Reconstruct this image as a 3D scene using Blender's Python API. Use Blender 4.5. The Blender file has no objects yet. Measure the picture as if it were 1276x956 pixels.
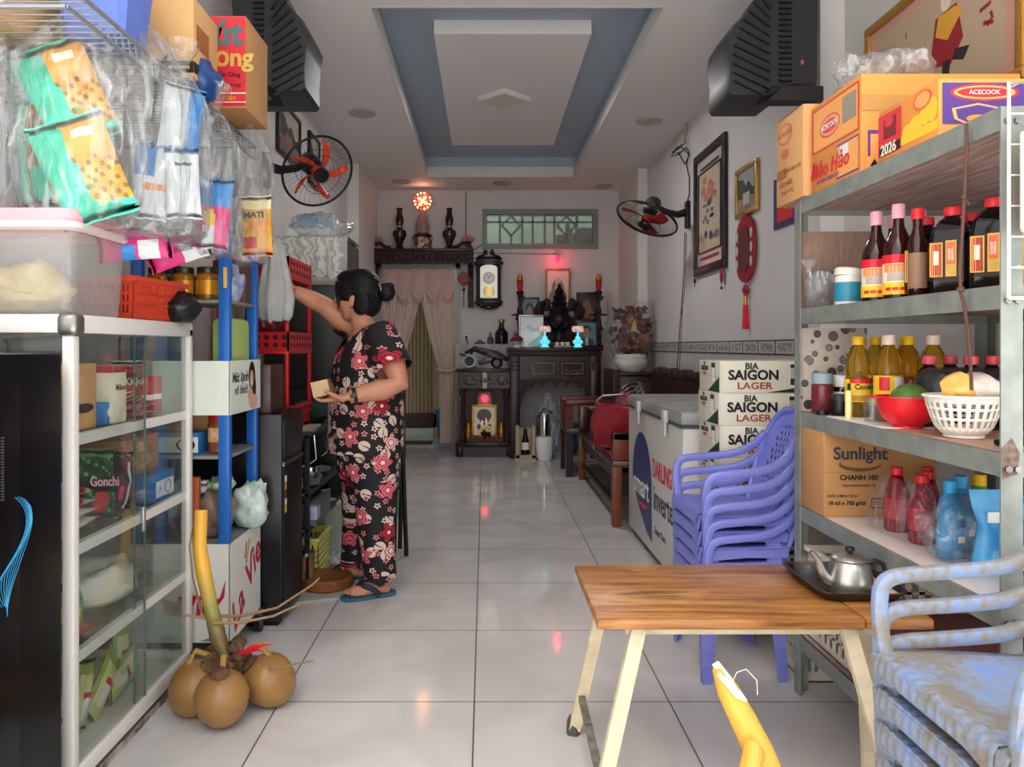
import bpy, bmesh, math, random
from mathutils import Vector, Matrix, Euler, noise
random.seed(7)
SC = bpy.context.scene
COL = SC.collection
PI = math.pi
# ---- the lens: 960 px focal length on a 1276x956 frame, level camera 1.094 m up, looking +Y
F, VX, VY, CH = 960.0, 604.0, 432.0, 1.094
def P(px, py, Y): return Vector(((px-VX)/F*Y, Y, CH-(py-VY)/F*Y))
def PX(px, Y): return (px-VX)/F*Y
def PZ(py, Y): return CH-(py-VY)/F*Y

# ---------------------------------------------------------------- materials
def lin(h):
    h = h.lstrip('#'); o = []
    for i in (0, 2, 4):
        c = int(h[i:i+2], 16)/255
        o.append(c/12.92 if c <= .04045 else ((c+.055)/1.055)**2.4)
    return (o[0], o[1], o[2], 1)
MATS = {}
def mat(name, hexc, rough=.5, metal=0., trans=0., alpha=1., emit=0., spec=.5, var=0., vscale=8., bump=0., bscale=40., coat=0., hex2=None, stretch=None, ior=1.45, sheen=0.):
    """Principled material; optional noise colour variation to hex2 and noise bump."""
    if name in MATS: return MATS[name]
    m = bpy.data.materials.new(name); m.use_nodes = True
    nt = m.node_tree; b = nt.nodes['Principled BSDF']
    b.inputs['Base Color'].default_value = lin(hexc)
    b.inputs['Roughness'].default_value = rough; b.inputs['Metallic'].default_value = metal
    b.inputs['Transmission Weight'].default_value = trans; b.inputs['Alpha'].default_value = alpha
    b.inputs['Specular IOR Level'].default_value = spec; b.inputs['IOR'].default_value = ior
    b.inputs['Coat Weight'].default_value = coat
    b.inputs['Sheen Weight'].default_value = sheen
    if emit: b.inputs['Emission Color'].default_value = lin(hexc); b.inputs['Emission Strength'].default_value = emit
    if hex2 or bump:
        tc = nt.nodes.new('ShaderNodeTexCoord'); mp = nt.nodes.new('ShaderNodeMapping')
        nt.links.new(tc.outputs['Object'], mp.inputs[0])
        if stretch: mp.inputs['Scale'].default_value = stretch
    if hex2:
        n = nt.nodes.new('ShaderNodeTexNoise'); n.inputs['Scale'].default_value = vscale; n.inputs['Detail'].default_value = 5
        nt.links.new(mp.outputs[0], n.inputs['Vector'])
        r = nt.nodes.new('ShaderNodeValToRGB'); r.color_ramp.elements[0].position = .5-var; r.color_ramp.elements[1].position = .5+var
        r.color_ramp.elements[0].color = lin(hexc); r.color_ramp.elements[1].color = lin(hex2)
        nt.links.new(n.outputs['Fac'], r.inputs[0]); nt.links.new(r.outputs[0], b.inputs['Base Color'])
    if bump:
        n2 = nt.nodes.new('ShaderNodeTexNoise'); n2.inputs['Scale'].default_value = bscale; n2.inputs['Detail'].default_value = 4
        nt.links.new(mp.outputs[0], n2.inputs['Vector'])
        bp = nt.nodes.new('ShaderNodeBump'); bp.inputs['Strength'].default_value = bump; bp.inputs['Distance'].default_value = .01
        nt.links.new(n2.outputs['Fac'], bp.inputs['Height']); nt.links.new(bp.outputs[0], b.inputs['Normal'])
    MATS[name] = m
    return m
def glassy(name, hexc, clear=.8, rough=.05, white=0., fres=1.3, crease_glint=0.):
    """Thin clear sheet: transparent, with fresnel reflection and a little milky diffuse."""
    if name in MATS: return MATS[name]
    m = bpy.data.materials.new(name); m.use_nodes = True; nt = m.node_tree
    for n in list(nt.nodes): nt.nodes.remove(n)
    N = nt.nodes.new
    out = N('ShaderNodeOutputMaterial'); tr = N('ShaderNodeBsdfTransparent'); gl = N('ShaderNodeBsdfGlossy'); df = N('ShaderNodeBsdfDiffuse')
    tr.inputs[0].default_value = lin(hexc); gl.inputs['Roughness'].default_value = rough; df.inputs[0].default_value = (.85, .86, .86, 1)
    lw = N('ShaderNodeLayerWeight'); lw.inputs['Blend'].default_value = .5
    pw = N('ShaderNodeMath'); pw.operation = 'POWER'; pw.inputs[1].default_value = 4.5; nt.links.new(lw.outputs['Facing'], pw.inputs[0])
    fr = N('ShaderNodeMath'); fr.operation = 'MULTIPLY_ADD'; f0 = ((fres-1)/(fres+1))**2; fr.inputs[1].default_value = (1-f0)*.8; fr.inputs[2].default_value = f0; nt.links.new(pw.outputs[0], fr.inputs[0])
    m1 = N('ShaderNodeMixShader'); m2 = N('ShaderNodeMixShader')
    m1.inputs[0].default_value = white
    nt.links.new(tr.outputs[0], m1.inputs[1]); nt.links.new(df.outputs[0], m1.inputs[2])
    nt.links.new(fr.outputs[0], m2.inputs[0]); nt.links.new(m1.outputs[0], m2.inputs[1]); nt.links.new(gl.outputs[0], m2.inputs[2])
    if crease_glint:      # white noise streaks: crumpled film plus painted highlights
        tc = N('ShaderNodeTexCoord'); mp = N('ShaderNodeMapping'); mp.inputs['Scale'].default_value = (1, 1, .35); nt.links.new(tc.outputs['Object'], mp.inputs[0])
        nz = N('ShaderNodeTexNoise'); nz.inputs['Scale'].default_value = 22; nz.inputs['Detail'].default_value = 4; nz.inputs['Distortion'].default_value = 1.5; nt.links.new(mp.outputs[0], nz.inputs['Vector'])
        rp = N('ShaderNodeValToRGB'); rp.color_ramp.elements[0].position = .5; rp.color_ramp.elements[1].position = .68
        rp.color_ramp.elements[0].color = (white, white, white, 1); rp.color_ramp.elements[1].color = (crease_glint, crease_glint, crease_glint, 1)
        nt.links.new(nz.outputs['Fac'], rp.inputs[0]); nt.links.new(rp.outputs[0], m1.inputs[0])
        bp = N('ShaderNodeBump'); bp.inputs['Strength'].default_value = .8; bp.inputs['Distance'].default_value = .02; nt.links.new(nz.outputs['Fac'], bp.inputs['Height']); nt.links.new(bp.outputs[0], gl.inputs['Normal']); nt.links.new(bp.outputs[0], lw.inputs['Normal'])
    nt.links.new(m2.outputs[0], out.inputs[0])
    MATS[name] = m
    return m
class NT:
    """small helper for longer node graphs"""
    def __init__(s, name):
        s.m = bpy.data.materials.new(name); s.m.use_nodes = True; s.t = s.m.node_tree; s.b = s.t.nodes['Principled BSDF']; MATS[name] = s.m
    def n(s, typ, **kw):
        x = s.t.nodes.new('ShaderNode'+typ)
        for k, v in kw.items():
            if k.startswith('i_'): x.inputs[int(k[2:]) if k[2:].isdigit() else k[2:]].default_value = v
            else: setattr(x, k, v)
        return x
    def l(s, a, b): s.t.links.new(a, b)
    def math(s, op, a, b=None):
        x = s.t.nodes.new('ShaderNodeMath'); x.operation = op
        for i, v in enumerate((a, b)):
            if v is None: continue
            if isinstance(v, (int, float)): x.inputs[i].default_value = v
            else: s.l(v, x.inputs[i])
        return x.outputs[0]
    def mix(s, fac, a, b):
        x = s.t.nodes.new('ShaderNodeMix'); x.data_type = 'RGBA'
        for sock, v in ((x.inputs[0], fac), (x.inputs[6], a), (x.inputs[7], b)):
            if isinstance(v, (tuple, float, int)): sock.default_value = v
            else: s.l(v, sock)
        return x.outputs[2]
    def coord(s, scale=(1, 1, 1), which='Object'):
        tc = s.n('TexCoord'); mp = s.n('Mapping'); mp.inputs['Scale'].default_value = scale
        s.l(tc.outputs[which], mp.inputs[0]); return mp.outputs[0]

# ---------------------------------------------------------------- mesh building
class MB:
    def __init__(s): s.bm = bmesh.new(); s.m = 0
    def _take(s, geom_faces):
        for f in geom_faces: f.material_index = s.m
    def box(s, c, size, rot=None, bev=0., seg=2):
        n0 = set(s.bm.faces)
        M = Matrix.Translation(c) @ (rot.to_matrix().to_4x4() if rot is not None else Matrix()) @ Matrix.Diagonal((size[0], size[1], size[2], 1))
        r = bmesh.ops.create_cube(s.bm, size=1, matrix=M)
        if bev:
            es = list({e for v in r['verts'] for e in v.link_edges})
            bmesh.ops.bevel(s.bm, geom=es, offset=bev, segments=seg, affect='EDGES', profile=.5)
        s._take([f for f in s.bm.faces if f not in n0]); return s
    def bx(s, x0, x1, y0, y1, z0, z1, bev=0.):
        return s.box(((x0+x1)/2, (y0+y1)/2, (z0+z1)/2), (abs(x1-x0), abs(y1-y0), abs(z1-z0)), None, bev)
    def rings(s, rs, cap0=True, cap1=True, closed=True):
        vs = [[s.bm.verts.new(p) for p in r] for r in rs]; fs = []
        for a, b in zip(vs[:-1], vs[1:]):
            n = len(a)
            for i in range(n if closed else n-1):
                j = (i+1) % n
                try: fs.append(s.bm.faces.new((a[i], a[j], b[j], b[i])))
                except ValueError: pass
        if closed and cap0 and len(vs[0]) > 2: fs.append(s.bm.faces.new(vs[0][::-1]))
        if closed and cap1 and len(vs[-1]) > 2: fs.append(s.bm.faces.new(vs[-1]))
        s._take(fs); return s
    def lathe(s, prof, c=(0, 0, 0), n=24, sx=1., sy=1., cap0=True, cap1=True, sq=0., R=None):
        rs = []
        for r, z in prof:
            ring = []
            for i in range(n):
                a = 2*PI*i/n; ca, sa = math.cos(a), math.sin(a)
                k = 1
                if sq: k = 1/((abs(ca)**(2+sq*10)+abs(sa)**(2+sq*10))**(1/(2+sq*10)))
                v = Vector((r*k*ca*sx, r*k*sa*sy, z))
                if R is not None: v = R @ v
                ring.append(v+Vector(c))
            rs.append(ring)
        return s.rings(rs, cap0, cap1)
    def cyl(s, p0, p1, r0, r1=None, n=12):
        return s.tube([p0, p1], [r0, r0 if r1 is None else r1], n)
    def tube(s, pts, r, n=8, cap=True, flat=1., up=None):
        """a round (or flattened) rod along pts; r a number or one per point"""
        pts = [Vector(p) for p in pts]; k = len(pts)
        rr = [r]*k if isinstance(r, (int, float)) else r
        rs = []; prev = None
        for i, p in enumerate(pts):
            t = (pts[min(i+1, k-1)]-pts[max(i-1, 0)]).normalized()
            if prev is None:
                a = Vector(up) if up else (Vector((0, 0, 1)) if abs(t.z) < .9 else Vector((1, 0, 0)))
                u = (a-t*a.dot(t)).normalized()
            else: u = (prev-t*prev.dot(t)).normalized()
            prev = u; w = t.cross(u)
            rs.append([p+u*(rr[i]*math.cos(2*PI*j/n))+w*(rr[i]*flat*math.sin(2*PI*j/n)) for j in range(n)])
        return s.rings(rs, cap, cap)
    def bar(s, p0, p1, w, h, up=(0, 0, 1)):
        """square bar from p0 to p1: w across, h along up"""
        p0, p1 = Vector(p0), Vector(p1); t = (p1-p0).normalized(); a = Vector(up)
        if abs(t.dot(a)) > .98: a = Vector((0, 1, 0))
        u = (a-t*a.dot(t)).normalized(); v = t.cross(u)
        q = [u*h/2+v*w/2, u*h/2-v*w/2, -u*h/2-v*w/2, -u*h/2+v*w/2]
        return s.rings([[p0+x for x in q], [p1+x for x in q]])
    def ball(s, c, r, u=16, v=10, rot=None):
        if isinstance(r, (int, float)): r = (r, r, r)
        n0 = set(s.bm.faces)
        M = Matrix.Translation(c) @ (rot.to_matrix().to_4x4() if rot is not None else Matrix()) @ Matrix.Diagonal((r[0], r[1], r[2], 1))
        bmesh.ops.create_uvsphere(s.bm, u_segments=u, v_segments=v, radius=1, matrix=M)
        s._take([f for f in s.bm.faces if f not in n0]); return s
    def quad(s, o, u, v):
        o, u, v = Vector(o), Vector(u), Vector(v)
        s._take([s.bm.faces.new([s.bm.verts.new(p) for p in (o, o+u, o+u+v, o+v)])]); return s
    def poly(s, pts, d=None):
        """flat polygon; with d extruded to a solid plate"""
        pts = [Vector(p) for p in pts]
        if d is None: s._take([s.bm.faces.new([s.bm.verts.new(p) for p in pts])]); return s
        d = Vector(d); return s.rings([pts, [p+d for p in pts]])
    def torus(s, c, R, r, axis='Z', n=28, k=8, sx=1., sy=1.):
        pts = []
        for i in range(n):
            a = 2*PI*i/n; x, y = R*sx*math.cos(a), R*sy*math.sin(a); cx_, cy_ = math.cos(a), math.sin(a)
            ring = []
            for j in range(k):
                b = 2*PI*j/k; d = r*math.cos(b); q = (x+cx_*d, y+cy_*d, r*math.sin(b))
                q = {'Z': q, 'Y': (q[0], q[2], q[1]), 'X': (q[2], q[0], q[1])}[axis]
                ring.append(Vector(q)+Vector(c))
            pts.append(ring)
        pts.append(pts[0])
        vs = [[s.bm.verts.new(p) for p in r_] for r_ in pts[:-1]]; vs.append(vs[0]); fs = []
        for a, b in zip(vs[:-1], vs[1:]):
            for i in range(k): fs.append(s.bm.faces.new((a[i], a[(i+1) % k], b[(i+1) % k], b[i])))
        s._take(fs); return s
    def xf(s, M):
        bmesh.ops.transform(s.bm, matrix=M, verts=s.bm.verts); return s
    def jitter(s, amp, scale=8., seed=0.):
        for v in s.bm.verts:
            q = v.co*scale+Vector((seed, seed*1.7, seed*.3)); v.co += Vector((noise.noise(q), noise.noise(q+Vector((9, 0, 0))), noise.noise(q+Vector((0, 9, 0)))))*amp
        return s
    def build(s, name, mats, parent=None, loc=None, rotz=0., sharp=.6, smooth=True):
        bmesh.ops.recalc_face_normals(s.bm, faces=s.bm.faces)
        me = bpy.data.meshes.new(name); s.bm.to_mesh(me); s.bm.free()
        for m in (mats if isinstance(mats, (list, tuple)) else [mats]): me.materials.append(m)
        if smooth:
            me.polygons.foreach_set('use_smooth', [True]*len(me.polygons))
            try: me.set_sharp_from_angle(angle=sharp)
            except Exception: pass
        o = bpy.data.objects.new(name, me); COL.objects.link(o)
        if parent is not None: o.parent = parent
        if loc is not None: o.location = loc
        o.rotation_euler = (0, 0, rotz)
        return o
def tag(o, label, cat, group=None, kind=None):
    o['label'] = label; o['category'] = cat
    if group: o['group'] = group
    if kind: o['kind'] = kind
    return o
def thing(name, label, cat, loc=(0, 0, 0), rotz=0., group=None, rot=None):
    o = bpy.data.objects.new(name, None); COL.objects.link(o); o.empty_display_size = .05
    o.location = loc; o.rotation_euler = rot if rot else (0, 0, rotz)
    return tag(o, label, cat, group)
def struct(name, mb, mats, label=None, sharp=.6):
    o = mb.build(name, mats, sharp=sharp); o['kind'] = 'structure'
    if label: o['label'] = label
    return o
KIDS = {}
def dup(root, loc, rotz=None, label=None, group=None, rot=None):
    """copy a thing with copies of its parts and sub-parts"""
    r = root.copy(); COL.objects.link(r); r.location = loc
    if rot is not None: r.rotation_euler = rot
    elif rotz is not None: r.rotation_euler = (0, 0, rotz)
    if label: r['label'] = label
    if group: r['group'] = group
    for ch in root.children:
        c = ch.copy(); COL.objects.link(c); c.parent = r
        for g in ch.children:
            d = g.copy(); COL.objects.link(d); d.parent = c
    return r
FONTS = []; TEXTS = []
def fonts_to_mesh():
    """turn every piece of lettering into an ordinary mesh"""
    bpy.context.view_layer.update(); dg = bpy.context.evaluated_depsgraph_get(); new = []; per = {}
    for ob in list(bpy.data.objects):
        if ob.type != 'FONT': continue
        cu = ob.data
        if cu.name not in per: per[cu.name] = bpy.data.meshes.new_from_object(ob.evaluated_get(dg))
        new.append((ob, per[cu.name]))
    for ob, me in new:
        o = bpy.data.objects.new('swap', me); COL.objects.link(o); o.parent = ob.parent; o.matrix_local = ob.matrix_local.copy()
        nm = ob.name; bpy.data.objects.remove(ob); o.name = nm
def words(txt, size, m, parent, o, u=(1, 0, 0), v=(0, 0, 1), name='lettering', align='CENTER', bold=0., shear=0., sx=1., ext=.0003):
    """lettering standing on a surface: origin o, reading direction u, up v"""
    cu = bpy.data.curves.new(name, 'FONT'); cu.body = txt; cu.size = size; cu.align_x = align; cu.align_y = 'CENTER'
    TEXTS.append(name); cu.extrude = ext; cu.offset = bold*size; cu.shear = shear; cu.resolution_u = 3; cu.materials.append(m)
    ob = bpy.data.objects.new(name, cu); COL.objects.link(ob)
    u, v = Vector(u).normalized(), Vector(v).normalized(); w = u.cross(v)
    M = Matrix((u*sx, v, w)).transposed().to_4x4(); M.translation = Vector(o)+w*.0006
    if parent is not None: ob.parent = parent
    ob.matrix_local = M; FONTS.append(ob)
    return ob
def flow(pts, k=4):
    """Catmull-Rom points through pts"""
    pts = [Vector(p) for p in pts]; out = []
    for i in range(len(pts)-1):
        a, b, c, d = pts[max(0, i-1)], pts[i], pts[i+1], pts[min(len(pts)-1, i+2)]
        for j in range(k):
            t = j/k; out.append(.5*((2*b)+(c-a)*t+(2*a-5*b+4*c-d)*t*t+(3*b-a-3*c+d)*t**3))
    return out+[pts[-1]]
RX = lambda a: Euler((a, 0, 0)); RY = lambda a: Euler((0, a, 0)); RZ = lambda a: Euler((0, 0, a))

# ---------------------------------------------------------------- shared materials
WHITE = mat('white_paint', '#d9d6d2', .6)
WALLM = mat('wall_plaster', '#d6d3d2', .7, hex2='#cbc8c7', var=.3, vscale=2)
CEIL = mat('ceiling_paint', '#dedbd9', .7)
BLUEGREY = mat('recess_paint', '#a6b5c4', .6)
BLACK = mat('black_plastic', '#121214', .4)
GLOSSBLACK = mat('gloss_black', '#07070a', .06, spec=.55)
DARK = mat('dark_grey_plastic', '#2b2d30', .5)
CHROME = mat('chrome', '#c9c9c9', .2, 1.)
STEEL = mat('brushed_steel', '#9a9a98', .35, 1.)
RED = mat('red_plastic', '#c4161f', .35)
BRIGHTRED = mat('bright_red_print', '#d81e2c', .4)
GOLD = mat('gold_metal', '#c79a3b', .35, 1.)
GOLDP = mat('gold_print', '#e0a83a', .45)
YELLOW = mat('yellow_print', '#f2c52a', .45)
ORANGE = mat('orange_print', '#ef8a2e', .5)
CREAM = mat('cream_print', '#efe6cf', .5)
PWHITE = mat('white_print', '#eeeeea', .45)
INK = mat('black_ink', '#15161a', .5)
NAVY = mat('navy_ink', '#1b2358', .45)
DGREEN = mat('dark_green_print', '#0f3b31', .5)
BROWNINK = mat('brown_ink', '#8a4a2a', .5)
PURPLE = mat('purple_print', '#5b3a8c', .5)
PINK = mat('pink_print', '#e2428c', .4)
SKYBLUE = mat('sky_blue_print', '#2f9fd8', .4)
TEAL = mat('teal_foil', '#3fcaa8', .25, .25)
CARD = mat('cardboard', '#b98a59', .8, hex2='#ad7d4d', var=.25, vscale=6)
CARDL = mat('pale_cardboard', '#d3a873', .75, hex2='#c99c66', var=.25, vscale=5)
BLUEMETAL = mat('blue_painted_metal', '#1f62b4', .35, .1)
ROSEWOOD = mat('dark_rosewood', '#2c0d10', .32, hex2='#1a0708', var=.25, vscale=14, bump=.15, bscale=60, coat=.1)
CARVED = mat('carved_rosewood', '#3a1315', .38, hex2='#180607', var=.12, vscale=45, bump=1., bscale=55)
CERAMIC = mat('white_ceramic', '#e4e0d8', .2)
GREY = mat('mid_grey', '#8d8f90', .5)
MILK = mat('milky_plastic', '#e9e7df', .4)
GLASS = glassy('cabinet_glass', '#f7faf8', rough=.02, white=.015, fres=1.42)
BAG = glassy('clear_bag', '#f6f8f8', rough=.15, white=.05, fres=1.6, crease_glint=.36)
BAGW = glassy('hazy_bag', '#f2f4f5', rough=.2, white=.14, fres=1.6, crease_glint=.45)
CLEAR = glassy('clear_bottle', '#f3f6f7', rough=.05, white=.03, fres=1.4)
SKIN = mat('skin', '#c98f72', .5, hex2='#b87c61', var=.3, vscale=9)
# ================================================================ the room
def make_floor():
    n = NT('floor_tiles'); c = n.coord()
    sp = n.n('SeparateXYZ'); n.l(c, sp.inputs[0])
    def line(sock, off, sp_):
        a = n.math('ADD', sock, -off+sp_*100); a = n.math('DIVIDE', a, sp_); a = n.math('FRACT', a)
        a = n.math('SUBTRACT', a, .5); a = n.math('ABSOLUTE', a)
        return n.math('GREATER_THAN', a, .5-.0024/sp_)
    g = n.math('MAXIMUM', line(sp.outputs[0], -.032, .6), line(sp.outputs[1], 2.372, .597))
    nz = n.n('TexNoise', i_Scale=2.2, i_Detail=8., i_Distortion=1.2); n.l(c, nz.inputs['Vector'])
    rp = n.n('ValToRGB'); rp.color_ramp.elements[0].position = .4; rp.color_ramp.elements[1].position = .62
    rp.color_ramp.elements[0].color = lin('#c4c2c0'); rp.color_ramp.elements[1].color = lin('#d1d0cf')
    n.l(nz.outputs['Fac'], rp.inputs[0])
    col = n.mix(g, rp.outputs[0], lin('#55504c'))
    n.l(col, n.b.inputs['Base Color'])
    r = n.math('MULTIPLY', g, .5); r = n.math('ADD', r, .07); n.l(r, n.b.inputs['Roughness'])
    n.b.inputs['Specular IOR Level'].default_value = .5
    return n.m
FLOORM = make_floor()
struct('floor', MB().bx(-1.75, 1.75, .2, 11.2, -.1, 0), FLOORM)
struct('street', MB().bx(-9, 9, -12, .2, -.14, -.04), mat('street_concrete', '#b4b3b1', .9, hex2='#a5a4a2', var=.3, vscale=3))
# ceiling: slab ring about a tray, with the tray's lip, recess and hanging panel
TX0, TX1, TY0, TY1 = -.578, .897, 3.77, 7.58
cz = 2.76
m = MB()
m.bx(-1.75, TX0, 1., 8.3, cz, cz+.3); m.bx(TX1, 1.75, 1., 8.3, cz, cz+.3)
m.bx(TX0, TX1, 1., TY0, cz, cz+.3); m.bx(TX0, TX1, TY1, 8.3, cz, cz+.3)
struct('ceiling', m, CEIL)
# the lip: a thin white edge standing in front of the blue cove
m = MB()
m.bx(TX0-.001, TX0+.02, TY0, TY1, cz-.001, cz+.1); m.bx(TX1-.02, TX1+.001, TY0, TY1, cz-.001, cz+.1)
m.bx(TX0+.02, TX1-.02, TY1-.02, TY1+.001, cz-.001, cz+.1); m.bx(TX0+.02, TX1-.02, TY0-.001, TY0+.02, cz-.001, cz+.1)
m.xf(Matrix.Translation((0, 0, 0)))
struct('trim_1', m, WHITE, 'white lip around the blue ceiling tray')
m = MB(); d = .0015
m.bx(TX0, TX1, TY0, TY1, cz+.2, cz+.22)
d = .004; m.bx(TX0-.004, TX0+d, TY0, TY1, cz+.1, cz+.2); m.bx(TX1-d, TX1+.004, TY0, TY1, cz+.1, cz+.2)
m.bx(TX0, TX1, TY1-d, TY1+.004, cz+.1, cz+.2); m.bx(TX0, TX1, TY0-.004, TY0+d, cz+.1, cz+.2)
struct('ceiling_recess', m, BLUEGREY, 'blue grey ceiling recess')
struct('ceiling_panel', MB().bx(-.29, .61, 4.4, 6.83, 2.88, 2.962), CEIL, 'white raised panel in the middle of the ceiling recess')
# walls
struct('wall_left', MB().bx(-1.45, -1.25, 3.05, 8.4, 0, cz+.02), WALLM)
struct('wall_left_front', MB().bx(-1.85, -1.62, 1., 3.05, 0, cz+.02).bx(-1.62, -1.44, 3.05, 3.2, 0, cz+.02), WALLM)
struct('wall_right', MB().bx(1.52, 1.75, 3.49, 8.4, 0, cz+.02), WALLM)
struct('wall_right_front', MB().bx(1.63, 1.85, 1., 3.49, 0, cz+.02), WALLM)
DX0, DX1, DZ = -1.10, -.307, 1.925
WX0, WX1, WZ0, WZ1 = -.026, 1.204, 2.136, 2.554
by0, by1 = 8.2, 8.32
m = MB()
m.bx(-1.3, DX0, by0, by1, 0, cz+.02); m.bx(DX0, DX1, by0, by1, DZ, cz+.02)
m.bx(DX1, WX0, by0, by1, 0, cz+.02); m.bx(WX0, WX1, by0, by1, 0, WZ0); m.bx(WX0, WX1, by0, by1, WZ1, cz+.02)
m.bx(WX1, 1.6, by0, by1, 0, cz+.02)
struct('wall_back', m, WALLM)
struct('column_left', MB().bx(-1.25, -1.145, 7.0, 8.2, 0, cz), WHITE)
struct('column_right', MB().bx(1.43, 1.52, 7.2, 8.2, 0, cz), WHITE)
# room beyond the doorway and transom, unroofed far back to let sky light in
BACKG = mat('back_room_plaster', '#9fb0a2', .8)
m = MB(); m.bx(-1.9, -1.75, 8.32, 11.2, 0, 2.9); m.bx(1.75, 1.9, 8.32, 11.2, 0, 2.9); m.bx(-1.75, 1.75, 11.05, 11.2, 0, 6.5)  # end wall raised far above the room to block the sun
struct('wall_back_room', m, BACKG)
struct('ceiling_back_room', MB().bx(-1.9, 1.9, 8.32, 10.1, 2.8, 2.9), BACKG)
# door lining
m = MB(); g = mat('door_frame_paint', '#aeb2ae', .5)
m.bx(DX0-.05, DX0, 8.17, 8.33, 0, DZ+.06); m.bx(DX1, DX1+.05, 8.17, 8.33, 0, DZ+.06); m.bx(DX0-.05, DX1+.05, 8.17, 8.33, DZ, DZ+.06)
struct('door_1', m, g, 'grey painted doorway lining behind the curtain')
# transom window
m = MB(); fr = mat('window_grey_paint', '#7d8682', .45)
Yw = 8.19
def wb(x0, x1, z0, z1, y0=8.17, y1=8.28): m.bx(x0, x1, y0, y1, z0, z1)
wb(WX0, WX1, WZ0, WZ0+.05); wb(WX0, WX1, WZ1-.055, WZ1); wb(WX0, WX0+.05, WZ0+.05, WZ1-.055); wb(WX1-.055, WX1, WZ0+.05, WZ1-.055)
for px in (623, 651, 664, 679, 691, 719): wb(PX(px, 8.2)-.011, PX(px, 8.2)+.011, WZ0+.05, WZ1-.055, 8.2, 8.25)
wb(WX0+.05, WX1-.05, WZ1-.14, WZ1-.125, 8.2, 8.25)
for cxp in (637, 706):
    X = PX(cxp, 8.2); zb = WZ0+.05; zc = WZ0+.2
    m.bar((X, 8.225, zb), (X, 8.225, zc-.05), .022, .03, (0, 1, 0))
    for sx in (-1, 1):
        m.bar((X, 8.225, zc-.06), (X+sx*.1, 8.225, zc+.05), .022, .03, (0, 1, 0)); m.bar((X+sx*.1, 8.225, zc+.05), (X, 8.225, WZ1-.07), .018, .03, (0, 1, 0))
w1 = struct('window_1', m, fr, 'grey framed transom window with diamond muntins')
o = MB().bx(WX0+.05, WX1-.05, 8.215, 8.221, WZ0+.05, WZ1-.055).build('glass_pane', glassy('transom_glass', '#cfdcd4', rough=.25, white=.25, fres=1.4), w1)
# things behind the transom glass
t = thing('gift_box', 'yellow and blue packet standing inside the transom window', 'packet', (PX(699, 8.24), 8.26, WZ0+.05))
MB().bx(-.045, .045, 0, .03, 0, .11).build('packet_body', YELLOW, t); MB().bx(.0, .046, -.001, .031, 0, .1).build('blue_side', NAVY, t)
t = MB().poly([(-.07, 0, 0), (.07, 0, .04), (.09, 0, .16), (.02, 0, .11), (-.03, 0, .25), (-.06, 0, .2)], (0, .03, 0)).build('paper_ornament', mat('yellow_leaf', '#c9b42a', .5), None, (PX(712, 8.24), 8.255, WZ0+.05))
tag(t, 'pointed yellow ornament behind the transom glass', 'ornament')
t = MB().box((0, .03, .09), (.16, .05, .18), None, .03).jitter(.02, 20).build('gift_bag', mat('maroon_bag', '#7a2430', .4), None, (PX(731, 8.24), 8.255, WZ0+.05))
tag(t, 'crumpled maroon bag at the end of the transom window', 'bag')
# tiled dado along the far right wall
n = NT('dado_tiles'); c = n.coord((1, 1, 1)); sp = n.n('SeparateXYZ'); n.l(c, sp.inputs[0])
a = n.math('FRACT', n.math('DIVIDE', n.math('ADD', sp.outputs[1], 10), .3)); g1 = n.math('GREATER_THAN', n.math('ABSOLUTE', n.math('SUBTRACT', a, .5)), .49)
a = n.math('FRACT', n.math('DIVIDE', n.math('ADD', sp.outputs[2], 10.25), .3)); g2 = n.math('GREATER_THAN', n.math('ABSOLUTE', n.math('SUBTRACT', a, .5)), .492)
n.l(n.mix(n.math('MAXIMUM', g1, g2), lin('#c2bebb'), lin('#8d8986')), n.b.inputs['Base Color']); n.b.inputs['Roughness'].default_value = .2
struct('trim_2', MB().bx(1.512, 1.521, 3.5, 7.2, 0, 1.05), n.m, 'pale tiled dado')
n = NT('dado_border'); c = n.coord((1, 1, 1)); sp = n.n('SeparateXYZ'); n.l(c, sp.inputs[0])
fy = n.math('ABSOLUTE', n.math('SUBTRACT', n.math('FRACT', n.math('DIVIDE', n.math('ADD', sp.outputs[1], 10), .25)), .5))
z = n.math('ABSOLUTE', n.math('SUBTRACT', sp.outputs[2], 1.09))
dk = n.math('MAXIMUM', n.math('GREATER_THAN', z, .032), n.math('GREATER_THAN', fy, .47))
vo = n.n('TexVoronoi', i_Scale=45.); n.l(c, vo.inputs['Vector'])
pat = n.math('MULTIPLY', n.math('GREATER_THAN', vo.outputs['Distance'], .45), n.math('LESS_THAN', z, .022))
pat = n.math('MULTIPLY', pat, n.math('LESS_THAN', fy, .36))
n.l(n.mix(n.math('MAXIMUM', dk, n.math('MULTIPLY', pat, .6)), lin('#bcb7b4'), lin('#4d4a4c')), n.b.inputs['Base Color']); n.b.inputs['Roughness'].default_value = .25
struct('trim_3', MB().bx(1.508, 1.521, 3.5, 7.2, 1.05, 1.13), n.m, 'patterned border tiles with dark edging lines above the dado')

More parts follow.
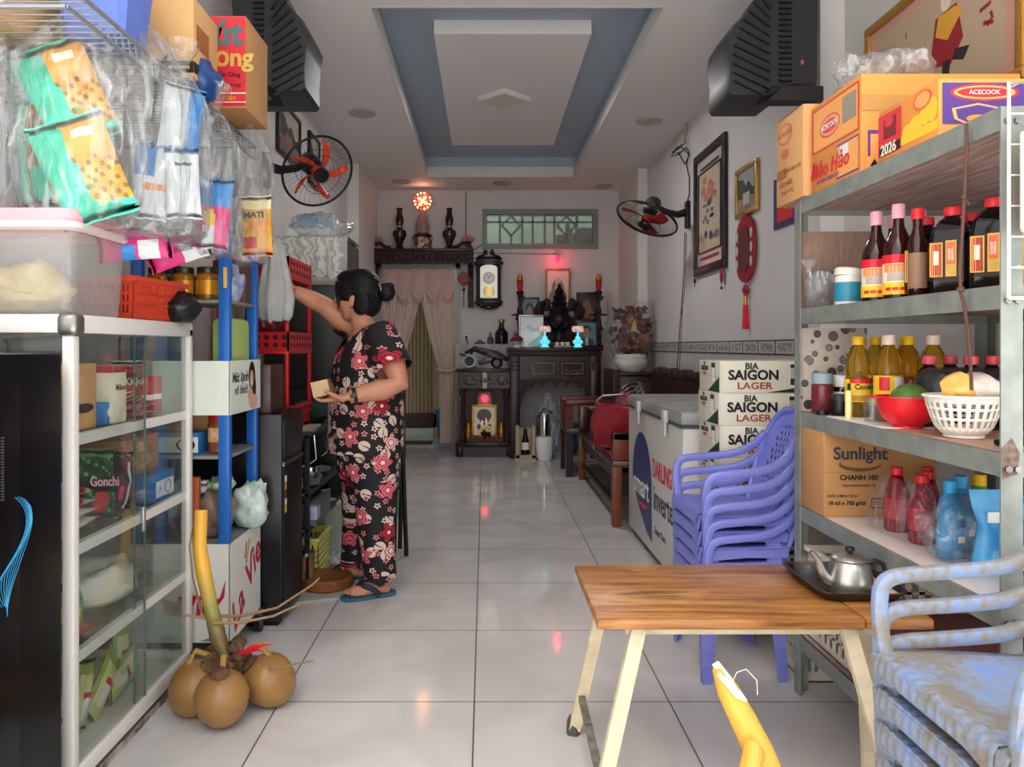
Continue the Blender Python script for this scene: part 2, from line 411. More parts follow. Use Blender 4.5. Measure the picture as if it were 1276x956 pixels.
# ---------------------------------------------------------------- ceiling lights
def downlight(px, py, lab):
    Y = F*(cz-CH)/(VY-py); X = PX(px, Y)
    t = thing('downlight', lab, 'ceiling light', (X, Y, cz), group='round recessed downlights')
    MB().lathe([(.098, 0), (.1, -.006), (.085, -.012), (.082, -.006)], n=32, cap0=False, cap1=False).build('rim', mat('light_rim', '#a9a29c', .5), t)
    MB().lathe([(.083, -.001), (.083, -.008)], n=32).build('diffuser', mat('unlit_diffuser', '#b0a8a2', .5), t)
downlight(451, 141, 'unlit round downlight in the ceiling near the red wall fan')
downlight(809, 151, 'unlit round downlight in the ceiling above the hanging black wall cord')
downlight(626, 228, 'small unlit downlight between ceiling tray and transom window')
downlight(752, 232, 'small unlit downlight in the ceiling by the white column')
downlight(500, 226, 'unlit downlight glowing faintly red above the lamp disc')
t = thing('panel_light', 'square white ceiling light turned as a diamond on the panel', 'ceiling light', (.138, 5.5, 2.88), PI/4)
MB().bx(-.135, .135, -.135, .135, -.035, 0, .004).build('housing', WHITE, t)
MB().bx(-.125, .125, -.125, .125, -.038, -.034).build('diffuser', mat('panel_diffuser', '#cfc9c4', .5), t)
# ================================================================ goods rack along the right wall
GALV = mat('galvanised_steel', '#969b95', .5, .2, hex2='#747b76', var=.25, vscale=16, bump=.15, bscale=50)
PLANK = mat('shelf_plank', '#c9b2ab', .8, hex2='#96786e', var=.2, vscale=6, stretch=(14, 1, 1), bump=.2)
PLY = mat('shelf_plywood', '#b28f7d', .7, hex2='#9a7666', var=.2, vscale=8, stretch=(10, 1, 1))
WTILE = mat('white_shelf_board', '#d9d0cb', .35)
RX0, RX1, RY0, RY1 = .985, 1.6, 1.47, 2.45
LV = [.19, .595, .89, 1.212, 1.555]
rack = thing('goods_rack', 'tall galvanised slotted steel rack of groceries along the wall', 'shelf rack', (RX0, RY0, 0))
W_, D_ = RX1-RX0, RY1-RY0
for (x, y, dx, dy) in ((0, 0, 1, 1), (0, D_, 1, -1), (W_, 0, -1, 1), (W_, D_, -1, -1)):
    m = MB()
    m.bx(x, x+dx*.042, y, y+dy*.004, 0, 1.553)
    if x or y: m.bx(x, x+dx*.004, y+dy*.004, y+dy*.042, 0, 1.553)
    m.build('post', GALV, rack)
for k, z in enumerate(LV):
    m = MB()
    for y in (0.004, D_-.008): m.bx(.004, W_-.004, y, y+.004, z-.046, z)
    for x in (0.0041, W_-.008): m.bx(x, x+.004, .0041, D_-.0041, z-.046, z); 
    m.bx(.004, .036, .004, D_-.004, z-.004, z)
    m.build('shelf_beam', GALV, rack)
    mt = [PLANK, WTILE, PLY, PLY, PLANK][k]
    m = MB()
    if k == 4:
        for i in range(5): m.bx(.012+i*.118, .012+i*.118+.113, .012, D_-.012, z-.03, z-.0045)
        m.bx(.012, W_-.012, .02, D_-.02, z-.0045, z+.0)
    else: m.bx(.01, W_-.012, .012, D_-.012, z-.02, z+.0005)
    m.build('shelf_board', mt, rack)
MB().poly([(.002, -.0008, .84), (.03, -.0008, .85), (.036, -.0008, .89), (.02, -.0008, .92), (.0, -.0008, .9)]).build('rust_stain', mat('rust_brown', '#5d3a31', .9, hex2='#7d7469', var=.2, vscale=60), rack)
# bolts and wire twist
for z in LV:
    for x in (.012, .03): MB().cyl((x, -.006, z-.03), (x, .002, z-.03), .007, n=6).build('bolt', STEEL, rack)

# end boards closing the far end of the shelves
t = MB().bx(0, .225, 0, .012, 0, .245).build('end_board', mat('weathered_board', '#a48878', .8, hex2='#85695c', var=.25, vscale=12, stretch=(10, 1, 1)), None, (.995, 2.428, LV[3]))
tag(t, 'weathered brown board closing the end of the fish sauce shelf', 'board')
n = NT('circle_board'); c = n.coord()
vo = n.n('TexVoronoi', i_Scale=26., i_Randomness=.9); vo.voronoi_dimensions = '2D'
sp = n.n('SeparateXYZ'); n.l(c, sp.inputs[0]); cb = n.n('CombineXYZ'); n.l(sp.outputs[0], cb.inputs[0]); n.l(sp.outputs[2], cb.inputs[1]); n.l(cb.outputs[0], vo.inputs['Vector'])
cs = n.n('SeparateColor'); n.l(vo.outputs['Color'], cs.inputs[0])
rad = n.math('ADD', n.math('MULTIPLY', cs.outputs[0], .3), .14)
ins = n.math('LESS_THAN', vo.outputs['Distance'], rad)
ins = n.math('MULTIPLY', ins, n.math('LESS_THAN', cs.outputs[1], .86))
ring = n.math('GREATER_THAN', vo.outputs['Distance'], n.math('SUBTRACT', rad, .05))
nz = n.n('TexNoise', i_Scale=60.); n.l(c, nz.inputs['Vector'])
base = n.mix(nz.outputs['Fac'], lin('#cdc2b6'), lin('#b8ada2'))
dot = n.mix(cs.outputs[2], lin('#8d8681'), lin('#3f3e40'))
dot = n.mix(ring, dot, lin('#3c3a3b'))
n.l(n.mix(ins, base, dot), n.b.inputs['Base Color']); n.b.inputs['Roughness'].default_value = .4
t = MB().bx(0, .215, 0, .012, 0, .262).build('patterned_board', n.m, None, (.99, 2.428, LV[2]))
tag(t, 'pale board with grey circle pattern standing behind the cooking oil', 'board')
t = MB().bx(0, .11, 0, .1, 0, .1, .004).build('white_box', PWHITE, None, (1.21, 2.3, LV[3]+.0)); 
tag(t, 'plain white box at the back of the fish sauce shelf', 'box')
t['label'] = 'plain white box beside the weathered brown end board'

# ---------------------------------------------------------------- cartons
def carton(name, label, cat, loc, size, base, patches=(), texts=(), rotz=0., group=None, tape=None, build=True, seam=True):
    """cardboard carton, origin at its lower corner (min x, min y); faces F = towards -Y, L = towards -X, R = +X, T = top.
    patches: (face, u0, u1, v0, v1, material) in fractions; texts: (face, string, size, u, v, material, bold)"""
    sx, sy, sz = size; e = .0007
    fr = {'F': (Vector((0, -e, 0)), Vector((sx, 0, 0)), Vector((0, 0, sz))), 'L': (Vector((-e, sy, 0)), Vector((0, -sy, 0)), Vector((0, 0, sz))),
          'R': (Vector((sx+e, 0, 0)), Vector((0, sy, 0)), Vector((0, 0, sz))), 'T': (Vector((0, 0, sz+e)), Vector((sx, 0, 0)), Vector((0, sy, 0)))}
    t = thing(name, label, cat, loc, rotz, group)
    mats = [base]; m = MB(); m.bx(0, sx, 0, sy, 0, sz, .003)
    k = 0
    for p in patches:
        f, u0, u1, v0, v1, mt = p[:6]
        if mt not in mats: mats.append(mt)
        m.m = mats.index(mt); o, u, v = fr[f]; k += 1
        nn = u.cross(v).normalized()*(.00012*k)
        if len(p) > 6 and p[6] == 'o':      # an oval patch
            cx_, cy_ = (u0+u1)/2, (v0+v1)/2
            m.poly([o+nn+u*(cx_+(u1-u0)/2*math.cos(a))+v*(cy_+(v1-v0)/2*math.sin(a)) for a in [2*PI*i/20 for i in range(20)]])
        elif len(p) > 6: m.poly([o+nn+u*(u0+(u1-u0)*a)+v*(v0+(v1-v0)*b) for a, b in p[6]])
        else: m.quad(o+nn+u*u0+v*v0, u*(u1-u0), v*(v1-v0))
    # top flap seam
    if seam:
        mats.append(mat('carton_seam', '#7b5a3a', .9)); m.m = len(mats)-1; m.bx(.004, sx-.004, sy/2-.001, sy/2+.001, sz-.0005, sz+.0004)
    m.build('carton_body', mats, t)
    for q in texts:
        f, s, size_, uu, vv, mt = q[:6]; o, u, v = fr[f]
        words(s, size_, mt, t, o+u*uu+v*vv+u.cross(v).normalized()*.0014, u, v, bold=q[6] if len(q) > 6 else 0., sx=q[7] if len(q) > 7 else 1., shear=q[8] if len(q) > 8 else 0.)
    if tape:
        mm = MB()
        for (x0, x1) in tape: mm.bx(x0, x1, -.0016, sy+.001, sz-.001, sz+.0016); mm.bx(x0, x1, -.0018, .0, sz*.78, sz+.0016)
        mm.build('tape_strip', mat('brown_tape', '#b8863f', .25), t)
    return t
OR = mat('orange_carton', '#e59648', .65, hex2='#dd8b3d', var=.3, vscale=5)
ORL = mat('orange_carton_print', '#f3a75d', .6)
KRAFT = mat('kraft_carton', '#dba870', .7, hex2='#d09b62', var=.3, vscale=5)
topz = LV[4]+.001
BRN = mat('brown_carton_print', '#a25a33', .6)
carton('noodle_carton', 'tall kraft carton with red oval at the end of the top shelf', 'carton', (.975, 2.36, topz), (.26, .215, .283), KRAFT,
       [('L', .08, .62, .68, .92, mat('red_oval', '#cf6a48', .6), 'o'), ('L', .12, .58, .70, .90, KRAFT, 'o'), ('L', .2, .5, .52, .63, mat('red_oval', '#cf6a48', .6), 'o'),
        ('L', .06, .4, .3, .41, BRN), ('F', .1, .32, .7, .95, ORL), ('F', .1, .3, .35, .65, ORL), ('L', .1, .9, .985, .998, BRN)],
       [('L', 'MÌ ĂN LIỀN', .02, .35, .8, mat('red_oval', '#cf6a48', .6), .01), ('L', 'HẢO HẢO', .022, .4, .22, BRN, .01), ('L', '30 gói x 75 g', .018, .45, .13, BRN), ('L', 'TÔM CHUA CAY', .017, .65, .36, BRN),
        ('F', 'MÌ', .03, .2, .85, BRIGHTRED, .02), ('F', 'CAY', .026, .2, .5, BRIGHTRED, .02)])
carton('noodle_carton', 'large orange noodle carton lettered Hảo Hảo with clear wrap on top', 'carton', (.992, 2.03, topz), (.42, .31, .258), OR,
       [('L', .03, .97, .44, .95, mat('red_frame', '#d4482f', .55)), ('L', .055, .945, .465, .925, ORL), ('L', .2, .62, .55, .8, BRIGHTRED, 'o'), ('L', .22, .6, .57, .78, ORL, 'o'), ('L', .25, .57, .6, .75, BRIGHTRED, 'o'),
        ('L', .66, .92, .6, .88, mat('grey_photo', '#9c9080', .6)), ('L', .55, .97, .03, .4, PURPLE), ('L', .56, .96, .05, .38, ORL), ('L', .62, .78, .24, .37, PWHITE), ('L', .03, .13, .16, .34, BRIGHTRED, 'o'),
        ('F', .04, .5, .05, .42, PURPLE), ('F', .055, .49, .07, .38, ORL), ('F', .1, .4, .2, .36, BRIGHTRED, 'o'), ('F', .03, .2, .02, .15, ORL), ('F', 0, 1, .62, .78, mat('brown_tape', '#b8863f', .25))],
       [('L', 'Hảo Hảo', .062, .4, .22, BRIGHTRED, .02, 1., .2), ('L', 'ACECOOK', .022, .41, .675, PWHITE, .01), ('L', 'MÌ TÔM CHUA CAY', .016, .38, .09, PURPLE), ('F', 'ACECOOK', .02, .25, .28, PWHITE), ('F', '▲', .025, .08, .08, INK), ('F', '☂', .03, .16, .08, INK)], tape=None)
VIO = mat('violet_print', '#4c2f7e', .5)
carton('noodle_carton', 'low orange and violet noodle carton printed 2026 with yellow clouds', 'carton', (.992, 1.685, topz), (.4, .255, .125), OR,
       [('L', 0.0, .42, .08, .9, BRIGHTRED), ('L', .02, .4, .1, .28, INK), ('L', .1, .33, .4, .8, mat('dark_red_print', '#7d1219', .5)), ('L', .12, .28, .62, .82, BRIGHTRED, 'o'), ('L', .42, 1., 0.12, .3, YELLOW),
        ('L', .44, .62, .2, .46, YELLOW, 'o'), ('L', .55, .78, .25, .55, YELLOW, 'o'), ('L', .72, .92, .3, .66, YELLOW, 'o'), ('L', .84, 1., .3, .75, YELLOW, 'o'),
        ('L', .62, .92, .6, .95, mat('salmon_print', '#e8643c', .5), 'o'), ('L', .65, .89, .64, .91, ORL, 'o'),
        ('F', .02, .98, .2, .92, VIO), ('F', .06, .44, .6, .9, BRIGHTRED, 'o'), ('F', .08, .42, .63, .87, ORL, 'o'), ('F', .1, .4, .66, .84, BRIGHTRED, 'o'),
        ('F', .07, .36, .1, .56, ORL, ((.5, 0), (.95, .4), (1, .8), (.5, 1), (0, .8), (.05, .4))), ('F', .09, .34, .14, .53, VIO, ((.5, 0), (.95, .4), (1, .8), (.5, 1), (0, .8), (.05, .4))), ('F', .15, .28, .22, .36, ORANGE, 'o'),
        ('F', .48, .54, .72, .9, GOLDP, 'o'), ('F', .55, .68, .6, .92, YELLOW, 'o'), ('F', .7, .97, .3, .9, mat('maroon_print', '#8c1d3f', .5), 'o')],
       [('L', '2026', .036, .2, .19, CREAM, .02), ('F', 'ACECOOK', .014, .25, .75, CREAM), ('F', 'Mì', .05, .56, .33, BRIGHTRED, .02, 1., .25)])
# clear wrap heaped on the orange carton
def crumple(name, label, cat, loc, size, m_, seed=1., amp=.25, peak=0., group=None, kind=None, seg=36):
    mb = MB(); mb.ball((0, 0, size[2]*.42), (size[0]/2, size[1]/2, size[2]*.5), seg, seg//2+2)
    for v in mb.bm.verts:
        q = Vector((v.co.x/size[0]*3.2+seed, v.co.y/size[1]*3.2, v.co.z/size[2]*3.2))
        k = noise.noise(q)+.5*abs(noise.noise(q*2.3))-.1
        v.co = Vector((v.co.x*(1+amp*k), v.co.y*(1+amp*k), max(0, v.co.z*(1+amp*k))))
        if peak: v.co.z *= 1+peak*max(0, noise.noise(q*.8+Vector((4, 4, 4))))
    for v in mb.bm.verts:
        q = Vector((v.co.x/size[0], v.co.y/size[1], v.co.z/size[2]))*7+Vector((seed*2, 0, seed)); v.co *= 1+.05*amp*(abs(noise.noise(q))*4-1)
    for v in mb.bm.verts: v.co.z = max(0, v.co.z)
    o = mb.build(name, m_, None, loc, sharp=.9)
    return tag(o, label, cat, group, kind)
crumple('plastic_wrap', 'crumpled clear plastic wrap heaped on the orange carton', 'plastic wrap', (1.13, 2.18, topz+.2585), (.24, .22, .1), BAGW, 3, .45, .9)

# ---------------------------------------------------------------- bottles
def bottle(name, label, cat, loc, prof, cap, body_m, cap_m, label_band=None, n=20, sq=0., sy=1., liquid=None, group=None, rotz=0., prints=()):
    """prof: (r, z) from base to neck; cap (r, z0, z1); label_band (z0, z1, material)"""
    t = thing(name, label, cat, loc, rotz, group)
    MB().lathe(prof, n=n, sq=sq, sy=sy).build('bottle_body', body_m, t)
    if liquid:
        lm, lz = liquid
        pr = [(max(.001, r-.0025), z+.002) for r, z in prof if z < lz]
        if pr: pr.append((pr[-1][0], lz)); MB().lathe(pr, n=n, sq=sq, sy=sy).build('liquid', lm, t)
    r, z0, z1 = cap
    MB().lathe([(r, z0), (r*1.03, z0+.003), (r, z1-.003), (r*.9, z1)], n=16).build('cap', cap_m, t)
    if label_band:
        z0, z1, lm = label_band; rr = max(r_ for r_, z_ in prof)
        lb = MB(); lb.lathe([(rr+.0008, z0), (rr+.0008, z1)], n=n, sq=sq, sy=sy, cap0=False, cap1=False)
        lms = [lm]
        for (a0, a1, y0, y1, pm) in prints:       # printed patches round the label
            if pm not in lms: lms.append(pm)
            lb.m = lms.index(pm); K = 6
            for i in range(K):
                aa, bb = a0+(a1-a0)*i/K, a0+(a1-a0)*(i+1)/K
                kk = lambda a: 1/((abs(math.cos(a))**(2+sq*10)+abs(math.sin(a))**(2+sq*10))**(1/(2+sq*10))) if sq else 1.
                Ra, Rb = (rr+.002)*kk(aa), (rr+.002)*kk(bb)
                lb.poly([(Ra*math.cos(aa), Ra*math.sin(aa)*sy, z0+(z1-z0)*y0), (Rb*math.cos(bb), Rb*math.sin(bb)*sy, z0+(z1-z0)*y0), (Rb*math.cos(bb), Rb*math.sin(bb)*sy, z0+(z1-z0)*y1), (Ra*math.cos(aa), Ra*math.sin(aa)*sy, z0+(z1-z0)*y1)])
        lb.build('label', lms, t)
    return t
SAUCE = mat('fish_sauce', '#2e0a0c', .08, spec=.6)
SOY = mat('soy_sauce', '#0d0507', .12, spec=.4)
OIL = mat('cooking_oil', '#fbc848', .04, trans=.88, ior=1.25, spec=.5)
PINKCAP = mat('pink_cap', '#f0a9b4', .4)
REDCAP = mat('red_cap', '#d42230', .35)
YELCAP = mat('yellow_cap', '#f2c218', .35)
FISH = [(.033, 0), (.036, .004), (.036, .12), (.034, .135), (.024, .16), (.014, .185), (.0125, .2), (.0125, .212)]
z3 = LV[3]+.001
fl = (.012, .112, CREAM)
A0 = -PI/2-.55
fp = [(A0-1.3, A0+1.5, .78, 1., BRIGHTRED), (A0-1.3, A0+1.5, 0, .3, YELLOW), (A0-.7, A0+.7, .34, .72, mat('silver_fish', '#b9a89c', .5)), (A0-.9, A0+.5, .56, .76, ORANGE), (A0-.8, A0+.8, .1, .18, BRIGHTRED), (A0+.9, A0+1.4, .3, .76, PWHITE)]
FG = 'pink capped fish sauce bottles'
b1 = bottle('fish_sauce_bottle', 'pink-capped fish sauce bottle next to the white tub', 'bottle', (1.05, 2.065, z3), FISH, (.0155, .205, .242), SAUCE, PINKCAP, fl, prints=fp, group=FG)
dup(b1, (1.122, 2.115, z3), label='pink-capped fish sauce bottle half hidden behind two others', group=FG)
dup(b1, (1.05, 1.955, z3), label='pink-capped fish sauce bottle standing nearest the soy sauce', group=FG)['label'] = 'pink-capped fish sauce bottle at the front edge beside the soy sauce'
dup(b1, (1.15, 2.035, z3), label='fourth fish sauce bottle whose small pink cap shows behind the rest', group=FG)
SOYP = [(.038, 0), (.041, .005), (.041, .125), (.036, .15), (.02, .172), (.013, .178), (.013, .186)]
sp_ = [(-PI/2-.72, -PI/2-.25, .1, .96, GOLDP), (-PI/2-.68, -PI/2-.29, .13, .93, mat('soy_label_red', '#b1232a', .4)), (-PI/2-.6, -PI/2-.4, .4, .75, CREAM), (-PI/2-.12, -PI/2+.36, .1, 1, GOLDP), (-PI/2-.08, -PI/2+.32, .4, .96, BRIGHTRED), (-PI/2-.08, -PI/2+.32, .14, .4, mat('leaf_green', '#6d9a3c', .5)), (-PI/2, -PI/2+.24, .5, .8, PWHITE)]
SG = 'red capped soy sauce bottles on the upper shelf'
s1 = bottle('soy_sauce_bottle', 'big square soy sauce bottle with two red labels in front', 'bottle', (1.072, 1.765, z3), SOYP, (.018, .18, .2), SOY, REDCAP, (.03, .12, mat('soy_label_black', '#120808', .5)), sq=1., prints=sp_, group=SG, rotz=-.75)
for (x, y, l) in ((1.092, 1.905, 'soy sauce bottle with red cap just behind the fish sauce'), (1.165, 1.945, 'soy sauce bottle showing its red cap at the back of the group'),
                  (1.17, 1.845, 'soy sauce bottle tucked behind the big square one'), (1.095, 1.655, 'big soy sauce bottle behind the hanging brown cord'), (1.2, 1.76, 'soy sauce bottle at the back beside the yellow bottle')):
    dup(s1, (x, y, z3), label=l, group=SG)
bottle('chili_sauce_bottle', 'tall thin soy bottle with narrow label beside pink-capped bottles', 'bottle', (1.04, 1.85, z3), [(.019, 0), (.021, .004), (.021, .13), (.011, .165), (.011, .19)], (.014, .186, .212), SAUCE, REDCAP, (.02, .105, mat('tan_label', '#8e6a55', .5)))
bottle('yellow_bottle', 'yellow condiment bottle with red cap beside the wire grid', 'bottle', (1.17, 1.69, z3), [(.026, 0), (.028, .004), (.028, .13), (.02, .15), (.013, .16)], (.022, .15, .185), mat('mustard_plastic', '#e6b528', .4), REDCAP)
# white tub
t = thing('white_tub', 'white plastic tub with blue label and lid ajar', 'tub', (1.045, 2.215, z3))
MB().lathe([(.034, 0), (.037, .003), (.036, .08), (.034, .085)], n=24).build('tub_body', mat('tub_white', '#dedbd3', .4), t)
MB().lathe([(.0375, .01), (.0372, .065)], n=24, cap0=False, cap1=False).build('label', mat('teal_label', '#2b86a3', .4), t)
MB().lathe([(.038, 0), (.038, .018), (.034, .022)], n=24).xf(Matrix.Translation((0, 0, .083)) @ RY(.12).to_matrix().to_4x4()).build('lid', mat('tub_white', '#dedbd3', .4), t)
# bag of cutlery
t = thing('cutlery_bag', 'knotted clear bag of spoons and sachets beside the white tub', 'bag', (1.03, 2.34, z3))
m = MB(); m.ball((0, 0, .055), (.06, .045, .06), 18, 12).jitter(.02, 22, 3)
for v in m.bm.verts: v.co.z = max(v.co.z, .001)
m.rings([[Vector((-.045+.012*math.cos(a)*k, .012*math.sin(a)*k, .105+h)) for a in [2*PI*i/8 for i in range(8)]] for k, h in ((1, 0), (.6, .012), (2.2, .04))], False, False)
m.build('clear_bag', BAGW, t)
m = MB()
for i in range(7):
    a = random.uniform(-1, 1); m.tube([(-.035+i*.012, -.015+.008*(i % 3), .012), (-.03+i*.011+a*.02, 0, .1+.01*(i % 2))], .003, 6); m.ball((-.03+i*.011+a*.02, 0, .1), (.008, .003, .012), 8, 6)
m.build('spoon_bundle', STEEL, t)
m = MB(); m.box((-.03, -.02, .03), (.03, .008, .04), RY(.5), .003); m.box((.02, -.025, .025), (.04, .008, .03), RY(-.4), .003); m.build('sachet_bundle', mat('sauce_sachet', '#4a3a32', .3), t)

# ---------------------------------------------------------------- shelf of oil, bowl and colander
z2 = LV[2]+.001
OILP = [(.034, 0), (.037, .005), (.037, .03), (.034, .045), (.036, .06), (.036, .11), (.033, .125), (.036, .14), (.035, .155), (.027, .185), (.015, .205), (.014, .213)]
og = 'bottles of cooking oil'
op = [(-PI/2-1.1, -PI/2+1.1, .82, 1., BRIGHTRED), (-PI/2-1., -PI/2+.9, .05, .3, mat('oil_label_amber', '#b98a16', .5)), (-PI/2-1.3, -PI/2-1.0, .3, .8, DGREEN)]
o1 = bottle('cooking_oil_bottle', 'yellow-capped cooking oil bottle with Cooking label by the spice jars', 'bottle', (1.08, 2.225, z2), OILP, (.017, .208, .232), OIL, YELCAP, (.045, .11, YELLOW), group=og, prints=op)
words('Cooking', .021, NAVY, o1, (0.006, -.0378, .088), (1, 0, 0), (0, 0, 1), bold=.02)
for (x, y, l) in ((1.16, 2.285, 'yellow-capped cooking oil bottle behind the spice jars'), (1.18, 2.15, 'yellow-capped cooking oil bottle behind the green fruit'),
                  (1.225, 2.245, 'cooking oil bottle whose yellow cap shows at the very back')):
    dup(o1, (x, y, z2), label=l, group=og)
o3 = bottle('cooking_oil_bottle', 'cooking oil bottle with white and red cap and a heart label', 'bottle', (1.098, 2.095, z2), OILP, (.017, .208, .234), OIL, mat('cap_white_red', '#e8d3c6', .4), (.045, .125, YELLOW), group=og,
            prints=[(-PI/2-.1, -PI/2+.9, .05, .95, PWHITE), (-PI/2-1.1, -PI/2-.4, .5, .95, BRIGHTRED)])
dup(o3, (1.225, 2.105, z2), label='cooking oil bottle with white and orange cap above the wrapped soy pack', group=og)
# wrapped soy pack
t = thing('soy_sauce_pack', 'four dark soy bottles shrink wrapped together behind the bowls', 'bottle pack', (1.215, 1.955, z2))
pk = [(-.07, .03), (0, .055), (.0, -.03), (.068, -.005)]
for (x, y) in pk:
    b = MB().lathe([(.032, 0), (.034, .004), (.034, .115), (.026, .14), (.013, .155), (.013, .162)], n=18).xf(Matrix.Translation((x, y, 0))).build('soy_bottle', SOY, t)
    MB().lathe([(.016, .158), (.017, .161), (.016, .178), (.014, .18)], n=14).xf(Matrix.Translation((x, y, 0))).build('cap', mat('pink_red_cap', '#d9505c', .4), b)
m = MB()
hull = []
for i in range(28):
    a = 2*PI*i/28; hull.append((.118*math.cos(a), .088*math.sin(a)))
m.rings([[Vector((x*k, y*k, z)) for x, y in hull] for z, k in ((.001, 1), (.05, 1.02), (.11, 1.0), (.135, .92), (.15, .7))], False, False).jitter(.004, 30)
m.build('shrink_wrap', glassy('grey_wrap', '#b9bcc0', rough=.12, white=.04, fres=1.35), t)
bottle('chili_bottle', 'small amber chili sauce bottle with pointed red cap', 'bottle', (1.255, 1.83, z2), [(.018, 0), (.02, .004), (.02, .08), (.013, .1), (.012, .105)], (.0125, .1, .135), mat('amber_sauce', '#a8701f', .2), REDCAP)
bottle('dark_bottle', 'dark slim bottle in the corner behind the white colander', 'bottle', (1.33, 1.79, z2), [(.024, 0), (.026, .004), (.026, .1), (.012, .15), (.011, .19)], (.014, .185, .205), SOY, BLACK)
# red bowl with avocado
t = thing('plastic_bowl', 'red plastic bowl with rim holding green fruit', 'bowl', (1.062, 1.935, z2))
MB().lathe([(.0, .004), (.03, .004), (.033, .0), (.036, 0), (.034, .006), (.055, .02), (.068, .045), (.073, .075), (.078, .076), (.078, .079), (.071, .079), (.066, .046), (.052, .023), (.03, .009), (.0, .008)], n=40, cap0=False, cap1=False).build('bowl_body', mat('bowl_red', '#d9202b', .3), t)
MB().bx(-.095, -.07, -.02, .02, .074, .079, .002).build('bowl_handle', mat('bowl_red', '#d9202b', .3), t)
t = thing('avocado', 'green avocado resting in the red bowl', 'fruit', (1.068, 1.935, z2+.014))
MB().lathe([(.0, 0), (.025, .004), (.043, .025), (.046, .05), (.038, .075), (.022, .092), (.0, .097)], n=24, sx=1.1, cap0=False, cap1=False).build('fruit_body', mat('avocado_skin', '#41662c', .4, hex2='#5b7d3a', var=.25, vscale=30, bump=.2, bscale=80), t)
MB().cyl((0, 0, .095), (.004, 0, .106), .004, .003).build('stem', mat('twig', '#5c4630', .8), t)
# white colander: a bowl with rows of slots
t = thing('colander', 'white slotted plastic colander at the end of the shelf', 'colander', (1.072, 1.725, z2))
m = MB(); n_ = 104
rows = [(.036, .004), (.047, .012), (.057, .024), (.064, .040), (.066, .046), (.071, .062), (.073, .068), (.0755, .078), (.077, .088), (.078, .092)]
vs = [[m.bm.verts.new((r*math.cos(2*PI*i/n_), r*math.sin(2*PI*i/n_), z)) for i in range(n_)] for r, z in rows]
for j in range(len(rows)-1):
    for i in range(n_):
        if j in (2, 4, 6) and i % 4 in (0, 1): continue
        m.bm.faces.new((vs[j][i], vs[j][(i+1) % n_], vs[j+1][(i+1) % n_], vs[j+1][i]))
m.bm.faces.new(vs[0])
o = m.build('basket_shell', mat('colander_white', '#e6e2d8', .4), t)
md = o.modifiers.new('thick', 'SOLIDIFY'); md.thickness = .0025
MB().torus((0, 0, .0925), .0795, .0035, n=48).build('rim', mat('colander_white', '#e6e2d8', .4), t)
MB().torus((0, 0, .003), .038, .003, n=32).build('foot_ring', mat('colander_white', '#e6e2d8', .4), t)
# bag in the colander
t = thing('food_bag', 'white and orange plastic bag lying in the colander', 'bag', (1.085, 1.73, z2+.075))
m = MB(); m.ball((.015, 0, .03), (.058, .05, .035), 18, 12).jitter(.018, 25, 5); m.build('white_bag', mat('bag_film_white', '#e2d8cf', .3, hex2='#c9b6a4', var=.2, vscale=30), t)
m = MB(); m.ball((-.03, -.01, .03), (.035, .04, .034), 14, 10).jitter(.014, 30, 8); m.build('orange_pack', mat('bag_film_orange', '#eda437', .3, hex2='#e8c67a', var=.2, vscale=40), t)
t = thing('kitchen_knife', 'black handled kitchen knife lying at the edge beside the colander', 'knife', (1.09, 1.585, z2), .4)
MB().bx(-.05, .06, -.012, .012, .001, .015, .005).build('handle', BLACK, t); MB().bx(.06, .19, -.013, .013, .004, .006).build('blade', STEEL, t)
# spice jars by the patterned board
t = thing('spice_jar', 'maroon labelled spice jar with white lid by the patterned board', 'jar', (1.035, 2.36, z2))
MB().lathe([(.03, 0), (.032, .003), (.032, .085), (.026, .092)], n=20).build('jar_body', mat('maroon_jar', '#6b2a2f', .25), t); MB().lathe([(.03, .09), (.03, .118), (.027, .121)], n=20).build('lid', mat('lid_bluegrey', '#8ea3ac', .5), t)
t = thing('spice_jar', 'white topped sauce jar with dark label behind the black tin', 'jar', (1.105, 2.375, z2))
MB().lathe([(.03, 0), (.032, .003), (.032, .08)], n=20).build('jar_body', SAUCE, t); MB().lathe([(.031, .08), (.031, .112), (.028, .115)], n=20).build('lid', PWHITE, t); MB().lathe([(.0326, .02), (.0326, .065)], n=20, cap0=False, cap1=False).build('label', PWHITE, t)
t = thing('black_tin', 'squat black tin in front of the oil bottles', 'tin', (1.05, 2.275, z2))
MB().lathe([(.025, 0), (.026, .002), (.026, .055), (.024, .058)], n=24).build('tin_body', BLACK, t); MB().lathe([(.0268, .046), (.0268, .06), (.025, .062)], n=24).build('lid', DARK, t)
t = MB().lathe([(.018, 0), (.018, .013), (.016, .015)], n=20).build('bottle_closure', BLACK, None, (1.008, 2.3, z2)); tag(t, 'small flat black cap lying in front of the patterned board', 'cap')
t = MB().lathe([(.008, 0), (.009, .004), (.009, .075), (.007, .08)], n=12).build('glue_stick', mat('pale_yellow', '#e8dc9a', .4), None, (1.02, 2.16, z2)); tag(t, 'slim pale yellow tube standing before the oil labels', 'tube')
t = thing('tasting_glass', 'small empty drinking glass in front of the oil bottles', 'glass', (1.035, 2.055, z2))
MB().lathe([(.02, 0), (.024, .07), (.0225, .07), (.019, .006), (0, .006)], n=20, cap1=False).build('glass_body', CLEAR, t)
t = MB().bx(-.09, .09, -.16, .16, 0, .002).build('paper_sheet', PWHITE, None, (1.0801, 2.07, z2-.0022)); tag(t, 'white paper sheet lining the shelf under the oil bottles', 'paper'); t.location.z = z2-.0005

